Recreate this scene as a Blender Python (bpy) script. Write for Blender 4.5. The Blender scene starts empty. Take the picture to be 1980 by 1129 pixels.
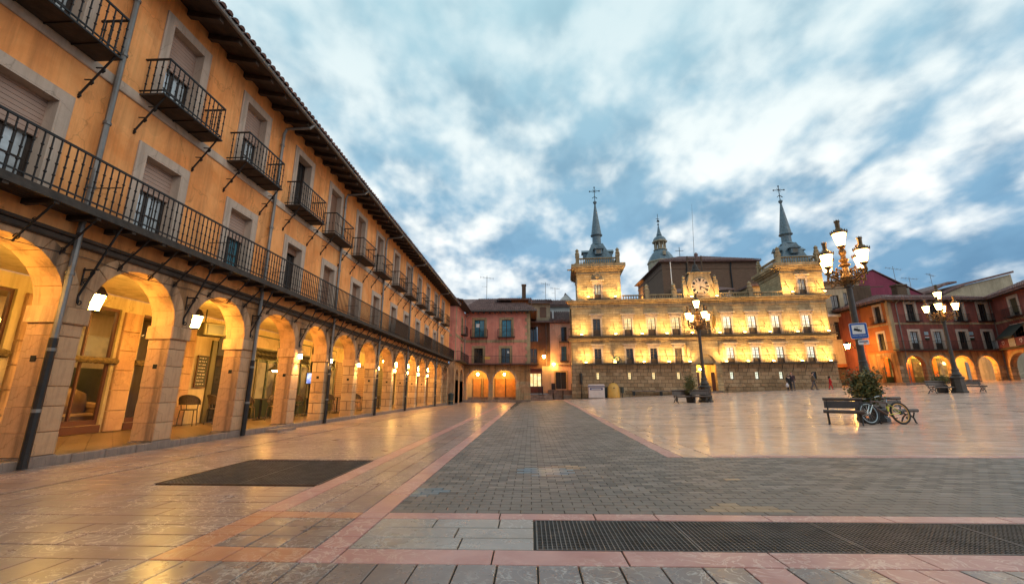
import bpy, math, random
import numpy as np
from mathutils import Matrix, Vector
R=math.radians; PI=math.pi
rnd=random.Random(7)
sc=bpy.context.scene
COL=sc.collection
# ---------------------------------------------------------------- camera
cam=bpy.data.cameras.new('camera'); camo=bpy.data.objects.new('camera',cam); COL.objects.link(camo)
cam.sensor_width=36; cam.lens=36*820/1980; cam.clip_end=2000; cam.clip_start=.05
camo.location=(0,0,1.1); camo.rotation_euler=(R(90+13.211),0,R(2.379))
sc.camera=camo
# ---------------------------------------------------------------- exposure
sc.view_settings.view_transform='Standard'; sc.view_settings.look='None'
sc.view_settings.exposure=.35; sc.view_settings.gamma=1; sc.view_settings.use_curve_mapping=False
sc.cycles.use_denoising=True; sc.cycles.max_bounces=6; sc.cycles.diffuse_bounces=3; sc.cycles.glossy_bounces=3
sc.cycles.sample_clamp_indirect=6; sc.cycles.caustics_reflective=False; sc.cycles.caustics_refractive=False
sc.cycles.use_light_tree=True
# ---------------------------------------------------------------- sky
SUN_EL,SUN_AZ=R(24),R(128)      # azimuth measured from +Y clockwise
w=bpy.data.worlds.new('World'); sc.world=w; w.use_nodes=True
def build_sky():
    nt=w.node_tree; N=nt.nodes; L=nt.links; N.clear()
    def n(t,**k):
        o=N.new(t)
        for a,b in k.items(): setattr(o,a,b)
        return o
    def math_(op,a,b=None,c=None):
        o=n('ShaderNodeMath',operation=op)
        for i,v in enumerate((a,b,c)):
            if v is None: continue
            if hasattr(v,'links'): L.new(v,o.inputs[i])
            else: o.inputs[i].default_value=v
        return o.outputs[0]
    tc=n('ShaderNodeTexCoord'); sep=n('ShaderNodeSeparateXYZ'); L.new(tc.outputs['Generated'],sep.inputs[0])
    x,y,z=sep.outputs
    zc=math_('MAXIMUM',z,0.0)
    den=math_('ADD',zc,0.40)
    px=math_('DIVIDE',x,den); py=math_('DIVIDE',y,den)
    def noise(scx,scy,rot,scale,detail,rough,dist,off=0.0):
        c=n('ShaderNodeCombineXYZ'); L.new(px,c.inputs[0]); L.new(py,c.inputs[1]); c.inputs[2].default_value=off
        m=n('ShaderNodeMapping'); m.inputs['Scale'].default_value=(scx,scy,1); m.inputs['Rotation'].default_value=(0,0,rot)
        L.new(c.outputs[0],m.inputs[0])
        t=n('ShaderNodeTexNoise'); L.new(m.outputs[0],t.inputs['Vector'])
        t.inputs['Scale'].default_value=scale; t.inputs['Detail'].default_value=detail
        t.inputs['Roughness'].default_value=rough; t.inputs['Distortion'].default_value=dist
        return t.outputs['Fac']
    big=noise(1,.8,R(-20),2.6,2,.5,.1,12.4)
    mid=noise(1,.8,R(-20),7.5,3,.5,.1,7.7)
    fine=noise(1,.9,R(-25),17,5,.58,.15,1.3)
    f=math_('ADD',math_('MULTIPLY',big,.30),math_('MULTIPLY',mid,.54))
    f=math_('ADD',f,math_('MULTIPLY',fine,.16))
    # thicker white veil overhead, bluer undersides low down
    f=math_('ADD',f,math_('MULTIPLY',zc,.095))
    f=math_('SUBTRACT',f,math_('MULTIPLY',math_('POWER',math_('SUBTRACT',1.0,zc),7.0),.05))
    ramp=n('ShaderNodeValToRGB'); L.new(f,ramp.inputs[0]); cr=ramp.color_ramp
    cr.elements[0].position=.455; cr.elements[0].color=(0,0,0,1)
    cr.elements[1].position=.67; cr.elements[1].color=(1,1,1,1)
    cr.interpolation='EASE'
    # blue part: the Nishita sky tinted to dusk, deeper near the horizon
    sky=n('ShaderNodeTexSky',sky_type='NISHITA',sun_disc=False)
    sky.sun_elevation=SUN_EL; sky.sun_rotation=SUN_AZ; sky.air_density=1.2; sky.ozone_density=3.0; sky.dust_density=.3
    low=n('ShaderNodeValToRGB'); L.new(zc,low.inputs[0]); e=low.color_ramp.elements
    e[0].position=.02; e[0].color=(1.05,2.4,4.2,1)
    e[1].position=.75; e[1].color=(3.9,6.0,6.7,1)
    k=low.color_ramp.elements.new(.33); k.color=(2.1,3.9,5.5,1)
    mixb=n('ShaderNodeMixRGB',blend_type='MIX'); mixb.inputs[0].default_value=.93
    L.new(sky.outputs[0],mixb.inputs[1]); L.new(low.outputs[0],mixb.inputs[2])
    wht=n('ShaderNodeValToRGB'); L.new(zc,wht.inputs[0]); e=wht.color_ramp.elements
    e[0].position=.0; e[0].color=(4.6,5.9,7.0,1)
    e[1].position=.7; e[1].color=(5.9,7.2,7.5,1)
    k=wht.color_ramp.elements.new(.3); k.color=(9.2,9.3,9.0,1)
    und=noise(1,.8,R(-20),5.2,4,.55,.1,21.0)
    ur=n('ShaderNodeValToRGB'); L.new(und,ur.inputs[0]); ur.color_ramp.elements[0].position=.46; ur.color_ramp.elements[0].color=(0,0,0,1); ur.color_ramp.elements[1].position=.66; ur.color_ramp.elements[1].color=(.75,.75,.75,1)
    drk=n('ShaderNodeMixRGB',blend_type='MULTIPLY'); L.new(ur.outputs[0],drk.inputs[0]); L.new(mixb.outputs[0],drk.inputs[1]); drk.inputs[2].default_value=(.68,.73,.78,1); mixb=drk
    mix=n('ShaderNodeMixRGB'); L.new(ramp.outputs[0],mix.inputs[0]); L.new(mixb.outputs[0],mix.inputs[1]); L.new(wht.outputs[0],mix.inputs[2])
    bg=n('ShaderNodeBackground'); bg.inputs[1].default_value=.096; L.new(mix.outputs[0],bg.inputs[0])
    out=n('ShaderNodeOutputWorld'); L.new(bg.outputs[0],out.inputs[0])
build_sky()
# ---------------------------------------------------------------- sun (soft, behind thin cloud at dusk)
sun=bpy.data.lights.new('sun','SUN'); sun.energy=.68; sun.angle=R(50); sun.color=(1,.80,.62)
suno=bpy.data.objects.new('sun',sun); COL.objects.link(suno)
sd=Vector((math.sin(SUN_AZ)*math.cos(SUN_EL),math.cos(SUN_AZ)*math.cos(SUN_EL),math.sin(SUN_EL)))
suno.rotation_euler=sd.to_track_quat('Z','Y').to_euler()
# ================================================================= materials
MATS={}
def newmat(name):
    m=bpy.data.materials.new(name); m.use_nodes=True; nt=m.node_tree
    return m,nt,nt.nodes['Principled BSDF']
def simple(name,col,rough=.6,metal=0,spec=.5,bump=0,bscale=40,var=0,vscale=3,emit=None,coat=0):
    m,nt,b=newmat(name); N=nt.nodes; L=nt.links
    b.inputs['Base Color'].default_value=(*col,1); b.inputs['Roughness'].default_value=rough
    b.inputs['Metallic'].default_value=metal; b.inputs['Specular IOR Level'].default_value=spec
    if coat: b.inputs['Coat Weight'].default_value=coat; b.inputs['Coat Roughness'].default_value=.08
    if emit: b.inputs['Emission Color'].default_value=(*emit[0],1); b.inputs['Emission Strength'].default_value=emit[1]
    if var or bump:
        tc=N.new('ShaderNodeTexCoord')
    if var:
        t=N.new('ShaderNodeTexNoise'); t.inputs['Scale'].default_value=vscale; t.inputs['Detail'].default_value=6; t.inputs['Roughness'].default_value=.6
        L.new(tc.outputs['Object'],t.inputs['Vector'])
        r=N.new('ShaderNodeValToRGB'); L.new(t.outputs['Fac'],r.inputs[0])
        r.color_ramp.elements[0].position=.3; r.color_ramp.elements[1].position=.7
        r.color_ramp.elements[0].color=(*[c*(1-var) for c in col],1); r.color_ramp.elements[1].color=(*[min(1,c*(1+var)) for c in col],1)
        L.new(r.outputs[0],b.inputs['Base Color'])
    if bump:
        t=N.new('ShaderNodeTexNoise'); t.inputs['Scale'].default_value=bscale; t.inputs['Detail'].default_value=4
        L.new(tc.outputs['Object'],t.inputs['Vector'])
        bp=N.new('ShaderNodeBump'); bp.inputs['Strength'].default_value=bump; bp.inputs['Distance'].default_value=.02
        L.new(t.outputs['Fac'],bp.inputs['Height']); L.new(bp.outputs[0],b.inputs['Normal'])
    return m
def plaster(name,c1,c2,stain,amount=.5,rough=.85):
    m,nt,b=newmat(name); N=nt.nodes; L=nt.links
    tc=N.new('ShaderNodeTexCoord')
    def noise(scale,detail,rough_,sc3=(1,1,1),dist=0):
        mp=N.new('ShaderNodeMapping'); mp.inputs['Scale'].default_value=sc3; L.new(tc.outputs['Object'],mp.inputs[0])
        t=N.new('ShaderNodeTexNoise'); t.inputs['Scale'].default_value=scale; t.inputs['Detail'].default_value=detail
        t.inputs['Roughness'].default_value=rough_; t.inputs['Distortion'].default_value=dist; L.new(mp.outputs[0],t.inputs['Vector']); return t.outputs['Fac']
    a=noise(.8,6,.65,(1,1,1),.5); s=noise(1.5,8,.72,(1.6,1.6,.18),.25); f=noise(14,4,.6)
    r=N.new('ShaderNodeValToRGB'); L.new(a,r.inputs[0]); r.color_ramp.elements[0].position=.35; r.color_ramp.elements[1].position=.65
    r.color_ramp.elements[0].color=(*c1,1); r.color_ramp.elements[1].color=(*c2,1)
    r2=N.new('ShaderNodeValToRGB'); L.new(s,r2.inputs[0]); r2.color_ramp.elements[0].position=.46; r2.color_ramp.elements[1].position=.70
    r2.color_ramp.elements[0].color=(0,0,0,1); r2.color_ramp.elements[1].color=(amount,)*3+(1,)
    mx=N.new('ShaderNodeMixRGB'); L.new(r2.outputs[0],mx.inputs[0]); L.new(r.outputs[0],mx.inputs[1]); mx.inputs[2].default_value=(*stain,1)
    wob=N.new('ShaderNodeTexNoise'); wob.inputs['Scale'].default_value=1.6; wob.inputs['Detail'].default_value=5; L.new(tc.outputs['Object'],wob.inputs['Vector'])
    wv=N.new('ShaderNodeVectorMath'); wv.operation='MULTIPLY_ADD'; L.new(wob.outputs['Color'],wv.inputs[0]); wv.inputs[1].default_value=(1.1,1.1,1.1); L.new(tc.outputs['Object'],wv.inputs[2])
    vo=N.new('ShaderNodeTexVoronoi'); vo.inputs['Scale'].default_value=.55; L.new(wv.outputs[0],vo.inputs['Vector'])
    sx=N.new('ShaderNodeSeparateXYZ'); L.new(vo.outputs['Color'],sx.inputs[0])
    mr=N.new('ShaderNodeMapRange'); L.new(sx.outputs[0],mr.inputs[0]); mr.inputs[3].default_value=.86; mr.inputs[4].default_value=1.10
    st=noise(2.2,6,.7,(2.4,2.4,.09),.1); r5=N.new('ShaderNodeMapRange'); L.new(st,r5.inputs[0]); r5.inputs[1].default_value=.50; r5.inputs[2].default_value=.72; r5.inputs[3].default_value=1.0; r5.inputs[4].default_value=.76
    ve=N.new('ShaderNodeTexVoronoi'); ve.feature='DISTANCE_TO_EDGE'; ve.inputs['Scale'].default_value=.45; L.new(wv.outputs[0],ve.inputs['Vector'])
    r6=N.new('ShaderNodeMapRange'); L.new(ve.outputs['Distance'],r6.inputs[0]); r6.inputs[1].default_value=.0; r6.inputs[2].default_value=.006; r6.inputs[3].default_value=.72; r6.inputs[4].default_value=1.0
    m1=N.new('ShaderNodeMath'); m1.operation='MULTIPLY'; L.new(mr.outputs[0],m1.inputs[0]); L.new(r5.outputs[0],m1.inputs[1])
    m2=N.new('ShaderNodeMath'); m2.operation='MULTIPLY'; L.new(m1.outputs[0],m2.inputs[0]); L.new(r6.outputs[0],m2.inputs[1])
    hv=N.new('ShaderNodeHueSaturation'); L.new(mx.outputs[0],hv.inputs['Color']); L.new(m2.outputs[0],hv.inputs['Value'])
    L.new(hv.outputs[0],b.inputs['Base Color']); b.inputs['Roughness'].default_value=rough; b.inputs['Specular IOR Level'].default_value=.25
    bp=N.new('ShaderNodeBump'); bp.inputs['Strength'].default_value=.35; bp.inputs['Distance'].default_value=.02
    L.new(f,bp.inputs['Height']); L.new(bp.outputs[0],b.inputs['Normal'])
    return m
def masonry(name,c1,c2,mortar,bw,bh,rough=.85,msize=.012,offset=.5,stain=(.05,.04,.03),amount=.5,bump=.6,axis='xz'):
    m,nt,b=newmat(name); N=nt.nodes; L=nt.links
    tc=N.new('ShaderNodeTexCoord'); sp=N.new('ShaderNodeSeparateXYZ'); L.new(tc.outputs['Object'],sp.inputs[0])
    ad=N.new('ShaderNodeMath'); ad.operation='ADD'; L.new(sp.outputs[0],ad.inputs[0]); L.new(sp.outputs[1],ad.inputs[1])
    cb=N.new('ShaderNodeCombineXYZ'); L.new(ad.outputs[0],cb.inputs[0]); L.new(sp.outputs[2],cb.inputs[1])
    br=N.new('ShaderNodeTexBrick'); L.new(cb.outputs[0],br.inputs['Vector']); br.inputs['Scale'].default_value=1
    br.inputs['Brick Width'].default_value=bw; br.inputs['Row Height'].default_value=bh; br.inputs['Mortar Size'].default_value=msize
    br.inputs['Mortar Smooth'].default_value=.3; br.offset=offset; br.inputs['Bias'].default_value=0
    br.inputs['Color1'].default_value=(*c1,1); br.inputs['Color2'].default_value=(*c2,1); br.inputs['Mortar'].default_value=(*mortar,1)
    t=N.new('ShaderNodeTexNoise'); t.inputs['Scale'].default_value=.9; t.inputs['Detail'].default_value=8; t.inputs['Roughness'].default_value=.7; L.new(tc.outputs['Object'],t.inputs['Vector'])
    r2=N.new('ShaderNodeValToRGB'); L.new(t.outputs['Fac'],r2.inputs[0]); r2.color_ramp.elements[0].position=.48; r2.color_ramp.elements[1].position=.75
    r2.color_ramp.elements[0].color=(0,0,0,1); r2.color_ramp.elements[1].color=(amount,)*3+(1,)
    mx=N.new('ShaderNodeMixRGB'); L.new(r2.outputs[0],mx.inputs[0]); L.new(br.outputs['Color'],mx.inputs[1]); mx.inputs[2].default_value=(*stain,1)
    L.new(mx.outputs[0],b.inputs['Base Color']); b.inputs['Roughness'].default_value=rough; b.inputs['Specular IOR Level'].default_value=.25
    t2=N.new('ShaderNodeTexNoise'); t2.inputs['Scale'].default_value=9; t2.inputs['Detail'].default_value=6; L.new(tc.outputs['Object'],t2.inputs['Vector'])
    sb=N.new('ShaderNodeMath'); sb.operation='SUBTRACT'; L.new(t2.outputs['Fac'],sb.inputs[0]); L.new(br.outputs['Fac'],sb.inputs[1])
    bp=N.new('ShaderNodeBump'); bp.inputs['Strength'].default_value=bump; bp.inputs['Distance'].default_value=.03
    L.new(sb.outputs[0],bp.inputs['Height']); L.new(bp.outputs[0],b.inputs['Normal'])
    return m
def marble(name,c1,c2,vein,rough=.26,vamt=.85,rand=.30):
    m,nt,b=newmat(name); N=nt.nodes; L=nt.links
    tc=N.new('ShaderNodeTexCoord'); g=N.new('ShaderNodeNewGeometry')
    def noise(vec,scale,detail,ro,dist=0):
        t=N.new('ShaderNodeTexNoise'); t.inputs['Scale'].default_value=scale; t.inputs['Detail'].default_value=detail; t.inputs['Roughness'].default_value=ro; t.inputs['Distortion'].default_value=dist
        L.new(vec,t.inputs['Vector']); return t.outputs['Fac']
    # offset the veins on every slab
    sc3=N.new('ShaderNodeVectorMath'); sc3.operation='SCALE'; L.new(g.outputs['Random Per Island'],sc3.inputs['Scale']); sc3.inputs[0].default_value=(37,53,11)
    ad=N.new('ShaderNodeVectorMath'); ad.operation='ADD'; L.new(g.outputs['Position'],ad.inputs[0]); L.new(sc3.outputs[0],ad.inputs[1])
    a=noise(ad.outputs[0],2.2,8,.65,.6)
    r=N.new('ShaderNodeValToRGB'); L.new(a,r.inputs[0]); r.color_ramp.elements[0].position=.3; r.color_ramp.elements[1].position=.72
    r.color_ramp.elements[0].color=(*c1,1); r.color_ramp.elements[1].color=(*c2,1)
    v=noise(ad.outputs[0],4.2,5,.55,2.0)
    ab=N.new('ShaderNodeMath'); ab.operation='SUBTRACT'; L.new(v,ab.inputs[0]); ab.inputs[1].default_value=.5
    ab2=N.new('ShaderNodeMath'); ab2.operation='ABSOLUTE'; L.new(ab.outputs[0],ab2.inputs[0])
    r2=N.new('ShaderNodeValToRGB'); L.new(ab2.outputs[0],r2.inputs[0]); r2.color_ramp.elements[0].position=0; r2.color_ramp.elements[1].position=.03
    r2.color_ramp.elements[0].color=(vamt,)*3+(1,); r2.color_ramp.elements[1].color=(0,0,0,1)
    gate=noise(ad.outputs[0],1.3,3,.5)
    r3=N.new('ShaderNodeValToRGB'); L.new(gate,r3.inputs[0]); r3.color_ramp.elements[0].position=.40; r3.color_ramp.elements[1].position=.55
    ml=N.new('ShaderNodeMath'); ml.operation='MULTIPLY'; L.new(r2.outputs[0],ml.inputs[0]); L.new(r3.outputs[0],ml.inputs[1])
    mx=N.new('ShaderNodeMixRGB'); L.new(ml.outputs[0],mx.inputs[0]); L.new(r.outputs[0],mx.inputs[1]); mx.inputs[2].default_value=(*vein,1)
    hs=N.new('ShaderNodeHueSaturation'); L.new(mx.outputs[0],hs.inputs['Color'])
    mr=N.new('ShaderNodeMapRange'); L.new(g.outputs['Random Per Island'],mr.inputs[0]); mr.inputs[3].default_value=1-rand; mr.inputs[4].default_value=1+rand
    L.new(mr.outputs[0],hs.inputs['Value'])
    L.new(hs.outputs[0],b.inputs['Base Color']); b.inputs['Specular IOR Level'].default_value=.5 if rough<.3 else .38
    d=noise(g.outputs['Position'],1.7,6,.65)
    mr2=N.new('ShaderNodeMapRange'); L.new(d,mr2.inputs[0]); mr2.inputs[1].default_value=.3; mr2.inputs[2].default_value=.75; mr2.inputs[3].default_value=rough-.05; mr2.inputs[4].default_value=rough+.10
    L.new(mr2.outputs[0],b.inputs['Roughness'])
    f=noise(g.outputs['Position'],34,3,.6)
    bp=N.new('ShaderNodeBump'); bp.inputs['Strength'].default_value=.12; bp.inputs['Distance'].default_value=.006; L.new(f,bp.inputs['Height']); L.new(bp.outputs[0],b.inputs['Normal'])
    return m
def emis(name,col,s):
    m,nt,b=newmat(name); b.inputs['Base Color'].default_value=(*col,1); b.inputs['Emission Color'].default_value=(*col,1); b.inputs['Emission Strength'].default_value=s; b.inputs['Roughness'].default_value=.3
    return m
def glowpane(name,c1,c2,s,scale=2.0):
    m,nt,b=newmat(name); N=nt.nodes; L=nt.links
    tc=N.new('ShaderNodeTexCoord'); t=N.new('ShaderNodeTexNoise'); t.inputs['Scale'].default_value=scale; t.inputs['Detail'].default_value=3; L.new(tc.outputs['Object'],t.inputs['Vector'])
    r=N.new('ShaderNodeValToRGB'); L.new(t.outputs['Fac'],r.inputs[0]); r.color_ramp.elements[0].position=.38; r.color_ramp.elements[1].position=.6
    r.color_ramp.elements[0].color=(*c1,1); r.color_ramp.elements[1].color=(*c2,1)
    b.inputs['Base Color'].default_value=(.03,.03,.03,1); L.new(r.outputs[0],b.inputs['Emission Color']); b.inputs['Emission Strength'].default_value=s; b.inputs['Roughness'].default_value=.08
    return m
def build_mats():
    M=MATS
    M['orange']=plaster('orange_plaster',(.86,.32,.092),(1.0,.475,.18),(.46,.175,.065),.65)
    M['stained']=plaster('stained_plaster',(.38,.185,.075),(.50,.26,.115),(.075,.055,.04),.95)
    M['pink']=plaster('pink_plaster',(.62,.21,.155),(.72,.29,.21),(.42,.17,.13),.5)
    M['pinkpale']=plaster('pale_pink_plaster',(.66,.44,.33),(.74,.53,.40),(.45,.30,.22),.4)
    M['cream']=plaster('cream_plaster',(.46,.36,.24),(.55,.44,.30),(.28,.21,.14),.5)
    M['white']=plaster('white_plaster',(.62,.60,.56),(.70,.68,.64),(.42,.40,.36),.4)
    M['maroon']=plaster('maroon_plaster',(.23,.07,.055),(.31,.10,.075),(.12,.05,.042),.75)
    M['rust']=plaster('rust_plaster',(.36,.12,.04),(.43,.15,.05),(.20,.08,.04),.5)
    M['purple']=plaster('purple_plaster',(.27,.05,.085),(.33,.065,.105),(.18,.045,.07),.5)
    M['brown']=plaster('brown_plaster',(.115,.07,.045),(.16,.10,.065),(.06,.04,.03),.5)
    M['grey']=plaster('grey_plaster',(.22,.20,.17),(.30,.27,.23),(.12,.11,.10),.5)
    M['stone']=masonry('warm_ashlar',(.39,.275,.145),(.52,.385,.215),(.20,.135,.07),.70,.30,amount=.75,stain=(.16,.105,.055),bump=.7,msize=.014)
    M['stonedark']=masonry('weathered_ashlar',(.29,.185,.10),(.46,.31,.18),(.10,.07,.045),.75,.40,amount=.75,stain=(.09,.065,.045),msize=.02,bump=.8)
    M['trim']=plaster('carved_stone',(.34,.235,.13),(.49,.36,.21),(.13,.09,.055),.85)
    M['surround']=plaster('window_surround_stone',(.50,.39,.31),(.60,.48,.39),(.30,.22,.17),.6)
    M['pier']=plaster('pier_sandstone',(.42,.235,.13),(.58,.36,.20),(.11,.07,.045),.95)
    M['pierblock']=masonry('pier_blockwork',(.40,.25,.135),(.56,.375,.21),(.15,.095,.055),.62,.355,amount=.85,stain=(.13,.085,.055),msize=.014,bump=.7)
    M['kerb']=plaster('kerb_granite',(.20,.145,.115),(.31,.235,.195),(.08,.06,.05),.85)
    M['brick']=masonry('church_brick',(.16,.088,.055),(.225,.125,.078),(.17,.12,.085),.26,.075,amount=.4,stain=(.12,.07,.05),msize=.01,bump=.4)
    M['tile']=simple('roof_clay',(.20,.115,.10),.85,var=.5,vscale=2.5,bump=.4,bscale=12)
    M['tilered']=simple('roof_clay_red',(.215,.12,.105),.85,var=.4,vscale=2.5,bump=.4,bscale=12)
    M['slate']=simple('spire_slate',(.12,.17,.20),.45,var=.4,vscale=4,bump=.3,bscale=14)
    M['iron']=simple('wrought_iron',(.018,.016,.016),.5,.3,var=.3,vscale=9)
    M['castiron']=simple('cast_iron_paint',(.055,.045,.038),.42,.4,var=.25,vscale=7,bump=.2,bscale=30)
    M['zinc']=simple('zinc_pipe',(.20,.19,.18),.45,.5,var=.2,vscale=4)
    M['woodd']=simple('dark_oak',(.035,.022,.016),.6,var=.4,vscale=5,bump=.3,bscale=25)
    M['soffit']=simple('old_soffit_wood',(.055,.038,.028),.75,var=.5,vscale=4,bump=.4,bscale=18)
    M['slab']=simple('balcony_timber',(.042,.031,.024),.75,var=.5,vscale=6,bump=.4,bscale=18)
    M['door']=simple('brown_door',(.05,.028,.018),.5,var=.3,vscale=4)
    M['shutter']=simple('roller_blind',(.40,.27,.21),.6,var=.1,vscale=2)
    M['shutterd']=simple('roller_blind_brown',(.24,.13,.08),.6,var=.12,vscale=2)
    M['winframe']=simple('oak_window_frame',(.085,.05,.026),.6,var=.3,vscale=5)
    M['paverb']=marble('stained_paver',(.10,.15,.18),(.13,.19,.23),(.2,.25,.28),rough=.3,vamt=.1,rand=.15)
    M['pavers']=marble('sandy_paver',(.27,.17,.10),(.38,.25,.15),(.3,.25,.2),rough=.5,vamt=.1,rand=.3)
    M['glass']=simple('dark_window_glass',(.015,.02,.024),.05,0,.9,var=.3,vscale=1.5)
    M['curtain']=simple('curtained_glass',(.48,.54,.58),.12,0,.8,var=.35,vscale=3.0,coat=.6)
    M['blueglass']=simple('blue_glass',(.05,.20,.27),.08,0,.9,var=.4,vscale=2)
    M['greenp']=simple('dark_green_paint',(.018,.03,.017),.45,var=.3,vscale=3)
    M['oliv']=simple('olive_paint',(.085,.07,.032),.5,var=.2,vscale=3)
    M['bench']=simple('bench_wood',(.055,.033,.025),.4,var=.35,vscale=4,bump=.25,bscale=22)
    M['orangew']=simple('varnished_board',(.50,.23,.06),.55,var=.25,vscale=2.5,bump=.2,bscale=20)
    M['joint']=simple('joint_dirt',(.035,.028,.022),.9,var=.4,vscale=3)
    M['grate']=simple('galvanised_grate',(.16,.14,.125),.45,.6,var=.3,vscale=5)
    M['rust_iron']=simple('rusty_frame',(.10,.055,.035),.7,.3,var=.5,vscale=12)
    M['pit']=simple('drain_pit',(.012,.011,.010),.9)
    M['marbleg']=marble('grey_marble',(.215,.14,.118),(.325,.222,.188),(.66,.54,.46),rough=.31)
    M['marblew']=marble('worn_pink_marble',(.64,.42,.325),(.78,.56,.45),(.78,.65,.54),rough=.165,vamt=.4,rand=.16)
    M['marbled']=marble('dark_marble',(.175,.125,.108),(.265,.20,.172),(.58,.52,.46),vamt=.75,rand=.2)
    M['marbleb']=marble('blue_grey_marble',(.275,.222,.19),(.39,.33,.285),(.60,.58,.55),vamt=.5)
    M['marblep']=marble('pink_marble',(.42,.185,.155),(.56,.30,.26),(.75,.60,.52),rough=.34,vamt=.6,rand=.28)
    M['marbleo']=marble('orange_marble',(.42,.16,.085),(.56,.24,.14),(.70,.50,.38),rough=.34,vamt=.5)
    M['paver']=marble('clay_paver',(.14,.107,.086),(.20,.157,.128),(.15,.14,.13),rough=.5,vamt=.1,rand=.42)
    M['lamp']=emis('lamp_glass',(1,.53,.14),28)
    M['lampsmall']=emis('lantern_glass',(1,.55,.10),125)
    M['sconce']=emis('sconce_glass',(1,.56,.16),120)
    M['star']=emis('arch_lamp',(1,.47,.09),260)
    M['litw']=glowpane('lit_window_white',(1,.80,.42),(1,.95,.80),1.15)
    M['lity']=glowpane('lit_window_yellow',(1,.62,.22),(1,.85,.45),1.0)
    M['litg']=glowpane('lit_window_pale',(.75,.80,.55),(1,.96,.82),1.0,3)
    M['litwarm']=glowpane('lit_room',(.8,.40,.10),(1,.62,.2),.75,1.2)
    M['litdim']=glowpane('dim_room',(.10,.045,.012),(.55,.28,.07),.6,1.4)
    M['tv']=glowpane('television_picture',(.10,.15,.5),(.65,.75,1),1.2,4)
    M['warmwall']=plaster('arcade_wall_cream',(.54,.42,.22),(.64,.51,.29),(.28,.19,.10),.6)
    M['floorw']=masonry('arcade_floor',(.17,.11,.055),(.24,.16,.085),(.09,.06,.035),.5,.5,rough=.3,amount=.4)
    M['signb']=simple('sign_blue',(.02,.09,.36),.35)
    M['signw']=simple('sign_white',(.75,.73,.72),.4)
    M['black']=simple('black_print',(.01,.01,.01),.5)
    M['chalk']=simple('chalkboard',(.03,.032,.025),.7,var=.4,vscale=6)
    M['chalkw']=simple('chalk_marks',(.5,.45,.36),.9)
    M['rattan']=simple('woven_rattan',(.075,.05,.03),.6,var=.5,vscale=30,bump=.6,bscale=60)
    M['rope']=simple('woven_reed',(.13,.085,.03),.8,var=.6,vscale=14,bump=1,bscale=40)
    M['leafa']=simple('leaf_green',(.065,.08,.02),.55,var=.3,vscale=6)
    M['leafb']=simple('leaf_olive',(.17,.125,.03),.55,var=.3,vscale=6)
    M['bark']=simple('bark',(.06,.04,.025),.9)
    M['pot']=simple('planter_dark',(.03,.025,.02),.6)
    M['tyre']=simple('tyre_rubber',(.012,.012,.012),.7)
    M['rimw']=simple('pale_rim',(.28,.34,.37),.3,.6)
    M['rimg']=simple('gold_rim',(.55,.30,.10),.3,.6)
    M['yellow']=simple('yellow_paint',(.55,.50,.04),.35)
    M['framebr']=simple('brown_bike_paint',(.09,.045,.03),.3)
    M['chrome']=simple('chrome',(.6,.58,.55),.2,.9)
    M['orangeref']=simple('orange_reflector',(.9,.22,.01),.3)
    M['binw']=simple('white_container',(.58,.50,.48),.5,var=.1,vscale=3)
    M['binb']=simple('container_blue_stripe',(.04,.04,.14),.5)
    M['biny']=simple('yellow_container',(.60,.33,.07),.5,var=.12,vscale=3)
    M['bing']=simple('bin_green',(.03,.04,.035),.5)
    M['skin']=simple('skin',(.45,.26,.18),.6)
    M['clothk']=simple('black_cloth',(.012,.012,.016),.85)
    M['clothp']=simple('plum_cloth',(.06,.028,.038),.85)
    M['clothg']=simple('grey_cloth',(.10,.085,.09),.85)
    M['clotht']=simple('tan_cloth',(.16,.115,.075),.85)
    M['clothr']=simple('red_cloth',(.55,.012,.015),.8)
    M['hair']=simple('dark_hair',(.02,.012,.008),.7)
    M['bagw']=simple('white_bag',(.65,.6,.62),.6)
    M['sofa']=simple('tan_sofa',(.33,.19,.08),.7,var=.2,vscale=5)
    M['panel']=simple('green_panel',(.045,.045,.02),.6)
    M['redwood']=simple('red_wood',(.09,.03,.018),.5)
    M['bannerm']=simple('maroon_banner',(.14,.025,.04),.8)
    M['awning']=simple('black_green_awning',(.02,.028,.024),.8)
    M['bronze']=simple('bell_bronze',(.05,.035,.028),.5,.4)
    M['gilt']=simple('gilded_iron',(.13,.07,.025),.4,.5,var=.3,vscale=12,bump=.4,bscale=40)
build_mats()
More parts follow.
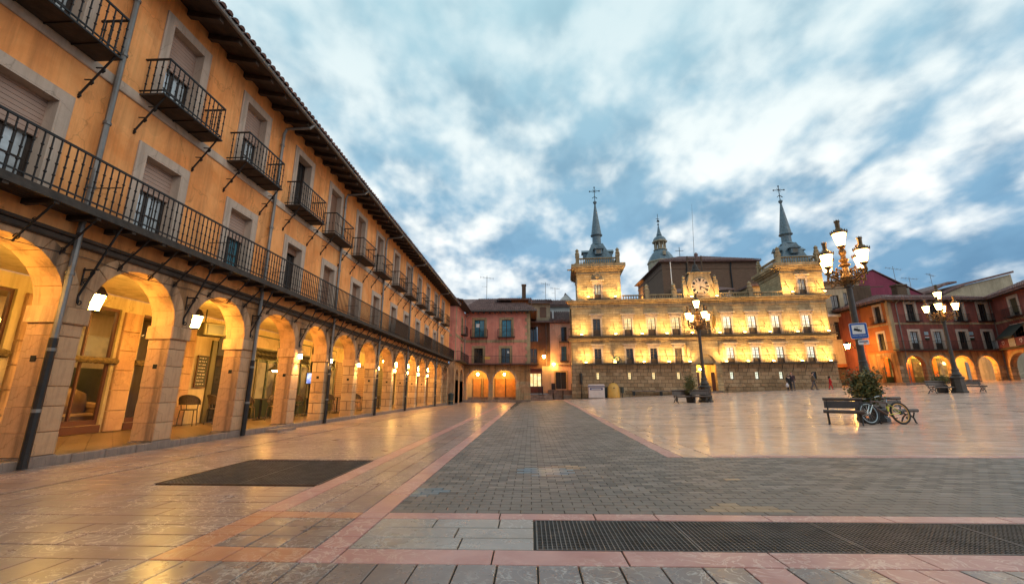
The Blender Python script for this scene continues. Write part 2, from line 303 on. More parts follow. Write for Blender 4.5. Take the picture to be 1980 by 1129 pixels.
# ================================================================= mesh helpers
class MB:
    def __init__(s,M=None): s.v=[]; s.f=[]; s.M=M
    def add(s,vs,fs):
        o=len(s.v)
        if s.M is not None: vs=[tuple(s.M@Vector(p)) for p in vs]
        s.v.extend(vs); s.f.extend([tuple(o+i for i in f) for f in fs]); return s
    def box(s,x0,x1,y0,y1,z0,z1):
        return s.add([(x0,y0,z0),(x1,y0,z0),(x1,y1,z0),(x0,y1,z0),(x0,y0,z1),(x1,y0,z1),(x1,y1,z1),(x0,y1,z1)],
          [(0,3,2,1),(4,5,6,7),(0,1,5,4),(1,2,6,5),(2,3,7,6),(3,0,4,7)])
    def cbox(s,x0,x1,y0,y1,z0,z1,c=.01):
        # box with chamfered front (min y) edges
        return s.add([(x0,y1,z0),(x1,y1,z0),(x1,y1,z1),(x0,y1,z1),(x0,y0+c,z0),(x1,y0+c,z0),(x1,y0+c,z1),(x0,y0+c,z1),
                      (x0+c,y0,z0+c),(x1-c,y0,z0+c),(x1-c,y0,z1-c),(x0+c,y0,z1-c)],
          [(0,1,5,4),(1,2,6,5),(2,3,7,6),(3,0,4,7),(4,5,9,8),(5,6,10,9),(6,7,11,10),(7,4,8,11),(8,9,10,11),(3,2,1,0)])
    def quad(s,a,b,c,d): return s.add([a,b,c,d],[(0,1,2,3)])
    def poly(s,pts): return s.add(pts,[tuple(range(len(pts)))])
    def tube(s,pts,r,n=6,caps=True):
        P=[Vector(p) for p in pts]; rr=r if isinstance(r,(list,tuple)) else [r]*len(P)
        vs=[];fs=[]; up=Vector((0,0,1)); prev=None
        for i,p in enumerate(P):
            t=(P[min(i+1,len(P)-1)]-P[max(i-1,0)])
            if t.length<1e-9: t=Vector((0,0,1))
            t.normalize()
            if prev is None:
                a=t.cross(up)
                if a.length<.05: a=t.cross(Vector((1,0,0)))
            else:
                a=prev-t*prev.dot(t)
                if a.length<.05: a=t.cross(up)
            a.normalize(); prev=a; b=t.cross(a)
            for k in range(n):
                an=2*PI*k/n+ (PI/4 if n==4 else 0)
                vs.append(tuple(p+(a*math.cos(an)+b*math.sin(an))*rr[i]))
        for i in range(len(P)-1):
            for k in range(n):
                k2=(k+1)%n; fs.append((i*n+k,i*n+k2,(i+1)*n+k2,(i+1)*n+k))
        if caps:
            fs.append(tuple(range(n-1,-1,-1))); fs.append(tuple((len(P)-1)*n+k for k in range(n)))
        return s.add(vs,fs)
    def lathe(s,prof,n=12,c=(0,0,0),rot=0,caps=True):
        vs=[];fs=[]
        for r,z in prof:
            for k in range(n):
                a=2*PI*k/n+rot; vs.append((c[0]+r*math.cos(a),c[1]+r*math.sin(a),c[2]+z))
        for i in range(len(prof)-1):
            for k in range(n):
                k2=(k+1)%n; fs.append((i*n+k,i*n+k2,(i+1)*n+k2,(i+1)*n+k))
        if caps:
            fs.append(tuple(range(n-1,-1,-1))); fs.append(tuple((len(prof)-1)*n+k for k in range(n)))
        return s.add(vs,fs)
    def prism(s,pts,y0,y1):
        n=len(pts); vs=[(x,y0,z) for x,z in pts]+[(x,y1,z) for x,z in pts]
        fs=[tuple(range(n)),tuple(range(2*n-1,n-1,-1))]+[(i,i+n,(i+1)%n+n,(i+1)%n) for i in range(n)]
        return s.add(vs,fs)
    def torus(s,c,Rr,r,axis='y',n=28,m=6):
        vs=[];fs=[]
        for i in range(n):
            a=2*PI*i/n
            for k in range(m):
                b=2*PI*k/m; q=Rr+r*math.cos(b); u,v,wv=q*math.cos(a),q*math.sin(a),r*math.sin(b)
                p={'y':(u,wv,v),'z':(u,v,wv),'x':(wv,u,v)}[axis]; vs.append((c[0]+p[0],c[1]+p[1],c[2]+p[2]))
        for i in range(n):
            for k in range(m):
                fs.append((i*m+k,((i+1)%n)*m+k,((i+1)%n)*m+(k+1)%m,i*m+(k+1)%m))
        return s.add(vs,fs)
    def sphere(s,c,r,n=8,m=6,sz=1):
        return s.lathe([(max(.001,r*math.sin(PI*i/m)),-r*sz*math.cos(PI*i/m)) for i in range(m+1)],n,c)
    def mesh(s,name,mat=None,smooth=False):
        me=bpy.data.meshes.new(name); me.from_pydata(s.v,[],s.f)
        import bmesh
        bm=bmesh.new(); bm.from_mesh(me); bmesh.ops.recalc_face_normals(bm,faces=bm.faces); bm.to_mesh(me); bm.free()
        if mat:
            for q in (mat if isinstance(mat,(list,tuple)) else [mat]): me.materials.append(MATS[q])
        if smooth: me.polygons.foreach_set('use_smooth',[True]*len(me.polygons))
        me.update(); return me
def put(name,me,parent=None,loc=(0,0,0),rz=0,scale=None):
    o=bpy.data.objects.new(name,me); COL.objects.link(o); o.location=loc; o.rotation_euler=(0,0,rz)
    if parent: o.parent=parent
    if scale: o.scale=scale
    return o
def obj(name,mb,mat,parent=None,loc=(0,0,0),rz=0,smooth=False,kind=None):
    o=put(name,mb.mesh(name,mat,smooth),parent,loc,rz)
    if kind: o['kind']=kind
    return o
def tag(o,label,cat,group=None):
    o['label']=label; o['category']=cat
    if group: o['group']=group
    return o
def thing(name,label,cat,loc=(0,0,0),rz=0,group=None):
    o=bpy.data.objects.new(name,None); COL.objects.link(o); o.location=loc; o.rotation_euler=(0,0,rz); o.empty_display_size=.2
    return tag(o,label,cat,group)
def copy_tree(o,parent=None,loc=None,rz=None):
    c=o.copy(); COL.objects.link(c); c.parent=parent
    if loc is not None: c.location=loc
    if rz is not None: c.rotation_euler=(0,0,rz)
    for ch in list(o.children): copy_tree(ch,c)
    return c
_gY=np.array([-40,8,15,22,29,40,50,400.]); _gk=np.array([.003,.004,.0082,.022,.034,.041,.045,.045])
def gz(x,y):
    u=min(max(x+1.3,0),62); return u*float(np.interp(y,_gY,_gk))
def rot_m(loc,rz): return Matrix.Translation(loc)@Matrix.Rotation(rz,4,'Z')
# ---- facade pieces (x along the wall, y into the building, z up)
def wall_holes(mb,x0,x1,z0,z1,holes,y=0,rev=.22):
    xs=sorted({x0,x1}|{min(max(v,x0),x1) for h in holes for v in h[:2]}); zs=sorted({z0,z1}|{min(max(v,z0),z1) for h in holes for v in h[2:4]})
    for i in range(len(xs)-1):
        for k in range(len(zs)-1):
            cx,cz=(xs[i]+xs[i+1])/2,(zs[k]+zs[k+1])/2
            if any(h[0]<cx<h[1] and h[2]<cz<h[3] for h in holes): continue
            mb.quad((xs[i],y,zs[k]),(xs[i+1],y,zs[k]),(xs[i+1],y,zs[k+1]),(xs[i],y,zs[k+1]))
    for a,b,c,d in holes:
        mb.quad((a,y,c),(a,y+rev,c),(a,y+rev,d),(a,y,d)); mb.quad((b,y,c),(b,y,d),(b,y+rev,d),(b,y+rev,c))
        mb.quad((a,y,d),(a,y+rev,d),(b,y+rev,d),(b,y,d)); mb.quad((a,y,c),(b,y,c),(b,y+rev,c),(a,y+rev,c))
    return mb
def arch_pts(xa,xb,sp,cr,n=14):
    c=(xa+xb)/2; r=(xb-xa)/2
    return [(c-r*math.cos(PI*i/n),sp+(cr-sp)*math.sin(PI*i/n)) for i in range(n+1)]
def arcade(mb,x0,x1,z1,arches,y=0,th=.46,zb=None):
    """spandrel wall over arches: arches=(xa,xb,spring,crown); solid runs go down to their spring (or zb)"""
    cur=x0
    for xa,xb,sp,cr in arches:
        zb_=sp if zb is None else zb
        if xa>cur: mb.box(cur,xa,y,y+th,zb_,z1)
        P=arch_pts(xa,xb,sp,cr)
        for (ax,az),(bx,bz) in zip(P,P[1:]):
            mb.quad((ax,y,az),(bx,y,bz),(bx,y,z1),(ax,y,z1))
            mb.quad((ax,y+th,az),(ax,y+th,z1),(bx,y+th,z1),(bx,y+th,bz))
            mb.quad((ax,y,az),(ax,y+th,az),(bx,y+th,bz),(bx,y,bz))
        if zb is not None and zb<sp:
            mb.quad((xa,y,zb),(xa,y+th,zb),(xa,y+th,sp),(xa,y,sp)); mb.quad((xb,y,zb),(xb,y,sp),(xb,y+th,sp),(xb,y+th,zb))
        cur=xb
    if x1>cur: mb.box(cur,x1,y,y+th,arches[-1][2] if zb is None else zb,z1)
    return mb
_wc={}
def window(parent,x,z,w_,h_,surround=None,sw=.17,proud=.03,shutter=0,shmat='shutter',pane='glass',frame='woodd',leaves=2,rows=3,dep=.2,y=0,M=None,solid=0,head=False,name='window',cols=1):
    key=(round(w_,3),round(h_,3),surround,sw,proud,round(shutter,2),shmat,pane,frame,leaves,rows,dep,solid,head,cols)
    if key not in _wc:
        d={}
        m=MB(); t=.05
        W=w_/2
        m.box(-W,W,dep,dep+.07,h_-t,h_); m.box(-W,W,dep,dep+.07,0,t); m.box(-W,-W+t,dep,dep+.07,t,h_-t); m.box(W-t,W,dep,dep+.07,t,h_-t)
        iw=(w_-2*t)/leaves
        for i in range(leaves):
            a=-W+t+i*iw; b=a+iw; s=.045
            m.box(a,a+s,dep+.01,dep+.055,t,h_-t); m.box(b-s,b,dep+.01,dep+.055,t,h_-t)
            zb=t+solid*(h_-2*t)
            if solid: m.box(a+s,b-s,dep+.02,dep+.05,t,zb)
            for k in range(1,rows): 
                zz=zb+(h_-t-zb)*k/rows; m.box(a+s,b-s,dep+.015,dep+.05,zz-.012,zz+.012)
            for k in range(1,cols+1):
                xx=a+(b-a)*k/(cols+1); m.box(xx-.01,xx+.01,dep+.017,dep+.048,zb,h_-t)
        d['window']=m.mesh('window_frame',frame)
        d['pane']=MB().box(-W+t,W-t,dep+.03,dep+.04,t+solid*(h_-2*t),h_-t).mesh('pane',pane)
        if surround:
            m=MB(); p=proud
            m.box(-W-sw,-W,-p,-.001,0,h_); m.box(W,W+sw,-p,-.001,0,h_); m.box(-W-sw,W+sw,-p,-.001,h_,h_+sw)
            if dep>.05:
                m.box(-W+.0008,-W+.03,-p+.002,dep-.003,.001,h_-.0008); m.box(W-.03,W-.0008,-p+.002,dep-.003,.001,h_-.0008); m.box(-W+.031,W-.031,-p+.002,dep-.003,h_-.03,h_-.0008)
            if head:
                m.box(-W-sw-.02,W+sw+.02,-p-.03,-.001,h_+sw+.001,h_+sw+.20); m.box(-W-sw-.2,W+sw+.2,-p-.26,-.001,h_+sw+.201,h_+sw+.31)
                for sx in (-1,1): m.box(sx*(W+sw-.02)-.11,sx*(W+sw-.02)+.11,-p-.10,-.001,h_+sw-.1,h_+sw+.0005)
            d['surround']=m.mesh('surround',surround)
        if shutter:
            m=MB(); hz=h_*shutter; ns=max(3,int(hz/.075))
            for k in range(ns):
                z1=h_-hz*k/ns; z0=h_-hz*(k+1)/ns+.008; m.box(-W+.01,W-.01,dep-.06,dep-.045,z0,z1)
            m.box(-W+.01,W-.01,dep-.043,dep-.035,h_-hz,h_)
            d['shutter']=m.mesh('shutter',shmat)
        _wc[key]=d
    d=_wc[key]; loc=Vector((x,y,z)); rz=0
    if M is not None: loc=M@loc; rz=M.to_euler().z
    fr=put(name,d['window'],parent,loc,rz)
    for k in ('pane','surround','shutter'):
        if k in d: put(k,d[k],fr)
    return fr
def railing(mb,path,z0,z1,sp=.11,r=.008,bal=True,knob=False,top=.022):
    for (ax,ay),(bx,by) in zip(path,path[1:]):
        L=math.hypot(bx-ax,by-ay); mb.tube([(ax,ay,z1),(bx,by,z1)],top,4); mb.tube([(ax,ay,z0+.07),(bx,by,z0+.07)],top*.7,4)
        if bal:
            n=max(1,int(round(L/sp)))
            for i in range(n+1):
                x=ax+(bx-ax)*i/n; yy=ay+(by-ay)*i/n; mb.tube([(x,yy,z0),(x,yy,z1)],r,4,False)
                if knob:
                    zz=(z0+z1)/2; mb.tube([(x,yy,zz-.03),(x,yy,zz+.03)],r*2.1,4,False)
    return mb
def scroll(mb,c,r,plane='yz',turns=1.4,th=.012,flip=1,n=16):
    pts=[]
    for i in range(n+1):
        a=turns*2*PI*i/n; q=r*(1-.75*i/n)
        u,v=q*math.cos(a)*flip,q*math.sin(a)
        pts.append((c[0],c[1]+u,c[2]+v) if plane=='yz' else (c[0]+u,c[1],c[2]+v))
    mb.tube(pts,th,4); return mb
def strut(mb,x,y0,z0,y1,z1,th=.016,stubs=True):
    """iron strut from balcony edge (y0,z0) to the wall (y1,z1) with curled stubs"""
    mb.tube([(x,y0,z0),(x,y1-.03,z1+.02),(x,y1,z1-.03)],th,5)
    if stubs:
        for f in (.3,.62,.96):
            yy,zz=y0+(y1-y0)*f,z0+(z1-z0)*f; mb.tube([(x,yy,zz),(x,yy-.02,zz-.06),(x,yy+.02,zz-.09)],th*.9,4); mb.tube([(x,yy,zz),(x,min(y1,yy+.14),zz+.01)],th*.7,4)
    return mb
def roof_tiles(mb,O,eave,up,length,tfun,sp=.23,course=.42,r=.085,seg=4):
    O,eave,up=Vector(O),Vector(eave).normalized(),Vector(up).normalized(); nn=eave.cross(up).normalized()
    if nn.z<0: nn=-nn
    n=int(length/sp)
    for i in range(n):
        s=(i+.5)*length/n; t0,t1=tfun(s)
        if t1-t0<.12: continue
        t=t0; j=0
        while t<t1-.05:
            te=min(t+course,t1); vs=[];fs=[]; dr=rnd.uniform(-.008,.008)
            for q,(tt,rr,lift) in enumerate(((t,r+.012,.03+dr),(te,r-.008,.0+dr))):
                for k in range(seg+1):
                    a=PI*k/seg
                    vs.append(tuple(O+eave*(s+rr*math.cos(a))+up*tt+nn*(rr*.85*math.sin(a)+lift)))
            for k in range(seg): fs.append((k,k+1,seg+2+k,seg+1+k))
            fs.append(tuple(range(seg+1)))
            mb.add(vs,fs); t+=course; j+=1
    return mb
def clear_glass():
    m=bpy.data.materials.new('clear_glass'); m.use_nodes=True; nt=m.node_tree; nt.nodes.clear()
    a=nt.nodes.new('ShaderNodeBsdfTransparent'); a.inputs[0].default_value=(.92,.92,.9,1); g=nt.nodes.new('ShaderNodeBsdfGlossy'); g.inputs['Roughness'].default_value=.03
    lw=nt.nodes.new('ShaderNodeLayerWeight'); lw.inputs[0].default_value=.35
    mx=nt.nodes.new('ShaderNodeMixShader'); o=nt.nodes.new('ShaderNodeOutputMaterial')
    nt.links.new(lw.outputs['Fresnel'],mx.inputs[0]); nt.links.new(a.outputs[0],mx.inputs[1]); nt.links.new(g.outputs[0],mx.inputs[2]); nt.links.new(mx.outputs[0],o.inputs[0])
    MATS['clearglass']=m
clear_glass()
# ================================================================= GROUND
def ground():
    xs=[-300,-60,-30]+list(np.arange(-14,66,2.0))+[80,140,320]; ys=[-120,-40,-10]+list(np.arange(-2,60,2.0))+[66,80,120,400]
    vs=[(x,y,gz(x,y)-.014) for y in ys for x in xs]; n=len(xs); fs=[(j*n+i,j*n+i+1,(j+1)*n+i+1,(j+1)*n+i) for j in range(len(ys)-1) for i in range(n-1)]
    def cut(f):   # opening over the drain pit
        cx=sum(vs[i][0] for i in f)/4; cy=sum(vs[i][1] for i in f)/4; return False
    m=MB(); m.add(vs,fs); g=obj('ground',m,'joint'); g['kind']='structure'
    # slabs: (x0,x1,y0,y1,mat)
    plaza=bpy.data.objects.new('plaza_paving',None); COL.objects.link(plaza); plaza['kind']='structure'
    road=bpy.data.objects.new('brick_road',None); COL.objects.link(road); road['kind']='structure'
    S={'paving_slab':[],'border_slab':[],'paver':[]}
    r=random.Random(3)
    def runs(a,b,lo,hi,start=None):
        x=a if start is None else start
        while x<b-1e-6:
            e=min(b,x+r.uniform(lo,hi)); 
            if b-e<lo*.4: e=b
            yield x,e; x=e
    def rd(Y): return 2.33+max(0,Y-7.8)*.03         # right edge of the brick road
    # bottom row, joints running away from the camera
    for k,(y0,y1) in enumerate(((1.2,2.25),(2.25,3.09))):
        x=-9.0+.0
        xx=-1.33-.26*29
        while xx<6.6:
            e=xx+.262
            mt='marbled' if xx>-2.6 else 'marbleg'
            if xx>1.2 and r.random()<.33: mt='marblep'
            S['paving_slab'].append((xx,e,y0,y1,mt)); xx=e
    for a,b in list(runs(-1.33,9.5,.75,1.25)): S['border_slab'].append((a,b,3.09,3.36,'marblep'))
    for a,b in list(runs(-1.33,9.5,.45,1.05)): S['border_slab'].append((a,b,4.10,4.29,'marblep'))
    for k in range(3):
        for a,b in runs(-1.33,.02,.45,.8): S['paving_slab'].append((a,b,3.36+.2467*k,3.36+.2467*(k+1),'marbleb'))
    # left band of five columns
    cx=[-2.59,-2.34,-2.09,-1.84,-1.57,-1.33]
    for c in range(5):
        y=3.09; first=True
        mt='marblep' if c in (0,4) else 'marbled'
        if c==0: mt='marbleo'
        S['border_slab'].append((cx[c],cx[c+1],3.09,3.36,'marbleo' if c<4 else 'marblep'))
        S['border_slab'].append((cx[c],cx[c+1],4.10,4.29,'marbleo' if c<4 else 'marblep'))
        for k in range(3): S['paving_slab' if c in(1,2,3) else 'border_slab'].append((cx[c],cx[c+1],3.36+.2467*k,3.36+.2467*(k+1),'marbled' if c in (1,2,3) else 'marbleo' if c==0 else 'marblep'))
        for a,b in runs(4.29,46.5,.35,.9):
            far=a>9
            S['paving_slab' if c in(1,2,3) else 'border_slab'].append((cx[c],cx[c+1],a,b,'marbleg' if c in (1,2,3) else 'marblep'))
    # left field
    y=3.09
    while y<46.5:
        d=.252; off=r.uniform(0,1.1)
        for a,b in runs(-7.36,-2.59,.9,1.5,-7.36-off):
            a=max(a,-7.36)
            if b-a<.05: continue
            pieces=[(a,b)]
            # leave room for the black grating and the drain channel
            out=[]
            for (p,q) in pieces:
                segs=[(p,q)]
                for h0,h1,hy0,hy1 in ((-4.6,-2.595,5.45,7.22),(-5.87,-5.80,-9,99)):
                    ns=[]
                    for s0,s1 in segs:
                        if y+d>hy0 and y<hy1:
                            if s0<h0: ns.append((s0,min(s1,h0)))
                            if s1>h1: ns.append((max(s0,h1),s1))
                        else: ns.append((s0,s1))
                    segs=ns
                out+=segs
            for p,q in out:
                if q-p>.03: S['paving_slab'].append((p,q,y,y+d,'marbleg'))
        y+=d
    # right band and right field
    for c in range(3):
        for a,b in runs(7.8,47,.5,1.1):
            xa=rd(a); S['border_slab' if c==0 else 'paving_slab'].append((xa+.26*c,xa+.26*(c+1),a,b,'marblep' if c==0 else 'marblew'))
    y=7.8
    for a,b in runs(3.11,14,.6,1.2): S['border_slab'].append((a,b,7.8,8.05,'marblep'))
    y=8.05
    while y<47.3:
        d=.27 if y<22 else .54
        x0=rd(y)+.78
        for a,b in runs(x0,min(1.32*y+4,56),1.0,1.7 if y<25 else 3.0,x0-r.uniform(0,.8)):
            a=max(a,x0)
            if b-a>.05: S['paving_slab'].append((a,b,y,y+d,'marblew'))
        y+=d
    def pm(x,y):
        for cx_,cy_,rx,ry,mt in ((2.0,4.46,.42,.16,'pavers'),(.22,6.35,.42,.30,'paverb'),(.55,6.75,.3,.16,'pavers'),(-1.15,5.1,.22,.22,'paverb'),(2.6,5.9,.12,.06,'pavers')):
            if ((x-cx_)/rx)**2+((y-cy_)/ry)**2<r.uniform(.5,1.15): return mt
        return 'paver'
    # brick road: stretcher rows along the lens axis near, finer courses beyond
    y=4.29; row=0
    while y<46.5:
        d=.105 if y<14 else .21 if y<26 else .42
        xe=12.5 if y<7.8-d else rd(y)
        lx=.205 if y<14 else .41
        off=(row%2)*lx/2
        x=-1.33-off
        while x<xe:
            a=max(x,-1.33); b=min(x+lx,xe)
            if b-a>.02: S['paver'].append((a,b,y,min(y+d,7.8) if (a>rd(y) and y<7.8) else y+d,pm((a+b)/2,y)))
            x+=lx
        y+=d; row+=1
    def slabv(x0,x1,y0,y1,g,jit,ox=0,oy=0,oz=0):
        h=r.uniform(-jit,jit); tx=r.uniform(-jit,jit)*(.5 if y0<6 else .15)
        c=[(x0+g,y0+g),(x1-g,y0+g),(x1-g,y1-g),(x0+g,y1-g)]
        top=[(x-ox,y-oy,gz(x,y)+h+(tx if i in (1,2) else -tx)-oz) for i,(x,y) in enumerate(c)]
        b=.0035
        cc=[(x0+g+b,y0+g+b),(x1-g-b,y0+g+b),(x1-g-b,y1-g-b),(x0+g+b,y1-g-b)]
        inner=[(x-ox,y-oy,t[2]+.0) for (x,y),t in zip(cc,top)]
        top=[(t[0],t[1],t[2]-.003) for t in top]
        bot=[(t[0],t[1],t[2]-.03) for t in top]
        return bot+top+inner
    FS=[(8,9,10,11),(4,5,9,8),(5,6,10,9),(6,7,11,10),(7,4,8,11),(0,1,5,4),(1,2,6,5),(2,3,7,6),(3,0,4,7)]
    for name,lst in S.items():
        par=road if name=='paver' else plaza
        g=.0055 if name!='paver' else .0032; jit=.0014
        def score(s):
            cx_=(s[0]+s[1])/2; cy_=(s[2]+s[3])/2
            vis=abs(cx_-.04*cy_)<1.25*cy_+.3 and cy_>2.6
            return -((s[1]-s[0])*(s[3]-s[2])/ (cy_**3)) if vis else 0
        lst.sort(key=score)
        for s in lst[:290]:
            mx,my=(s[0]+s[1])/2,(s[2]+s[3])/2; mz=gz(mx,my)
            me=bpy.data.meshes.new(name); me.from_pydata(slabv(*s[:4],g,jit,mx,my,mz),[],FS); me.materials.append(MATS[s[4]]); me.update()
            put(name,me,par,(mx,my,mz))
        mats=sorted({s[4] for s in lst}); V=[];F=[];mi=[]
        for s in lst[290:]:
            o=len(V); V+=slabv(*s[:4],g+(.001 if s[2]>12 else 0),jit); F+=[tuple(o+i for i in f) for f in FS]; mi+=[mats.index(s[4])]*9
        me=bpy.data.meshes.new(name+'s'); me.from_pydata(V,[],F)
        for q in mats: me.materials.append(MATS[q])
        me.polygons.foreach_set('material_index',mi); me.update()
        o=put('distant_paving' if name!='paver' else 'distant_pavers',me,par); o['kind']='stuff'
    # street surfaces behind the plaza
    m=MB()
    def sheet(x0,x1,y0,y1,nx=6,ny=4,dz=.0):
        V=[];n=nx+1
        for j in range(ny+1):
            for i in range(nx+1):
                x=x0+(x1-x0)*i/nx; yy=y0+(y1-y0)*j/ny; V.append((x,yy,gz(x,yy)+dz))
        m.add(V,[(j*n+i,j*n+i+1,(j+1)*n+i+1,(j+1)*n+i) for j in range(ny) for i in range(nx)])
    sheet(-7.3,4.8,46.6,60); sheet(32,56,47.4,70,10,8); sheet(4.85,32,47.4,49.9,10,2)
    o=obj('street',m,'marbleg'); o['kind']='structure'
    # drain channel along the arcade
    m=MB(); m.box(-5.866,-5.804,-4,46,-.02,-.006); o=obj('drain_channel',m,'grate'); o['kind']='structure'
ground()
def grate(name,label,x0,x1,y0,y1,npan,sx,sy,z=0,group=None):
    t=thing(name,label,'grate',((x0+x1)/2,(y0+y1)/2,z-.02),0,group); ox,oy=(x0+x1)/2,(y0+y1)/2
    m=MB(); m.quad((x0-ox,y0-oy,.008),(x1-ox,y0-oy,.008),(x1-ox,y1-oy,.008),(x0-ox,y1-oy,.008)); obj('pit',m,'pit',t)
    pw=(x1-x0)/npan
    if name=='floor_grating':
        m=MB(); a_,b_,c_,d_=x0-ox-.004,x1-ox+.004,y0-oy-.004,y1-oy+.004
        for q in ((a_-.03,b_+.03,c_-.03,c_),(a_-.03,b_+.03,d_,d_+.03),(a_-.03,a_,c_,d_),(b_,b_+.03,c_,d_)): m.box(q[0],q[1],q[2],q[3],.0,.0235)
        obj('frame',m,'rust_iron',t)
    for p in range(npan):
        a=x0+p*pw+.006-ox; b=x0+(p+1)*pw-.006-ox; c,d=y0+.006-oy,y1-.006-oy
        zf=lambda x:gz(x+ox,oy)+.02
        m=MB()
        def bar(xa,xb,ya,yb,zt,h):
            m.add([(xa,ya,zf(xa)+zt-h),(xb,ya,zf(xb)+zt-h),(xb,yb,zf(xb)+zt-h),(xa,yb,zf(xa)+zt-h),(xa,ya,zf(xa)+zt),(xb,ya,zf(xb)+zt),(xb,yb,zf(xb)+zt),(xa,yb,zf(xa)+zt)],
              [(4,5,6,7),(0,1,5,4),(1,2,6,5),(2,3,7,6),(3,0,4,7)])
        bar(a,b,c,c+.012,-.002,.012); bar(a,b,d-.012,d,-.002,.012); bar(a,a+.012,c+.012,d-.012,-.002,.012); bar(b-.012,b,c+.012,d-.012,-.002,.012)
        n=int((b-a-.024)/sx)
        for i in range(1,n): 
            x=a+.012+(b-a-.024)*i/n; bar(x-.0035,x+.0035,c+.012,d-.012,-.003,.010)
        n=int((d-c-.024)/sy)
        for i in range(1,n):
            yy=c+.012+(d-c-.024)*i/n; bar(a+.012,b-.012,yy-.0025,yy+.0025,-.005,.008)
        obj('grating_panel',m,'grate',t)
    return t
grate('drain_grate','long galvanised steel drain grate set between two pink stone borders',.03,9.4,3.365,4.095,8,.034,.034)
grate('floor_grating','square black metal grating set flush in the brown paving beside the arcade',-4.595,-2.6,5.455,7.215,2,.05,.05)
# ================================================================= ARCADE BUILDING (left)
PE=[-6.8,-4.6,-2.35,-.1,2.2,4.42,6.67,8.84,11.06,13.49,15.62,18.21,20.59,23.14,25.53,28.07,30.57,33.54,36.3,38.6]
def arcade_building():
    X0,X1=-7.2,38.6
    t=thing('arcade_building','long orange plastered house with stone arcade, iron balconies and roller blinds','building',(-7.38,0,0),R(90))
    ub=[-5.45,-2.95,-.45,2.05,4.45-.0]+[6.89,9.27,11.80,14.15,16.68,19.09,21.77,24.19,26.85,29.34,31.96,34.76]
    wc=[u+.61 for u in ub]; wc[4]=5.1
    OW=.88
    holes=[]
    for c in wc: holes+= [(c-OW/2,c+OW/2,6.62,8.58),(c-OW/2,c+OW/2,3.95,5.58)]
    m=MB(); wall_holes(m,X0,X1,3.56,9.22,holes,0,.24)
    m.box(X0,X1,3.2,3.3,3.9,9.2); m.box(X1-.1,X1-.002,.01,3.3,3.56,9.2); m.box(X0,X0+.1,.01,3.3,.2,9.2)
    obj('wall',m,'orange',t)
    m=MB(); m.cbox(X0,X1,-.035,-.001,6.40,6.60,.012); obj('string_course',m,'surround',t)
    # arcade
    arches=[]
    for a,b in zip(PE,PE[1:]): arches.append((a+.0,b-.42,2.42,3.30))
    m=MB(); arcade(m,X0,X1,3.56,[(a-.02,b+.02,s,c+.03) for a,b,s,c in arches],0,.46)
    obj('arcade_wall',m,'stained',t)
    for i,(a,b,s,c) in enumerate(arches):
        if b<1: continue
        K=9 if i<12 else 5
        mid=(a+b)/2; r=(b-a)/2; ry=c-s; th=.25
        for k in range(K):
            mm=MB(); q0,q1=PI*k/K+.006,PI*(k+1)/K-.006; pts=[]
            for q in np.linspace(q0,q1,3): pts.append((-r*math.cos(q),ry*math.sin(q)))
            for q in np.linspace(q1,q0,3): pts.append((-(r+th)*math.cos(q) if (r+th)<r+.5 else 0,(ry+th)*math.sin(q)))
            pts=[(max(-r-.205,min(r+.205,x)),z) for x,z in pts]
            y0=-.012-rnd.uniform(0,.006)
            mm.prism(pts,y0,.468+rnd.uniform(0,.006)); obj('arch_stone',mm,'pier',t,(mid,0,s+.001))
    for i,e in enumerate(PE):
        if e<1: continue
        a=e-.42
        if e<14:
            z=.0; k=0
            hs=[.16,.34,.38,.30,.42,.35,.20]; tot=sum(hs); f=2.15/tot
            for hh in hs:
                hh*=f; j=lambda:rnd.uniform(-.006,.006)
                mm=MB(); ex=.02 if k==0 else 0
                mm.cbox(-.21-ex+j(),.21+ex+j(),-.004-ex+j(),.46+ex+j(),.003,hh-.003,.012); obj('pier_stone',mm,'kerb' if k==0 else 'pier',t,(a+.21,0,z)); z+=hh; k+=1
        else:
            mm=MB(); mm.cbox(a,e,0,.46,0,2.15,.015); obj('pier',mm,'pierblock',t)
        mm=MB(); mm.cbox(a-.045,e+.045,-.045,.50,2.152,2.418,.02); obj('impost_block',mm,'pier',t)
    # putlog sockets in the piers
    m=MB()
    for e in PE:
        if 1<e<32:
            for z in (2.62,1.55): m.box(e-.425-.001,e-.41,.18,.27,z,z+.09)
    obj('putlog_holes',m,'pit',t)['kind']='stuff'
    # ledge under balcony
    m=MB(); m.cbox(X0,X1,-.075,-.001,3.40,3.50,.02); m.cbox(X0,X1,-.11,-.001,3.502,3.56,.02); obj('ledge',m,'soffit',t)
    # arcade ceiling, back wall
    m=MB(); m.box(X0,X1,.47,3.1,3.47,3.56); obj('arcade_ceiling',m,'warmwall',t)
    # ---- long balcony
    by=-.53
    bal=obj('long_balcony',MB().box(X0,X1+.1,by,-.001,3.86,3.93),'slab',t)
    m=MB()
    for k in range(5): m.box(X0,X1+.1,by+.02+k*.1,by+.11+k*.1,3.842,3.858)
    obj('soffit_board',m,'slab',bal,kind='stuff')
    m=MB()
    x=X0+.2
    while x<X1: m.box(x,x+.07,by+.01,-.002,3.76,3.84); x+=.62
    m.box(X0,X1+.1,by-.015,by+.03,3.80,3.858); obj('joists',m,'slab',bal,kind='stuff')
    m=MB(); railing(m,[(X0,by+.02),(X1+.08,by+.02),(X1+.08,0)],3.93,4.72,.11,.008,bal=False); obj('handrail',m,'iron',bal)
    me=MB(); me.tube([(0,0,0),(0,0,.78)],.0115,5,False)
    for z in (.22,.40,.58): me.tube([(0,0,z-.02),(0,0,z),(0,0,z+.02)],[.0115,.023,.0115],5,False)
    me=me.mesh('baluster','iron'); bx=3.3; n=0
    while bx<14 and n<110: put('baluster',me,bal,(bx,by+.02,3.93)); bx+=.112; n+=1
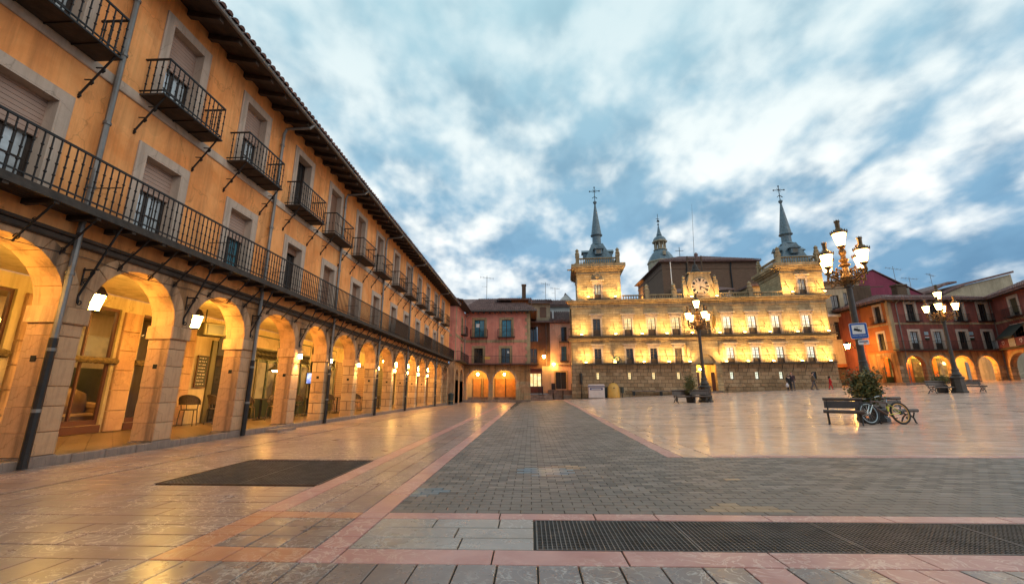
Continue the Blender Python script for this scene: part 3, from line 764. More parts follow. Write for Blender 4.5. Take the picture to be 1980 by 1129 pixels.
    m=MB()
    x=bx
    while x<X1: m.tube([(x,by+.02,3.93),(x,by+.02,4.72)],.012,4,False); x+=.112
    x=X0
    while x<3.3: m.tube([(x,by+.02,3.93),(x,by+.02,4.72)],.012,4,False); x+=.112
    obj('distant_balusters',m,'iron',bal,kind='stuff')
    # little stay rails from wall to handrail, dark screens
    m=MB()
    for e in (6.3,9.0,11.5,13.9,16.4,18.9): m.tube([(e,by+.02,4.45),(e,0,4.45)],.010,4); 
    obj('stay_bar',m,'iron',bal,kind='stuff')
    for a,b in ((21.4,23.6),(27.6,29.6)):
        m=MB(); m.box(a,b,by+.035,by+.05,3.95,4.78); obj('privacy_screen',m,'shutterd',bal)
    # struts
    SM=MB(); strut(SM,0,by+.03,3.78,-.001,3.22,.016,False); scroll(SM,(0,-.05,3.26),.06,'yz',1.3,.009); scroll(SM,(0,-.25,3.52),.04,'yz',1.2,.007)
    SM=SM.mesh('balcony_strut','iron')
    BM=MB(); BM.tube([(0,by+.02,3.80),(0,by+.06,3.72),(0,-.02,2.62),(0,-.035,2.50)],.018,5); BM.tube([(0,-.01,3.06),(0,-.26,3.06)],.018,4); BM.tube([(0,-.02,3.10),(0,-.02,2.80)],.012,4)
    scroll(BM,(0,-.08,2.86),.06,'yz',1.4,.009); scroll(BM,(0,-.17,3.00),.045,'yz',1.4,.008,-1); scroll(BM,(0,-.06,2.50),.05,'yz',1.3,.009); BM.tube([(0,-.08,2.80),(0,-.16,2.93),(0,-.21,3.01)],.009,4); scroll(BM,(0,by+.12,3.72),.05,'yz',1.3,.009)
    BM=BM.mesh('pier_bracket','iron')
    for a,e in zip(PE,PE[1:]):
        if e<2: continue
        if a>0: put('pier_bracket',BM,t,(a-.21,0,0))
        g=e-.42-a
        put('balcony_strut',SM,t,(a+.34,0,0)); put('balcony_strut',SM,t,(a+g*.5+.1,0,0)); put('balcony_strut',SM,t,(e-.62,0,0))
    # cable
    m=MB(); pts=[]
    for a in PE: pts+=[(a-.21,-.03,3.26),(a+.9,-.025,3.19)]
    m.tube(pts,.006,4); obj('cable',m,'black',t)
    # ---- upper balconies
    UB=MB(); UB.box(-.78,.78,by+.02,-.001,6.56,6.60); ub_me=UB.mesh('balcony','slab')
    rl=MB(); railing(rl,[(-.76,0),(-.76,by+.04),(.76,by+.04),(.76,0)],6.60,7.36,.125,.008,bal=False); rl.tube([(-.78,by+.02,6.58),(.78,by+.02,6.58)],.02,4); rl_me=rl.mesh('handrail','iron')
    rf=MB(); railing(rf,[(-.76,-.02),(-.76,by+.04),(.76,by+.04),(.76,-.02)],6.60,7.36,.118,.008,True,True); rf_me=rf.mesh('railing','iron')
    sm=MB(); strut(sm,0,by+.06,6.56,-.001,5.86,.018); st_me=sm.mesh('strut','iron')
    pl=MB()
    for x in (-.4,0,.4): pl.box(x-.01,x+.01,by+.03,-.003,6.538,6.558)
    pl_me=pl.mesh('slab_bar','iron')
    for i,c in enumerate(wc):
        b=put('balcony',ub_me,t,(c-.05,0,0))
        if 4<c<13.2 :
            put('handrail',rl_me,b); put('slab_bar',pl_me,b)
            n=13
            for k in range(n+1): 
                if 4<c: put('baluster',me,b,(-.76+1.52*k/n,by+.04,6.60))
            for sx in (-.76,.76):
                for k in range(1,4): put('baluster',me,b,(sx,by+.04-by*k/4,6.60))
        else: put('railing',rf_me,b)
        for sx in (-.7,.7): put('strut',st_me,b,(sx,0,0))
        us={4:.5,5:.45,6:.45,7:0,8:1,9:1,10:.4,11:.5,12:1,13:.45,14:.4,15:0,16:.3}.get(i,.5)
        ls={4:.42,5:.40,6:.42,7:.15,8:1,9:1,10:1,11:.5,12:.8,13:1,14:.6,15:.9,16:.5}.get(i,.5)
        window(t,c,6.62,OW,1.96,'surround',.17,.03,us,'shutter' if i<8 else 'shutterd','curtain' if i in(4,5,6) else 'glass','woodd',2,3,.22)
        window(t,c,3.95,OW,1.63,'surround',.17,.03,ls,'shutter' if i<7 else 'shutterd','curtain' if i in(3,4,5) else 'glass' if i>6 else 'blueglass','woodd',2,3,.22)
    # ---- eaves
    m=MB(); m.quad((X0,-.82,9.00),(X1+.55,-.82,9.00),(X1+.55,.05,9.225),(X0,.05,9.225)); m.quad((X0,-.82,9.05),(X0,.05,9.275),(X1+.55,.05,9.275),(X1+.55,-.82,9.05)); m.quad((X0,-.82,9.0),(X0,-.82,9.05),(X1+.55,-.82,9.05),(X1+.55,-.82,9.0)); obj('eave_boards',m,'soffit',t)
    rm=MB(); rm.add([(-.06,-.76,8.90),(.06,-.76,8.90),(.06,-.0015,9.06),(-.06,-.0015,9.06),(-.06,-.76,9.01),(.06,-.76,9.01),(.06,-.0015,9.205),(-.06,-.0015,9.205)],[(0,3,2,1),(4,5,6,7),(0,1,5,4),(1,2,6,5),(2,3,7,6),(3,0,4,7)]); rm=rm.mesh('rafter','soffit')
    x=X0+.3
    while x<X1+.4: put('rafter',rm,t,(x,0,0)); x+=.62
    m=MB(); m.tube([(X0,-.87,9.03),(X1+.55,-.87,9.03)],.05,8); obj('gutter',m,'zinc',t)
    m=MB(); m.quad((X0,-.84,9.08),(X1+.55,-.84,9.08),(X1+.55,3.2,10.5),(X0,3.2,10.5)); m.quad((X0,7,9.2),(X0,3.2,10.5),(X1+.55,3.2,10.5),(X1+.55,7,9.2)); rf=obj('roof',m,'tile',t)
    m=MB(); roof_tiles(m,(X0,-.93,9.07),(1,0,0),(0,4.0,1.40),X1+.55-X0,lambda s:(0,1.3),.2,.42,.075); obj('eave_tiles',m,'tile',rf,kind='stuff')
    m=MB(); m.prism([(X1+.56,9.0),(X1+.62,9.0),(X1+.62,9.2),(X1+.56,9.2)],-.85,3.0); obj('verge_board',m,'soffit',t)
    # ---- downpipes
    for x in (6.2,11.0,15.4,20.35,25.3,33.3):
        m=MB(); m.tube([(x+.18,-.87,9.0),(x+.12,-.8,8.86),(x+.02,-.15,8.78),(x,-.09,8.6),(x,-.09,4.75)],.045,8); m.tube([(x,-.09,4.75),(x,-.09,1.9)],.045,8);lo_=MB(); lo_.tube([(x,-.09,1.9),(x,-.09,.02)],.055,8)
        for z in (8.2,7.0,5.6,4.4,2.9,1.7,.8): m.tube([(x,-.09,z),(x,-.09,z+.05)],.06,8)
        dp=obj('downpipe',m,'zinc',t); obj('iron_shoe',lo_,'iron',dp)
    # ---- back of arcade: shop fronts
    B=3.12
    m=MB(); wall_holes(m,X0,12.95,.14,3.47,[(6.2,8.05,.32,3.15),(9.0,10.35,.32,3.15),(11.0,12.4,.32,3.15)],B,.15); obj('shop_wall',m,'warmwall',t)
    m=MB(); m.box(12.95,X1,B,B+.1,.14,3.47); obj('back_wall',m,'warmwall',t)
    for a,b in ((8.15,8.9),(10.38,10.97),(12.43,12.93)):
        z=.14
        for k in range(6):
            mm=MB(); mm.cbox(a+.05,b-.05,B-.07,B-.001,z+.004,z+.49,.012); obj('pilaster_stone',mm,'pier',t); z+=.495
    for a,b in ((6.2,8.05),(9.0,10.35),(11.0,12.4)):
        f=MB(); y=B+.06
        f.box(a,b,y,y+.06,.32,.44); f.box(a,b,y,y+.06,3.08,3.15); f.box(a,a+.06,y,y+.06,.44,3.08); f.box(b-.06,b,y,y+.06,.44,3.08); mid=(a+b)/2; f.box(mid-.02,mid+.02,y,y+.06,.44,3.08)
        fo=obj('shop_window',f,'redwood',t); g=MB(); g.quad((a+.06,y+.028,.44),(b-.06,y+.028,.44),(b-.06,y+.028,3.08),(a+.06,y+.028,3.08)); obj('pane',g,'clearglass',fo)
        sg=MB(); sg.box(a-.02,b+.02,B-.03,B+.05,.14,.318); obj('stall_riser',sg,'redwood',fo)
        gl=MB(); rr=[]
        n=26
        gl.tube([(a-.08+(b-a+.16)*k/n,B-.05,1.84+.006*math.sin(k*2.1)) for k in range(n+1)],[.075+.008*(k%2) for k in range(n+1)],8); go=obj('reed_garland',gl,'rope',fo)
    # room behind
    m=MB(); m.quad((5.9,5.6,.14),(14.2,5.6,.14),(14.2,5.6,3.4),(5.9,5.6,3.4)); m.quad((5.9,B+.15,.14),(5.9,5.6,.14),(5.9,5.6,3.4),(5.9,B+.15,3.4)); m.quad((14.2,B+.15,.14),(14.2,B+.15,3.4),(14.2,5.6,3.4),(14.2,5.6,.14)); m.quad((5.9,B+.15,3.4),(14.2,B+.15,3.4),(14.2,5.6,3.4),(5.9,5.6,3.4)); obj('shop_room',m,'cream',t)
    m=MB(); m.quad((5.9,B+.15,.15),(14.2,B+.15,.15),(14.2,5.6,.15),(5.9,5.6,.15)); obj('shop_floor',m,'redwood',t)
    m=MB(); m.box(10.6,13.1,5.2,5.25,.15,1.75); obj('display_panel',m,'panel',t)
    for x in (11.1,12.5): 
        m=MB(); m.box(x-.1,x+.1,5.17,5.19,.7,1.6); q=obj('panel_frame',m,'surround',t); m=MB(); m.box(x-.06,x+.06,5.16,5.168,.75,1.55); obj('panel_mirror',m,'panel',q)
    m=MB(); m.box(7.0,12.0,4.2,4.4,3.36,3.39); obj('shop_light',m,'litwarmlamp',t)
    m=MB(); m.box(11.2,12.9,5.55,5.58,2.0,2.7); obj('wall_picture',m,'litdim',t)
    # chalkboard wall, doorway
    m=MB(); m.box(13.62,14.95,B-.06,B-.001,.14,2.75); dw=obj('doorway',m,'oliv',t); m=MB(); m.box(13.85,14.75,B-.075,B-.062,.15,2.3); obj('door_opening',m,'glass',dw)
    # green pub front
    for a,b in ((15.2,17.3),(17.6,19.9),(20.2,22.6)):
        f=obj('pub_front',MB().box(a,b,B-.10,B-.002,.14,3.22),'greenp',t)
        g=MB(); g.box(a+.1,b-.1,B-.12,B-.102,2.74,3.16); obj('fascia_board',g,'cream',f)
        g=MB(); g.box(a+.1,b-.1,B-.115,B-.103,2.32,2.70); obj('lattice_back',g,'oliv',f)
        g=MB(); nn=22
        for k in range(nn):
            xx=a+.12+(b-a-.24)*k/nn; w_=(b-a-.24)/nn; g.tube([(xx,B-.122,2.33),(xx+w_,B-.122,2.69)],.008,4,False); g.tube([(xx+w_,B-.126,2.33),(xx,B-.126,2.69)],.008,4,False)
        obj('lattice',g,'pit',f,kind='stuff')
        g=MB(); g.box(a+.12,b-.12,B-.115,B-.103,.85,2.2); obj('pub_window',g,'litdim',f)
        for k in range(4):
            g=MB(); xx=a+.1+(b-a-.2)*k/3; g.box(xx-.05,xx+.05,B-.16,B-.101,.14,2.3); obj('pilaster',g,'oliv' if k%2 else 'greenp',f)
    for a,b in ((22.9,25.2),(25.6,27.8),(28.3,30.3),(30.9,33.2),(33.8,36)):
        g=MB()
        for k in range(22): g.box(a,b,B-.05,B-.003,.16+k*.115,.16+k*.115+.105)
        obj('roll_door',g,'shutterd' if a<28 else 'oliv',t)
    # wall beyond the last arch
    return t
def warm(): MATS['litwarmlamp']=emis('shop_lamp',(1,.58,.17),26)
warm()
ab=arcade_building()
def lettering(name,text,size,mat,parent,M,ext=.002):
    c=bpy.data.curves.new(name,'FONT'); c.body=text; c.size=size; c.extrude=ext; c.align_x='CENTER'; c.align_y='CENTER'; c.resolution_u=3
    o=bpy.data.objects.new(name,c); COL.objects.link(o)
    me=bpy.data.meshes.new_from_object(o.evaluated_get(bpy.context.evaluated_depsgraph_get())); bpy.data.objects.remove(o)
    me.materials.clear(); me.materials.append(MATS[mat]); o=put(name,me,parent); o.matrix_local=M; return o
XZ=Matrix.Rotation(R(90),4,'X')    # text standing upright, read from -y
lettering('lettering','Pint',.30,'black',ab,Matrix.Translation((21.4,3.12-.13,2.95))@XZ)
def arcade_floor():
    f=obj('arcade_pavement',MB().box(-11.5,-7.43,-7.2,40.5,-.05,.128),'floorw'); f['kind']='structure'
    y=-2.0; 
    while y<38.4:
        L=rnd.uniform(.42,.62)
        inpier=any(e-.46<y+L/2<e+.04 for e in PE)
        m=MB(); m.cbox(-L/2+.004,L/2-.004,-.025,.05,-.03,.133+rnd.uniform(-.004,.004),.014)
        M_=rot_m((-7.385,y+L/2,0),R(90)); k=obj('kerb_stone',m,'kerb',f); k.matrix_local=M_; y+=L
    m=MB(); m.box(-7.36,-7.0,12.05,13.0,-.02,.07); obj('step',m,'kerb',f)
arcade_floor()
# ================================================================= lights
WARM=(1,.50,.10)
def spot(name,loc,to,energy,angle=110,blend=.9,col=WARM,parent=None,size=.06):
    l=bpy.data.lights.new(name,'SPOT'); l.energy=energy; l.spot_size=R(angle); l.spot_blend=blend; l.color=col; l.shadow_soft_size=size
    o=bpy.data.objects.new(name,l); COL.objects.link(o); o.location=loc
    o.rotation_euler=(Vector(to)-Vector(loc)).to_track_quat('-Z','Y').to_euler()
    if parent: o.parent=parent
    return o
# ================================================================= TOWN HALL
TH_A=Vector((4.8235,49.5,0)); TH_R=-R(4.322)
TH_M=rot_m(TH_A,TH_R)
def baluster_run(mb,x0,x1,y0,y1,z0,z1,sp=.26):
    """stone balustrade between two points"""
    L=math.hypot(x1-x0,y1-y0); n=max(2,int(L/sp)); dx,dy=(x1-x0)/L,(y1-y0)/L
    for i in range(n):
        s=(i+.5)*L/n; x,y=x0+dx*s,y0+dy*s; H=z1-z0
        mb.lathe([(.05,0),(.05,.06*H),(.085,.3*H),(.04,.62*H),(.065,.92*H),(.065,H)],6,(x,y,z0),caps=False)
    return mb
def statue(mb,c,h=1.0,r=.2):
    mb.box(c[0]-r*1.1,c[0]+r*1.1,c[1]-r*1.1,c[1]+r*1.1,c[2],c[2]+.25*h)
    mb.lathe([(r*.8,.25*h),(r*1.25,.36*h),(r*.95,.55*h),(r*.7,.66*h),(r*1.1,.74*h),(r*.75,.86*h),(r*.35,.95*h),(.02,h)],8,c); return mb
def cornice(mb,x0,x1,y,z0,steps,yb=1.0,ends=True):
    """projecting courses; steps=[(dz,proj)]"""
    z=z0
    for dz,p in steps:
        mb.cbox(x0-(p if ends else 0),x1+(p if ends else 0),y-p,y+yb,z+.001,z+dz-.001,min(.03,dz*.3)); z+=dz
    return mb
def spire(t,c,zb,hw,sc_=1.0,mat='slate'):
    """pyramid roof with dormers, round neck, cone, ball and cross"""
    x,y=c
    m=MB(); m.lathe([(hw*1.414,0),(hw*1.414,.08),(hw*1.25,.5),(.95,3.35*sc_)],4,(x,y,zb),PI/4); rf=obj('spire_roof',m,mat,t)
    for a in range(4):
        q=Matrix.Translation((x,y,zb+1.25))@Matrix.Rotation(a*PI/2,4,'Z')@Matrix.Diagonal((1.05,1.0,1.0,1)); d=MB(q)
        d.box(-.42,.42,-hw*.86,-hw*.35,.35,1.0); d.prism([(-.62,.98),(.62,.98),(0,1.42)],-hw*.95,-.3); do=obj('dormer',d,mat,rf)
        d=MB(q); d.box(-.26,.26,-hw*.86-.02,-hw*.86-.004,.42,.92); obj('dormer_window',d,'grey',rf)
    m=MB(); z=zb+3.25*sc_
    m.lathe([(.80,0),(.80,.08),(.62,.22),(.55,.3),(.53,1.15*sc_),(.60,1.25*sc_),(.74,1.32*sc_),(.76,1.42*sc_),(.66,1.5*sc_),(.11,5.6*sc_),(.11,5.72*sc_)],16,(x,y,z)); obj('spire_cone',m,mat,t)
    m=MB(); z2=z+5.68*sc_
    m.lathe([(.08,0),(.13,.05),(.24,.25),(.26,.33),(.2,.42),(.06,.52),(.05,.7)],10,(x,y,z2)); fo=obj('finial',m,'slate',t)
    m=MB(); zc=z2+.66
    m.tube([(x,y,zc),(x,y,zc+1.8*sc_)],.045,5); m.tube([(x-.62,y,zc+1.25*sc_),(x+.62,y,zc+1.25*sc_)],.045,5)
    for p in ((x-.62,zc+1.25*sc_),(x+.62,zc+1.25*sc_),(x,zc+1.8*sc_)): m.sphere((p[0],y,p[1]),.10,6,4)
    m.tube([(x-.3,y,zc+.25),(x-.12,y,zc+.42),(x+.12,y,zc+.38),(x+.32,y,zc+.2)],.05,4)
    for sx in(-1,1):
        for sz in (-1,1): m.tube([(x+sx*.06,y,zc+1.25*sc_+sz*.06),(x+sx*.24,y,zc+1.25*sc_+sz*.24)],.02,4)
    obj('cross',m,'iron',t)
def town_hall():
    t=thing('town_hall','floodlit yellow stone town hall with two spired corner towers and a clock gable','building',TH_A,TH_R)
    W=28.05
    f2=[3.0,6.55,9.2,11.87,17.45,20.1,22.6,25.75]; OW2,OW1=.92,.84
    gw=[2.87,6.38,9.0,11.68,17.29,19.88,22.35,25.69]
    holes=[(c-OW2/2,c+OW2/2,7.33,9.40) for c in f2]+[(c-OW1/2,c+OW1/2,4.2,5.92) for c in f2]
    # plinth and ground floor
    m=MB(); wall_holes(m,-.06,W+.06,-.2,4.1,[(c-.23,c+.23,2.42,3.22) for c in gw]+[(13.62,15.68,-.2,4.1)],-.06,.25); obj('ground_floor_wall',m,'stonedark',t)
    z=.1
    # two plinth courses of single blocks, stepping with the rising ground
    for k,(hh,p) in enumerate(((.5,.16),(.42,.12))):
        x=-.1; base=1.0+ (0 if k==0 else .5)
        while x<W:
            L=rnd.uniform(.9,1.5); e=min(W+.1,x+L)
            if not(x<15.8 and e>13.5):
                gzz=.3+1.28*((x+e)/2)/28
                zb=gzz-.35+ (0 if k==0 else .78); zt=zb+(.78 if k==0 else .30)
                m=MB(); m.cbox(x+.006,e-.006,-.06-p,-.062,zb,zt-.006,.02); obj('plinth_stone',m,'stonedark',t)
            x=e
    m=MB(); wall_holes(m,0,W,4.1,6.6,[h for h in holes if h[2]<5],0,.25); obj('first_floor_wall',m,'stone',t)
    m=MB(); wall_holes(m,.1,W-.05,7.05,10.62,[h for h in holes if h[2]>5],0,.25); obj('second_floor_wall',m,'stone',t)
    m=MB(); m.quad((0,.0,-.2),(0,14,-.2),(0,14,11.0),(0,.0,11.0)); m.quad((W,0,-.2),(W,0,11),(W,14,11),(W,14,-.2)); m.quad((0,14,-.2),(W,14,-.2),(W,14,11),(0,14,11)); obj('side_wall',m,'stone',t)
    m=MB(); m.box(.05,W-.05,.05,13.9,11.0,11.25); obj('flat_roof',m,'grey',t)
    m=MB(); cornice(m,0,W,0,6.6,[(.14,.10),(.05,.04),(.12,.30),(.05,.24),(.09,.42)],.5); obj('lower_cornice',m,'trim',t)
    m=MB(); cornice(m,.05,W-.05,0,10.62,[(.12,.10),(.30,.02),(.10,.16),(.05,.10),(.14,.40),(.05,.34),(.13,.55)],.5); obj('upper_cornice',m,'trim',t)
    for k,x in enumerate(np.linspace(.4,W-.4,44)):
        m=MB(); m.cbox(x-.07,x+.07,-.25,-.021,11.0,11.066,.01)
    # pilasters
    for x in (.35,13.0,16.3,W-.4):
        for z0,z1 in ((4.14,6.58),(7.07,10.6)):
            m=MB(); m.cbox(x-.22,x+.22,-.07,-.001,z0,z1,.015); obj('pilaster',m,'stone',t)
    # windows
    for i,c in enumerate(f2):
        window(t,c,7.33,OW2,2.07,'surround',.17,.06,0,pane='litw' if i>3 else 'lity' if i in(1,2,3) else 'glass',frame='winframe',leaves=2,rows=4,dep=.16,solid=.36,head=True)
        window(t,c,4.2,OW1,1.72,'surround',.16,.06,0,pane='litg' if i>3 else 'litdim' if i==3 else 'glass',frame='winframe',leaves=2,rows=4,dep=.16,solid=.30,head=True)
        window(t,gw[i],2.42,.46,.80,'trim',.06,.012,0,pane=('lity' if i<4 else 'litg') if i<7 else 'glass',frame='woodd',leaves=1,rows=3,dep=.1,y=-.06,cols=1)
    # portal
    mid,r=14.65,1.03
    m=MB(); arcade(m,13.05,16.25,6.58,[(mid-r,mid+r,4.02,5.15)],-.10,.3,zb=4.02); obj('portal_wall',m,'stone',t)
    for sx in (-1,1):
        z=.6
        for k in range(6):
            m=MB(); xa=mid+sx*1.35; m.cbox(xa-.31,xa+.31,-.16,.2,z+.005,z+.56,.02); obj('portal_stone',m,'stone',t); z+=.565
        m=MB(); m.cbox(mid+sx*1.32-.42,mid+sx*1.32+.42,-.22,.2,3.99,4.2,.03); obj('portal_impost',m,'trim',t)
        m=MB(); m.cbox(mid+sx*1.72-.2,mid+sx*1.72+.2,-.2,-.101,5.0,6.1,.03); m.prism([(mid+sx*1.72-.26,6.1),(mid+sx*1.72+.26,6.1),(mid+sx*1.72,6.4)],-.22,-.101); obj('portal_plaque',m,'trim',t)
    P=arch_pts(mid-r-.28,mid+r+.28,4.2,5.42,11); Q=arch_pts(mid-r+.02,mid+r-.02,4.2,5.13,11)
    for k in range(11):
        m=MB(); m.prism([P[k],P[k+1],Q[k+1],Q[k]],-.19,-.101); obj('portal_voussoir',m,'trim',t)
    m=MB(); m.box(mid-r,mid+r,.32,.38,3.98,4.06); m.tube([(mid,.3,4.06),(mid,.3,5.1)],.03,4)
    for a in range(1,6): m.tube([(mid,.3,4.1),(mid-.95*math.cos(PI*a/6),.3,4.1+.95*math.sin(PI*a/6))],.02,4)
    m.prism(arch_pts(mid-r,mid+r,4.06,5.12),.34,.36); obj('fanlight',m,'iron',t)
    m=MB(); m.quad((mid-1.03,1.6,1),(mid+1.03,1.6,1),(mid+1.03,1.6,3.98),(mid-1.03,1.6,3.98)); 
    m.quad((mid-1.03,.2,1),(mid-1.03,1.6,1),(mid-1.03,1.6,3.98),(mid-1.03,.2,3.98)); m.quad((mid+1.03,.2,1),(mid+1.03,.2,3.98),(mid+1.03,1.6,3.98),(mid+1.03,1.6,1)); m.quad((mid-1.03,.2,3.97),(mid+1.03,.2,3.97),(mid+1.03,1.6,3.97),(mid-1.03,1.6,3.97)); obj('entrance_hall',m,'warmwall',t)
    m=MB(); m.box(mid-.72,mid+.1,1.5,1.58,1.02,3.3); obj('inner_door',m,'litwarm',t)
    for xa in (mid-1.0,mid+.65):
        m=MB(); m.box(xa,xa+.35,.45,.52,1.0,3.2); m.box(xa+.05,xa+.3,.43,.449,1.2,1.9); m.box(xa+.05,xa+.3,.43,.449,2.1,3.0); obj('door_leaf',m,'redwood',t)
    m=MB(); m.box(mid-.45,mid-.05,.7,.95,3.45,3.62); obj('hall_lamp',m,'lampsmall',t)
    for k in range(3):
        m=MB(); m.cbox(mid-1.7+.12*k,mid+1.7-.12*k,-.75+.22*k,-.2,.6,.92+.12*k,.02); obj('step',m,'kerb',t)
    window(t,mid,7.33,1.0,2.1,'trim',.2,.08,0,pane='glass',frame='winframe',leaves=2,rows=4,dep=-.06,solid=.35)
    m=MB(); m.cbox(mid-1.25,mid+1.25,-.34,-.001,9.78,9.92,.02); m.prism([(mid-1.35,9.922),(mid+1.35,9.922),(mid,10.5)],-.36,-.001); obj('pediment',m,'trim',t)
    for sx in (-1,1):
        m=MB(); m.cbox(mid+sx*.98-.14,mid+sx*.98+.14,-.22,-.001,7.3,9.779,.02); obj('pediment_pilaster',m,'trim',t)
    # balconies
    def iron_balcony(name,x0,x1,zf,zr,y,struts,back=0):
        b=obj(name,MB().box(x0,x1,y,back-.12,zf-.07,zf),'slab',t)
        m=MB(); railing(m,[(x0+.02,back-.1),(x0+.02,y+.03),(x1-.02,y+.03),(x1-.02,back-.1)],zf,zr,.17,.014,top=.03); obj('railing',m,'iron',b)
        for x in struts:
            s_=MB(); s_.tube([(x,y+.05,zf-.07),(x-.0,back-.075,zf-.95)],.025,4); obj('strut',s_,'iron',b)
        return b
    iron_balcony('balcony',1.2,13.0,4.14,4.93,-.75,[2.2,3.9,6.0,7.2,8.4,9.7,10.9,12.2],-.06)
    iron_balcony('balcony',16.3,W-.2,4.14,4.93,-.75,[16.9,17.9,18.9,20.0,21.1,22.4,23.5,24.8,26.4,27.4],-.06)
    iron_balcony('upper_balcony',-.25,W+.3,7.27,8.13,-.78,[])
    # gable with clock
    g=MB(); prof=[(13.15,11.55),(16.75,11.55),(16.75,13.0),(16.45,13.15),(16.3,13.7),(16.15,14.3),(16.1,14.5),(13.85,14.5),(13.8,14.3),(13.62,13.7),(13.48,13.15),(13.15,13.0)]
    g.prism(prof,.02,.6); gb=obj('clock_gable',g,'trim',t)
    m=MB(); m.cbox(13.65,16.3,-.08,.7,14.5,14.66,.03); obj('gable_coping',m,'trim',gb)
    for x in (13.2,16.7):
        m=MB(); m.cbox(x-.22,x+.22,-.1,.5,11.55,13.2,.03); statue(m,(x,.2,13.2),1.1,.2); obj('gable_pinnacle',m,'trim',gb)
    m=MB(MB and Matrix.Translation((14.95,-.01,12.88))@Matrix.Rotation(R(90),4,'X')); m.lathe([(1.02,-.03),(1.02,.05),(.92,.05),(.92,.02),(.5,.02),(.5,.05),(.44,.05)],28); ck=obj('clock_dial',m,'surround',gb)
    m=MB()
    for k in range(12):
        a=k*PI/6; 
        if k in(6,): continue
        c_,s_=math.sin(a),math.cos(a); rr=.78; w_=.16 if k%2==0 else .07
        m.prism([(14.95+c_*(rr-.14)-s_*w_*.5,12.88+s_*(rr-.14)+c_*w_*.5),(14.95+c_*(rr+.16)-s_*w_,12.88+s_*(rr+.16)+c_*w_),(14.95+c_*(rr+.16)+s_*w_,12.88+s_*(rr+.16)-c_*w_),(14.95+c_*(rr-.14)+s_*w_*.5,12.88+s_*(rr-.14)-c_*w_*.5)],-.075,-.062)
    m.tube([(14.95,-.08,12.88),(15.5,-.08,12.62)],.035,4); m.tube([(14.95,-.085,12.88),(14.92,-.085,12.5)],.045,4); obj('clock_hands',m,'black',ck)
    for k in range(5):
        m=MB(); m.cbox(13.9+.2*k,14.05+.2*k,-.04,.015,11.62,11.9+.12*k,.02)
    m=MB(); m.prism([(13.9,11.6),(16.0,11.6),(15.6,12.0),(14.95,12.25),(14.3,12.0)],-.05,.019); obj('carved_relief',m,'stonedark',gb)
    # bell frame behind the gable
    m=MB()
    for x in (14.1,15.7): m.box(x-.055,x+.055,.9,1.1,11.25,16.9)
    m.box(14.0,15.8,.93,1.07,16.55,16.65); bf=obj('bell_frame',m,'brown',t)
    m=MB(); m.lathe([(.55,0),(.5,.12),(.36,.35),(.3,.7),(.2,.9),(.05,.98)],14,(14.9,1.0,14.9)); m.tube([(14.9,1,15.8),(14.9,1,16.6)],.05,5); obj('bell',m,'bronze',bf)
    # balustrades
    def balus(x0,x1,y0,y1,z0,z1,nm='balustrade'):
        m=MB(); L=math.hypot(x1-x0,y1-y0); dx,dy=(x1-x0)/L,(y1-y0)/L
        q=Matrix.Translation((x0,y0,0))@Matrix.Rotation(math.atan2(dy,dx),4,'Z')
        m.M=q; m.cbox(0,L,-.13,.13,z0,z0+.12,.01); m.cbox(0,L,-.14,.14,z1-.12,z1,.02); b=obj(nm,m,'trim',t)
        m=MB(); baluster_run(m,x0,x1,y0,y1,z0+.121,z1-.121); obj('balusters',m,'trim',b,kind='stuff')
    segs=[(6.1,8.7),(9.2,12.9),(17.0,20.1),(20.6,23.7)]
    for a,b in segs: balus(a,b,.1,.1,11.52,12.12)
    for x in (8.95,12.0,20.35,):
        m=MB(); m.cbox(x-.24,x+.24,-.1,.34,11.515,12.25,.02); statue(m,(x,.12,12.25),1.15,.24); obj('balustrade_pier',m,'trim',t)
    # towers
    for (xa,xb,zc,zt,win,sx,ssc) in ((.9,6.0,15.15,15.95,3.3,3.7,1.0),(23.75,28.2,14.55,15.3,25.95,26.4,.95)):
        D=5.2; zt0=11.515
        m=MB(); wall_holes(m,xa,xb,zt0,zc,[(win-.42,win+.42,11.75,13.55)],.05,.2); m.quad((xa,.05,zt0),(xa,D,zt0),(xa,D,zc),(xa,.05,zc)); m.quad((xb,.05,zt0),(xb,.05,zc),(xb,D,zc),(xb,D,zt0)); m.quad((xa,D,zt0),(xb,D,zt0),(xb,D,zc),(xa,D,zc)); tw=obj('tower_wall',m,'stone',t)
        window(t,win,11.75,.84,1.8,'surround',.16,.05,0,pane='curtain',frame='winframe',leaves=2,rows=5,dep=.14,y=.05,solid=.3,head=True)
        m=MB(); 
        for dz,p,zz in ((.14,.08,zc-.42),(.28,.03,zc-.28),(.2,.25,zc),(.2,.5,zc+.2),(zt-zc-.4,.62,zc+.4)): m.box(xa-p,xb+p,.05-p,D+p,zz+.001,zz+dz-.001)
        obj('tower_cornice',m,'trim',t)
        z1=zt+.9
        for (ax,ay,bx,by_) in ((xa+.2,.2,xb-.2,.2),(xa+.2,.2,xa+.2,D-.1),(xb-.2,.2,xb-.2,D-.1),(xa+.2,D-.1,xb-.2,D-.1)): balus(ax,ay and bx or bx,ay,by_,zt,z1,'tower_balustrade') if False else balus(ax,bx,ay,by_,zt,z1,'tower_balustrade')
        for px,py in ((xa+.15,.15),(xb-.15,.15),(xa+.15,D-.1),(xb-.15,D-.1)):
            m=MB(); m.cbox(px-.2,px+.2,py-.2,py+.2,zt,z1+.1,.02); statue(m,(px,py,z1+.1),1.1 if py<1 else .9,.22); obj('tower_statue',m,'trim',t)
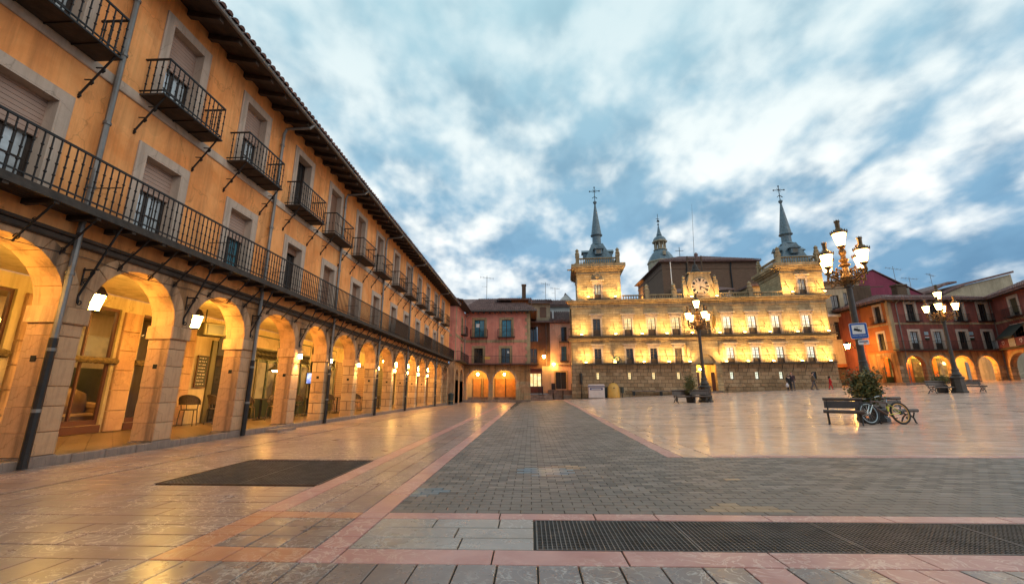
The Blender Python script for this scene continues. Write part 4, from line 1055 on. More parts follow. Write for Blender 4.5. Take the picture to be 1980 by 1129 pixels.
        # coat of arms above the window
        m=MB(); m.prism([(win-.38,13.95+.1),(win+.38,14.05),(win+.42,14.75),(win+.2,15.05),(win,15.2),(win-.2,15.05),(win-.42,14.75)] if zt>15.5 else [(win-.38,13.85),(win+.38,13.85),(win+.42,14.3),(win+.2,14.5),(win,14.6),(win-.2,14.5),(win-.42,14.3)],-.05,.049); 
        m.lathe([(.1,0),(.28,.1),(.3,.3),(.12,.5)],8,(win,-.02,14.15 if zt>15.5 else 13.9)); obj('coat_of_arms',m,'trim',t)
        b=obj('tower_balcony',MB().box(xa+1.0,xb-.7,-.62,-.47,11.56,11.62),'slab',t)
        m=MB(); railing(m,[(xa+1.0,-.5),(xa+1.0,-.6),(xb-.7,-.6),(xb-.7,-.5)],11.62,12.35,.17,.014,top=.03); obj('railing',m,'iron',b)
        spire(t,(sx,.05+D/2),zt+.02,(xb-xa)/2-.45,ssc)
        # gargoyle spout
        m=MB(); m.tube([(xa-.5,.4,zc+.35),(xa-1.1,.1,zc+.25)],[.12,.07],6); obj('gargoyle',m,'trim',t)
    # stone bench along the plinth
    # wall bits
    m=MB(); m.torus((5.02,-.8,4.62),.30,.075,'y',20,6); obj('wreath',m,'greenp',t)
    m=MB(); m.box(.45,2.0,-.04,-.002,6.05,6.5); obj('lit_plaque',m,'trim',t); m=MB(); m.box(25.9+.2,27.4,-.04,-.002,6.0,6.45); obj('lit_plaque',m,'trim',t)
    # dark pole by the corner
    m=MB(); m.tube([(.95,-.45,.3),(.95,-.45,3.3)],.05,6); m.tube([(.95,-.45,1.9),(.95,-.45,3.1)],.16,8); obj('wall_post',m,'black',t)
    return t
th=town_hall()
def flags():
    for k,(x,mt,lb) in enumerate(((13.9,'clothr','left of'),(15.55,'biny','right of'))):
        p=TH_M@Vector((x,-.85,8.0)); t=thing('flag','limp hanging flag on a slanted pole %s the middle window over the portal'%lb,'flag',p,TH_R,'flags over the town hall portal')
        m=MB(); m.tube([(0,.1,-.3),(0,-.75,1.3)],.025,5); obj('pole',m,'woodd',t)
        m=MB(); V=[];n=7
        for j in range(6):
            for i in range(n+1): V.append((-.16+.32*i/n+.02*j*math.sin(i),-.72+.10*j+.05*math.sin(i*2.2+j),1.2-.26*j))
        m.add(V,[(j*(n+1)+i,j*(n+1)+i+1,(j+1)*(n+1)+i+1,(j+1)*(n+1)+i) for j in range(5) for i in range(n)]); obj('cloth',m,mt,t)
flags()
def floodlights():
    """floodlight bodies on the balconies and their beams"""
    names=['lower','upper']
    proto={}
    def flood(x,y,z,e,tilt,label):
        p=TH_M@Vector((x,y,z)); t=thing('floodlight',label,'floodlight',p,TH_R,'floodlights on the town hall balconies')
        if 'b' not in proto:
            m=MB(Matrix.Rotation(R(35),4,'X')); m.box(-.16,.16,-.09,.09,.06,.2); proto['b']=m.mesh('floodlight_body','iron')
            m=MB(Matrix.Rotation(R(35),4,'X')); m.box(-.13,.13,-.07,.07,.201,.206); proto['l']=m.mesh('lens','floodlens')
            m=MB(); m.box(-.03,.03,-.03,.30,-.03,.0); m.box(-.03,.03,-.03,.03,0,.07); proto['s']=m.mesh('bracket','iron'); m=MB(); m.tube([(0,0,.02),(-.12,.98,1.75)],.022,4); proto['a']=m.mesh('stay','iron')
        put('housing',proto['b'],t); put('lens',proto['l'],t); put('bracket',proto['s'],t); put('stay',proto['a'],t)
        spot('beam',(0,-.05,.26),(0,.62,1.16),e*.9,158,1,(1,.59,.17),t,.10)
    lo=[1.55,4.75,7.9,10.55,12.75,16.55,18.8,21.35,24.2,27.0]
    ords=['first','second','third','fourth','fifth','sixth','seventh','eighth','ninth','last']
    for k,x in enumerate(lo): flood(x,-.88,4.14,[640,760,560,700,620,820,690,740,600,780][k],.2,'small black floodlight on the lower town hall balcony, %s along from the pink houses'%ords[k])
    for k,x in enumerate([1.2,5.0,7.9,10.6,13.3,16.2,18.8,21.4,24.2,27.3]): flood(x,-.88,7.27,[600,520,680,560,640,600,720,540,660,700][k],.25,'small black floodlight on the upper town hall balcony, %s along from the pink houses'%ords[k])
    flood(13.6,-.95,11.36,330,.3,'floodlight on the upper cornice below the clock, on its pink house side'); flood(16.3,-.95,11.36,330,.3,'floodlight on the upper cornice below the clock, on its maroon house side')
    for k,(x,l) in enumerate(((2.1,'outer side of the tower by the pink houses'),(5.2,'inner side of the tower by the pink houses'),(24.3,'inner side of the tower by the maroon house'),(27.6,'outer side of the tower by the maroon house'))): flood(x,-.88,11.62,600,.35,'floodlight on a tower balcony, '+l)
MATS['floodlens']=emis('flood_lens',(1,.55,.14),40)
floodlights()
# ================================================================= PINK CORNER HOUSE and its neighbours
def iron_bal(t,x,zf,w_,d=.5,h=.8,M=None,name='balcony',sp=.12):
    q=M if M is not None else Matrix.Identity(4)
    m=MB(q); m.box(x-w_/2,x+w_/2,-d,-.001,zf-.06,zf); b=obj(name,m,'slab',t)
    m=MB(q); railing(m,[(x-w_/2+.02,-.02),(x-w_/2+.02,-d+.02),(x+w_/2-.02,-d+.02),(x+w_/2-.02,-.02)],zf,zf+h,sp,.009,top=.018); obj('railing',m,'iron',b)
    for s in (-.42,0,.42) if w_>1.2 else (-.3,.3):
        m=MB(q); m.tube([(x+s*w_,-d+.04,zf-.06),(x+s*w_,-.01,zf-.8)],.016,4); m.tube([(x+s*w_,-.01,zf-.8),(x+s*w_,-.015,zf-.06)],.012,4); obj('strut',m,'iron',b)
    return b
def pink_house():
    O=Vector((-7.3,47.5,.17)); t=thing('pink_corner_house','pink plastered corner house with two lit arches and long iron balcony','building',O)
    I=Matrix.Identity(4); G=Matrix.Translation((0,0,-.17))   # facade z given absolute
    W=7.35; EZ=9.95
    hol=[(1.03,2.23,7.08,9.05),(4.13,5.28,7.08,9.05),(1.05,2.1,4.15,5.85),(4.1,5.12,4.15,5.85)]
    m=MB(G); wall_holes(m,0,W,3.95,EZ,hol,0,.25); obj('wall',m,'pink',t)
    m=MB(G); m.quad((W,0,0),(W,0,EZ),(W,8,EZ),(W,8,0)); m.quad((0,8,0),(0,8,EZ),(W,8,EZ),(W,8,0)); obj('side_wall',m,'pink',t)
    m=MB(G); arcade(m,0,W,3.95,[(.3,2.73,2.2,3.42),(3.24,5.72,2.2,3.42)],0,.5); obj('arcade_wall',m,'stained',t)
    for a,b in ((-.0,.3),(2.73,3.24),(5.72,W)):
        z=.0; 
        while z<2.15:
            x=a; hh=rnd.uniform(.26,.38); hh=min(hh,2.2-z)
            while x<b-.01:
                e=min(b,x+rnd.uniform(.35,.7)); 
                if b-e<.2: e=b
                m=MB(G); m.cbox(x+.004,e-.004,-.02-rnd.uniform(0,.02),.5,z+.003,z+hh-.003,.014); obj('pier_stone',m,'pier' if rnd.random()<.6 else 'trim',t); x=e
            z+=hh
    for (a,b,s,c) in ((.3,2.73,2.2,3.42),(3.24,5.72,2.2,3.42)):
        P=arch_pts(a-.2,b+.2,s,c+.2,11); Q=arch_pts(a+.01,b-.01,s,c-.01,11)
        for k in range(11):
            m=MB(G); m.prism([P[k],P[k+1],Q[k+1],Q[k]],-.03,-.001); obj('arch_stone',m,'pier',t)
    # porch interior
    m=MB(G); m.box(-.0,W-.1,2.4,2.5,0.0,3.8); obj('porch_wall',m,'warmwall',t)
    m=MB(G); m.box(0,W-.1,.5,2.4,3.70,3.9); obj('porch_ceiling',m,'warmwall',t)
    m=MB(G); m.box(-.1,W,-.5,2.4,-.1,.22); obj('porch_step',m,'kerb',t); m=MB(G); m.box(.3,W-.3,1.3,2.4,.22,.5); obj('porch_step',m,'kerb',t)
    for a,b in ((.75,1.65),(1.95,2.75),(3.3,4.45),(4.55,5.75)):
        m=MB(G); m.cbox(a,b,2.3,2.398,.5,2.55,.02); d=obj('board_door',m,'orangew',t)
        m=MB(G); m.box(a-.05,a-.005,2.28,2.39,.5,2.6); m.box(b+.005,b+.05,2.28,2.39,.5,2.6); obj('door_frame',m,'woodd',d)
    # bands, quoins, surrounds
    m=MB(G); m.cbox(0,W,-.03,-.001,6.45,6.75,.01); obj('string_course',m,'trim',t)
    z=3.97; k=0
    while z<EZ-.2:
        w_=.34 if k%2 else .52
        m=MB(G); m.cbox(W-w_,W+.03,-.035,.3,z+.004,z+.40,.012); obj('quoin_stone',m,'trim',t); z+=.404; k+=1
    for i,(a,b,c,d) in enumerate(hol):
        window(t,(a+b)/2,c-.17,b-a,d-c,'trim',.24,.035,0,pane='blueglass' if i<2 else 'glass',frame='woodd',leaves=2,rows=3,dep=.16)
    m=MB(G); m.box(1.25,1.62,.1,.14,8.2,8.6); obj('paper_notice',m,'signw',t); m=MB(G); m.box(4.8,5.0,.1,.14,5.25,5.5); obj('paper_notice',m,'signw',t)
    for cx in (1.63,4.7): iron_bal(t,cx,7.05,1.95,.5,.85,G)
    lb=MB(G); lb.box(-.35,W+.75,-.62,-.001,3.98,4.06); b=obj('long_balcony',lb,'slab',t)
    m=MB(G); railing(m,[(-.35,-.6),(W+.73,-.6),(W+.73,0)],4.06,4.93,.125,.009,top=.02); obj('railing',m,'iron',b)
    m=MB(G); m.box(2.35,2.95,-.64,-.62,4.55,4.85); obj('yellow_notice',m,'biny',b)
    for x in (.6,2.9,5.2,7.2): m=MB(G); m.tube([(x,-.55,3.98),(x,-.02,3.1)],.02,4); obj('strut',m,'iron',b)
    m=MB(G); m.cbox(-.1,W,-.08,-.001,3.6,3.75,.02); obj('ledge',m,'stained',t)
    m=MB(G); m.tube([(5.8,-.05,3.35),(6.6,-.08,3.22),(7.4,-.05,3.4)],.015,4); obj('cable',m,'black',t)
    # wing on the arcade side: wall facing the plaza and end wall facing the lens
    Ms=G@Matrix.Translation((0,0,0))@Matrix.Rotation(R(90),4,'Z')      # x-> along +Y ; start at y=-6.3
    Mw=G@Matrix.Translation((0,-6.2,0))@Matrix.Rotation(R(90),4,'Z')
    m=MB(Mw); wall_holes(m,0,6.2,3.95,9.75,[(3.6,4.5,7.1,8.9),(3.6,4.5,4.15,5.85)],0,.2); obj('wing_wall',m,'pink',t)
    for z in (7.1,4.15): window(t,4.05,z,.9,1.75,'trim',.18,.03,pane='glass',dep=.15,M=Mw@Matrix.Translation((0,0,0)))
    m=MB(G); wall_holes(m,-5,0,3.95,9.75,[],-6.2,.2); m.box(-.35,.02,-6.24,-6.201,3.96,9.7); obj('end_wall',m,'pink',t)
    m=MB(G); m.box(-5,.02,-6.23,-6.202,6.4,6.62); obj('string_course',m,'trim',t)
    m=MB(Mw); m.cbox(0,.5,-.03,-.001,3.96,9.7,.01); m.cbox(.5,6.2,-.03,-.001,6.45,6.75,.01); obj('quoin',m,'trim',t)
    m=MB(Mw); arcade(m,0,6.2,3.95,[(.75,2.6,2.25,3.3),(3.4,5.6,2.2,3.4)],0,.5,zb=-.1); obj('wing_arcade',m,'pier',t)
    z=0.0
    while z<3.5:
        for a in (0,.37):
            m=MB(G); m.cbox(-.72+a+.004,-.36+a-.004,-6.24-rnd.uniform(0,.02),-5.9,z+.004,z+.3,.015); obj('pier_stone',m,'pier',t)
        z+=.304
    m=MB(G); m.box(-5,-.72,-6.2,-6.1,-.1,3.95); obj('end_wall_base',m,'stained',t)
    iron_bal(t,4.05,7.05,1.5,.55,.85,Mw)
    lb=MB(Mw); lb.box(-.05,5.6,-.6,-.001,3.98,4.06); b=obj('wing_balcony',lb,'slab',t)
    m=MB(Mw); railing(m,[(0,0),(0,-.58),(5.6,-.58)],4.06,4.93,.13,.009,top=.02); obj('railing',m,'iron',b)
    m=MB(Mw); m.tube([(5.7,-.5,9.6),(5.75,-.1,9.2),(5.75,-.08,4.1)],.05,6); obj('downpipe',m,'zinc',t)
    # eaves and roof
    m=MB(G); m.quad((-.3,-.75,EZ-.02),(W+.75,-.75,EZ-.02),(W+.75,2,EZ+.3),(-.3,2,EZ+.3)); m.quad((-.7,-7,9.7),(.75,-7,9.7),(.75,-.75,9.8),(-.7,-.75,9.8)); m.quad((W+.75,-.75,EZ-.02),(W+.75,8,EZ-.02),(W,8,EZ+.2),(W,0,EZ+.2)); obj('eave_boards',m,'soffit',t)
    for x in np.arange(.3,W+.5,.62): m=MB(G); m.box(x-.07,x+.07,-.7,-.002,EZ-.2,EZ-.03); obj('rafter',m,'soffit',t)
    m=MB(G); m.tube([(-.2,-.8,EZ),(W+.75,-.8,EZ)],.06,6); m.tube([(W+.8,-.8,EZ),(W+.8,6,EZ)],.06,6); obj('gutter',m,'zinc',t)
    rm=MB(G); pit=.45; rise=2.55; run=rise/pit
    E0=(-.3,-.8,EZ+.05); A=(W+.8,-.8,EZ+.05)
    rm.quad(E0,A,(W-1.5,run-.8,EZ+rise),(1.2,run-.8,EZ+rise)); rm.poly([A,(W+.8,12,EZ+.05),(W-1.5,run-.8,EZ+rise)]); rm.quad((-.8,-7.1,9.8),(.7,-7.1,9.8),(.7,-.8,9.85),(-.8,-.8,9.85)); rm.poly([E0,(1.2,run-.8,EZ+rise),(-1.5,run-.8,EZ+rise)]); rm.quad((-6,-7.1,11.5),(.75,-7.1,9.8),(.75,-.3,9.85),(-6,-.3,11.5)); rf=obj('roof',rm,'tile',t)
    up=Vector((0,run,rise-.05)).normalized(); L=Vector((0,run,rise)).length
    tm=MB(G); roof_tiles(tm,(-.3,-.85,EZ+.06),(1,0,0),up,W+1.1,lambda s:(0,min(L,L*min(1,(s+.15)/1.4) if s<1.3 else L, L*max(0,(W+1.1-s)/2.3) if s>W-1.2 else L)),.23,.42,.09); obj('roof_tiles',tm,'tile',rf,kind='stuff')
    tm=MB(G); upw=Vector((-6.75,0,1.65)).normalized(); roof_tiles(tm,(.78,-.6,9.86),(0,-1,0),upw,6.5,lambda s:(0,6.8),.23,.42,.09); obj('wing_tiles',tm,'tile',rf,kind='stuff')
    # upper back roof slab and chimney
    m=MB(G); m.box(W-2.2,W-.15,2.4,6,EZ,EZ+2.0); obj('attic_wall',m,'rust',t)
    m=MB(G); m.quad((W-4,2.0,EZ+1.75),(W+.25,2.0,EZ+1.75),(W+.25,6.5,EZ+2.9),(W-4,6.5,EZ+2.9)); m.box(W+.2,W+.26,1.95,6.5,EZ+1.0,EZ+1.72); ar=obj('attic_roof',m,'tile',t)
    tm=MB(G); roof_tiles(tm,(W-4,1.95,EZ+1.78),(1,0,0),(0,4.5,1.15),4.25,lambda s:(0,4.6),.23,.42,.09); obj('attic_tiles',tm,'tile',ar,kind='stuff')
    m=MB(G); m.box(W-.95,W-.45,3.5,4.0,EZ+1.5,EZ+3.95); ch=obj('chimney',m,'brown',t); m=MB(G); m.box(W-1.0,W-.4,3.45,4.05,EZ+3.951,EZ+4.1); obj('chimney_cap',m,'brown',ch)
    return t
pink_house()
def narrow_brown_house():
    O=Vector((.0,54,.17)); t=thing('narrow_brown_house','narrow dark brown house with lit shop below and a cream attic above','building',O); G=Matrix.Translation((0,0,-.17)); W=2.6
    m=MB(G); wall_holes(m,-.3,W,.9,9.75,[(.0,1.0,7.3,9.2),(.0,.95,4.6,6.4),(-.2,1.5,1.0,3.9)],0,.25); obj('wall',m,'brown',t)
    for z,h_ in ((7.3,1.9),(4.6,1.8)): window(t,.48,z-.17,.95,h_,None,dep=.15,pane='glass')
    m=MB(G); wall_holes(m,-.3,W+.1,9.76,12.4,[(1.35,2.2,10.4,11.8)],.3,.2); obj('attic_wall',m,'cream',t); window(t,1.78,10.23,.85,1.4,None,dep=.15,y=.3,pane='glass',shutter=1,shmat='shutterd')
    m=MB(G); m.quad((-.4,-.7,9.72),(W+.2,-.7,9.72),(W+.2,.3,10.05),(-.4,.3,10.05)); m.box(-.4,W+.2,-.72,-.66,9.62,9.71); rf=obj('eave_roof',m,'tile',t)
    m=MB(G); m.quad((-.5,-.2,12.35),(W+.4,-.2,12.35),(W+.4,3,13.3),(-.5,3,13.3)); m.box(-.5,W+.4,-.22,-.1,12.2,12.34); rf=obj('roof',m,'tile',t)
    tm=MB(G); roof_tiles(tm,(-.5,-.25,12.38),(1,0,0),(0,3.2,.95),W+.9,lambda s:(0,3.2),.25,.42,.1); obj('roof_tiles',tm,'tile',rf,kind='stuff')
    m=MB(G); m.box(-.2,1.5,.28,.35,1.0,3.9); sf=obj('shop_front',m,'redwood',t)
    for k in range(3):
        a=-.05+k*.5; m=MB(G); m.box(a,a+.42,.24,.275,1.75,3.3); obj('shop_pane',m,'lity',sf)
    m=MB(G); m.box(1.52,W,-.05,-.002,.9,4.2); obj('yellow_wall',m,'cream',t)
    m=MB(G); m.tube([(2.1,-.06,9.6),(2.1,-.06,4.3)],.05,6); obj('downpipe',m,'zinc',t)
    iron_bal(t,.5,4.55,1.3,.4,.7,G)
    # raised landing and steps in front
    for k in range(4): m=MB(G); m.cbox(-.4+.0*k,W,-4.0+.45*k,-.1,-.1,.30+.16*k,.02); obj('step',m,'kerb',t)
    m=MB(G)
    for x in (1.05,1.5): railing(m,[(x,-3.6),(x,-.3)],.3,1.7,.4,.012,top=.02)
    obj('stair_rail',m,'iron',t)
narrow_brown_house()
def pale_house():
    O=Vector((2.6,54,.17)); t=thing('pale_pink_house','narrow pale pink house with black double door and small balconies beside the town hall','building',O); G=Matrix.Translation((0,0,-.17)); W=3.6
    m=MB(G); wall_holes(m,.02,W,.7,9.85,[(.62,1.92,1.41,3.45),(1.35,2.08,4.85,6.7),(1.4,2.15,7.3,9.15)],0,.25); obj('wall',m,'pinkpale',t)
    for x,z,w_,h_ in ((1.72,4.68,.73,1.85),(1.78,7.13,.75,1.85)): window(t,x,z,w_,h_,'surround',.08,.02,dep=.15,pane='blueglass' if z<5 else 'glass')
    m=MB(G); m.box(.62,1.25,.15,.2,1.41,3.45); d=obj('door',m,'black',t); m=MB(G); m.box(1.28,1.92,.15,.2,1.41,3.45); obj('door',m,'black',t)
    m=MB(G); m.cbox(.42,.61,-.05,-.001,1.3,3.64,.02); m.cbox(1.93,2.12,-.05,-.001,1.3,3.64,.02); m.cbox(.611,1.929,-.05,-.001,3.46,3.64,.02); obj('door_surround',m,'trim',t)
    m=MB(G); m.cbox(.4,W,-.3,-.001,4.35,4.6,.03); obj('lit_ledge',m,'cream',t)
    for x0,x1 in ((-.25,.2),(2.2,2.6)): m=MB(G); m.box(x0+.3,x1+.3,-.12,-.003,1.35,2.1); obj('wall_box',m,'black',t)
    iron_bal(t,1.75,7.2,1.3,.4,.8,G); iron_bal(t,1.75,4.82,1.1,.35,.8,G)
    m=MB(G); m.quad((-.05,-.35,9.85),(W+.3,-.35,9.85),(W+.3,3.6,11.75),(-.05,3.6,11.75)); m.box(-.05,W+.3,-.38,-.36,9.7,9.86); m.cbox(0,W,-.25,-.001,9.6,9.84,.03); rf=obj('roof',m,'tile',t)
    tm=MB(G); roof_tiles(tm,(-.05,-.4,9.88),(1,0,0),(0,4,1.92),W+.3,lambda s:(0,4.3),.25,.42,.1); obj('roof_tiles',tm,'tile',rf,kind='stuff')
    m=MB(G); m.box(-.4,W,-1.3,-.05,-.1,1.30); obj('landing',m,'kerb',t); 
    for k in range(3): m=MB(G); m.cbox(.2,1.2,-2.9+.5*k,-1.301,-.1,.45+.28*k,.02); obj('step',m,'kerb',t)
    m=MB(G); m.cbox(1.2,W,-3.2,-1.301,-.1,.72,.02); obj('ramp_wall',m,'grey',t)
    m=MB(G); m.tube([(1.2,-3.3,.1),(1.2,-3.3,1.3)],.05,6); obj('bollard',m,'iron',t)
    # sloped white flashing and skylight
    m=MB(G); m.box(.35,.55,.3,.36,10.3,11.4); obj('vent_flashing',m,'signw',rf)
pale_house()
def back_white_house():
    O=Vector((2.8,60,.2)); t=thing('white_rear_house','white rendered house with tiled roof seen above the pale pink house','building',O)
    m=MB(); m.box(0,3.6,0,5,0,12.9); obj('wall',m,'white',t)
    m=MB(); m.quad((-.3,-.4,12.9),(3.9,-.4,12.9),(3.9,3,14.3),(-.3,3,14.3)); m.box(-.3,3.9,-.42,-.36,12.75,12.9); rf=obj('roof',m,'tile',t)
    tm=MB(); roof_tiles(tm,(-.3,-.45,12.93),(1,0,0),(0,3.4,1.4),4.2,lambda s:(0,3.7),.25,.42,.1); obj('roof_tiles',tm,'tile',rf,kind='stuff')
    O=Vector((5.0,66,.2)); t=thing('far_white_gable_house','small white gabled house with brick red roof behind the town hall corner','building',O)
    m=MB(); m.prism([(0,0),(2.6,0),(2.6,13.9),(.9,16.0),(0,15.2)],0,6); obj('wall',m,'white',t)
    m=MB(); m.quad((.7,-.1,16.2),(2.9,-.1,13.75),(2.9,6,13.75),(.7,6,16.2)); obj('roof',m,'tilered',t)
    m=MB(); m.box(1.4,2.0,-.02,-.005,12.9,13.7); obj('window',m,'glass',t); m=MB(); m.box(.15,.6,-.1,-.006,13.2,14.4); obj('pipe_box',m,'slate',t)
back_white_house()
# ================================================================= CHURCH behind the town hall
def church():
    O=Vector((20.9,65,.3)); t=thing('brick_church','dark brick church with broad tiled roof and slate cupola behind the town hall','building',O); G=Matrix.Translation((0,0,-.3))
    W,D=14.6,15.0; EZ=21.0
    m=MB(G); m.box(0,W,0,D,8,EZ); obj('wall',m,'brick',t)
    m=MB(G); m.box(-.06,W+.06,-.06,D+.06,EZ-1.2,EZ-.95); m.box(-.15,W+.15,-.15,D+.15,EZ-.25,EZ-.003); obj('brick_band',m,'brick',t)
    m=MB(G)
    for x in (3.9,10.6): m.tube([(x,-.12,EZ-.2),(x,-.12,EZ-.7),(x-.1,-.1,EZ-1.1),(x-.1,-.1,14)],.09,6)
    obj('downpipe',m,'iron',t)
    rm=MB(G); e=.55; ap=(5.3,7.2,EZ+3.0)
    c=[(-e,-e,EZ+.02),(W+e,-e,EZ+.02),(W+e,D+e,EZ+.02),(-e,D+e,EZ+.02)]; ap2=(9.5,7.2,EZ+3.0)
    rm.poly([c[0],c[1],ap2,ap]); rm.poly([c[1],c[2],ap2]); rm.poly([c[2],c[3],ap,ap2]); rm.poly([c[3],c[0],ap]); rm.quad(c[0],c[1],(W+e,-e,EZ-.1),(-e,-e,EZ-.1)); rm.quad(c[0],c[3],(-e,D+e,EZ-.1),(-e,-e,EZ-.1)); rm.poly([(x,y,EZ-.1) for x,y,_ in c]); rf=obj('roof',rm,'tilered',t)
    up=Vector((0,7.75,3.0)); L=up.length; tw=W+2*e
    tm=MB(G); roof_tiles(tm,(-e,-e-.05,EZ+.05),(1,0,0),up,tw,lambda s:(0,min(L,L*s/(5.3+e),L*(tw-s)/(W-9.5+e))),.34,.6,.13); obj('roof_tiles',tm,'tilered',rf,kind='stuff')
    m=MB(G); m.lathe([(.25,0),(.3,.7),(.36,.75),(.1,1.1)],8,(7.0,3.8,EZ+1.6)); obj('roof_vent',m,'tilered',rf)
    m=MB(G); m.tube([(5.6,7.2,EZ+3),(5.6,7.2,EZ+4.9)],.05,4); m.tube([(4.9,7.2,EZ+4.2),(6.3,7.2,EZ+4.2)],.045,4); obj('roof_cross',m,'iron',t)
    m=MB(G); m.prism(arch_pts(6.6,7.8,14.8,16.0),-.03,-.002); m.box(6.6,7.8,-.03,-.002,13.4,14.8); obj('arched_window',m,'glass',t)
    m=MB(G); P=arch_pts(6.5,7.9,14.8,16.15,9); Q=arch_pts(6.62,7.78,14.8,15.98,9)
    for k in range(9): m.prism([P[k],P[k+1],Q[k+1],Q[k]],-.1,-.031)
    obj('window_arch',m,'trim',t)
    # lower aisle roof and annexe on the left
    m=MB(G); m.box(1.0,8,-5,-.01,8,15.3); obj('annexe_wall',m,'grey',t)
    m=MB(G); m.quad((-.2,-5.4,14.9),(8.3,-5.4,15.3),(8.3,-.01,16.9),(1.2,-.01,16.6)); m.quad((-.2,-5.4,14.75),(8.3,-5.4,15.15),(8.3,-5.4,15.3),(-.2,-5.4,14.9)); obj('annexe_roof',m,'tile',t)
    m=MB(G); m.prism([(4.3,11.3),(7.4,11.3),(7.4,15.0)],-5.6,-5.02); obj('annexe_gable',m,'pinkpale',t)
    # floodlit lower nave wall on the right
    m=MB(G); m.box(10.0,16.5,-6,-.01,8,15.4); obj('nave_wall',m,'stone',t); m=MB(G); m.box(9.8,16.7,-6.3,-.02,15.401,15.7); obj('nave_eave',m,'tile',t)
    # cupola tower
    cx,cy=5.6,17.5
    m=MB(G); m.lathe([(2.6,0),(2.6,5.0),(2.75,5.05),(2.75,5.3)],8,(cx,cy,EZ),PI/8); obj('cupola_drum',m,'cream',t)
    m=MB(G); z=EZ+5.25
    m.lathe([(2.75,0),(2.65,.15),(2.45,.6),(2.1,1.3),(1.6,2.0),(1.25,2.35),(1.2,2.5)],8,(cx,cy,z),PI/8); cu=obj('cupola',m,'slate',t)
    m=MB(G); m.box(cx-.25,cx+.25,cy-2.5,cy-2.0,z+.9,z+1.7); obj('cupola_window',m,'cream',cu)
    m=MB(G); m.lathe([(1.35,2.5),(1.35,2.65),(1.1,2.66)],8,(cx,cy,z),PI/8); m.lathe([(1.1,4.1),(1.45,4.15),(1.5,4.4),(1.35,4.5)],8,(cx,cy,z),PI/8)
    for k in range(8): a=k*PI/4+PI/8; m.tube([(cx+1.02*math.cos(a),cy+1.02*math.sin(a),z+2.65),(cx+1.02*math.cos(a),cy+1.02*math.sin(a),z+4.15)],.13,6)
    m.lathe([(.5,2.66),(.5,4.1)],8,(cx,cy,z)); obj('lantern_storey',m,'cream',t)
    m=MB(G); m.lathe([(1.3,4.5),(1.2,4.9),(.85,5.35),(.45,5.6),(.55,5.7),(.52,5.85),(.35,6.4),(.06,7.9),(.06,8.0)],10,(cx,cy,z)); m.sphere((cx,cy,z+8.1),.2); obj('lantern_cap',m,'slate',t)
    m=MB(G); m.tube([(cx,cy,z+8.1),(cx,cy,z+10.4)],.05,4); m.tube([(cx-.4,cy,z+9.3),(cx+.3,cy,z+9.3)],.05,4); m.prism([(cx-.3,z+8.7),(cx+.3,z+8.6),(cx+.25,z+9.0),(cx-.1,z+9.1)],cy-.02,cy+.02); obj('weather_vane',m,'iron',t)
    spot('drum_light',(-.5,12.5,EZ-4.0),(cx-.8,cy-2,EZ+8),900,110,1,WARM,t,.1)
    spot('nave_light',(13.2,-8.2,11.9),(13.0,-6,13.8),900,130,1,WARM,t,.1)
    return t
church()
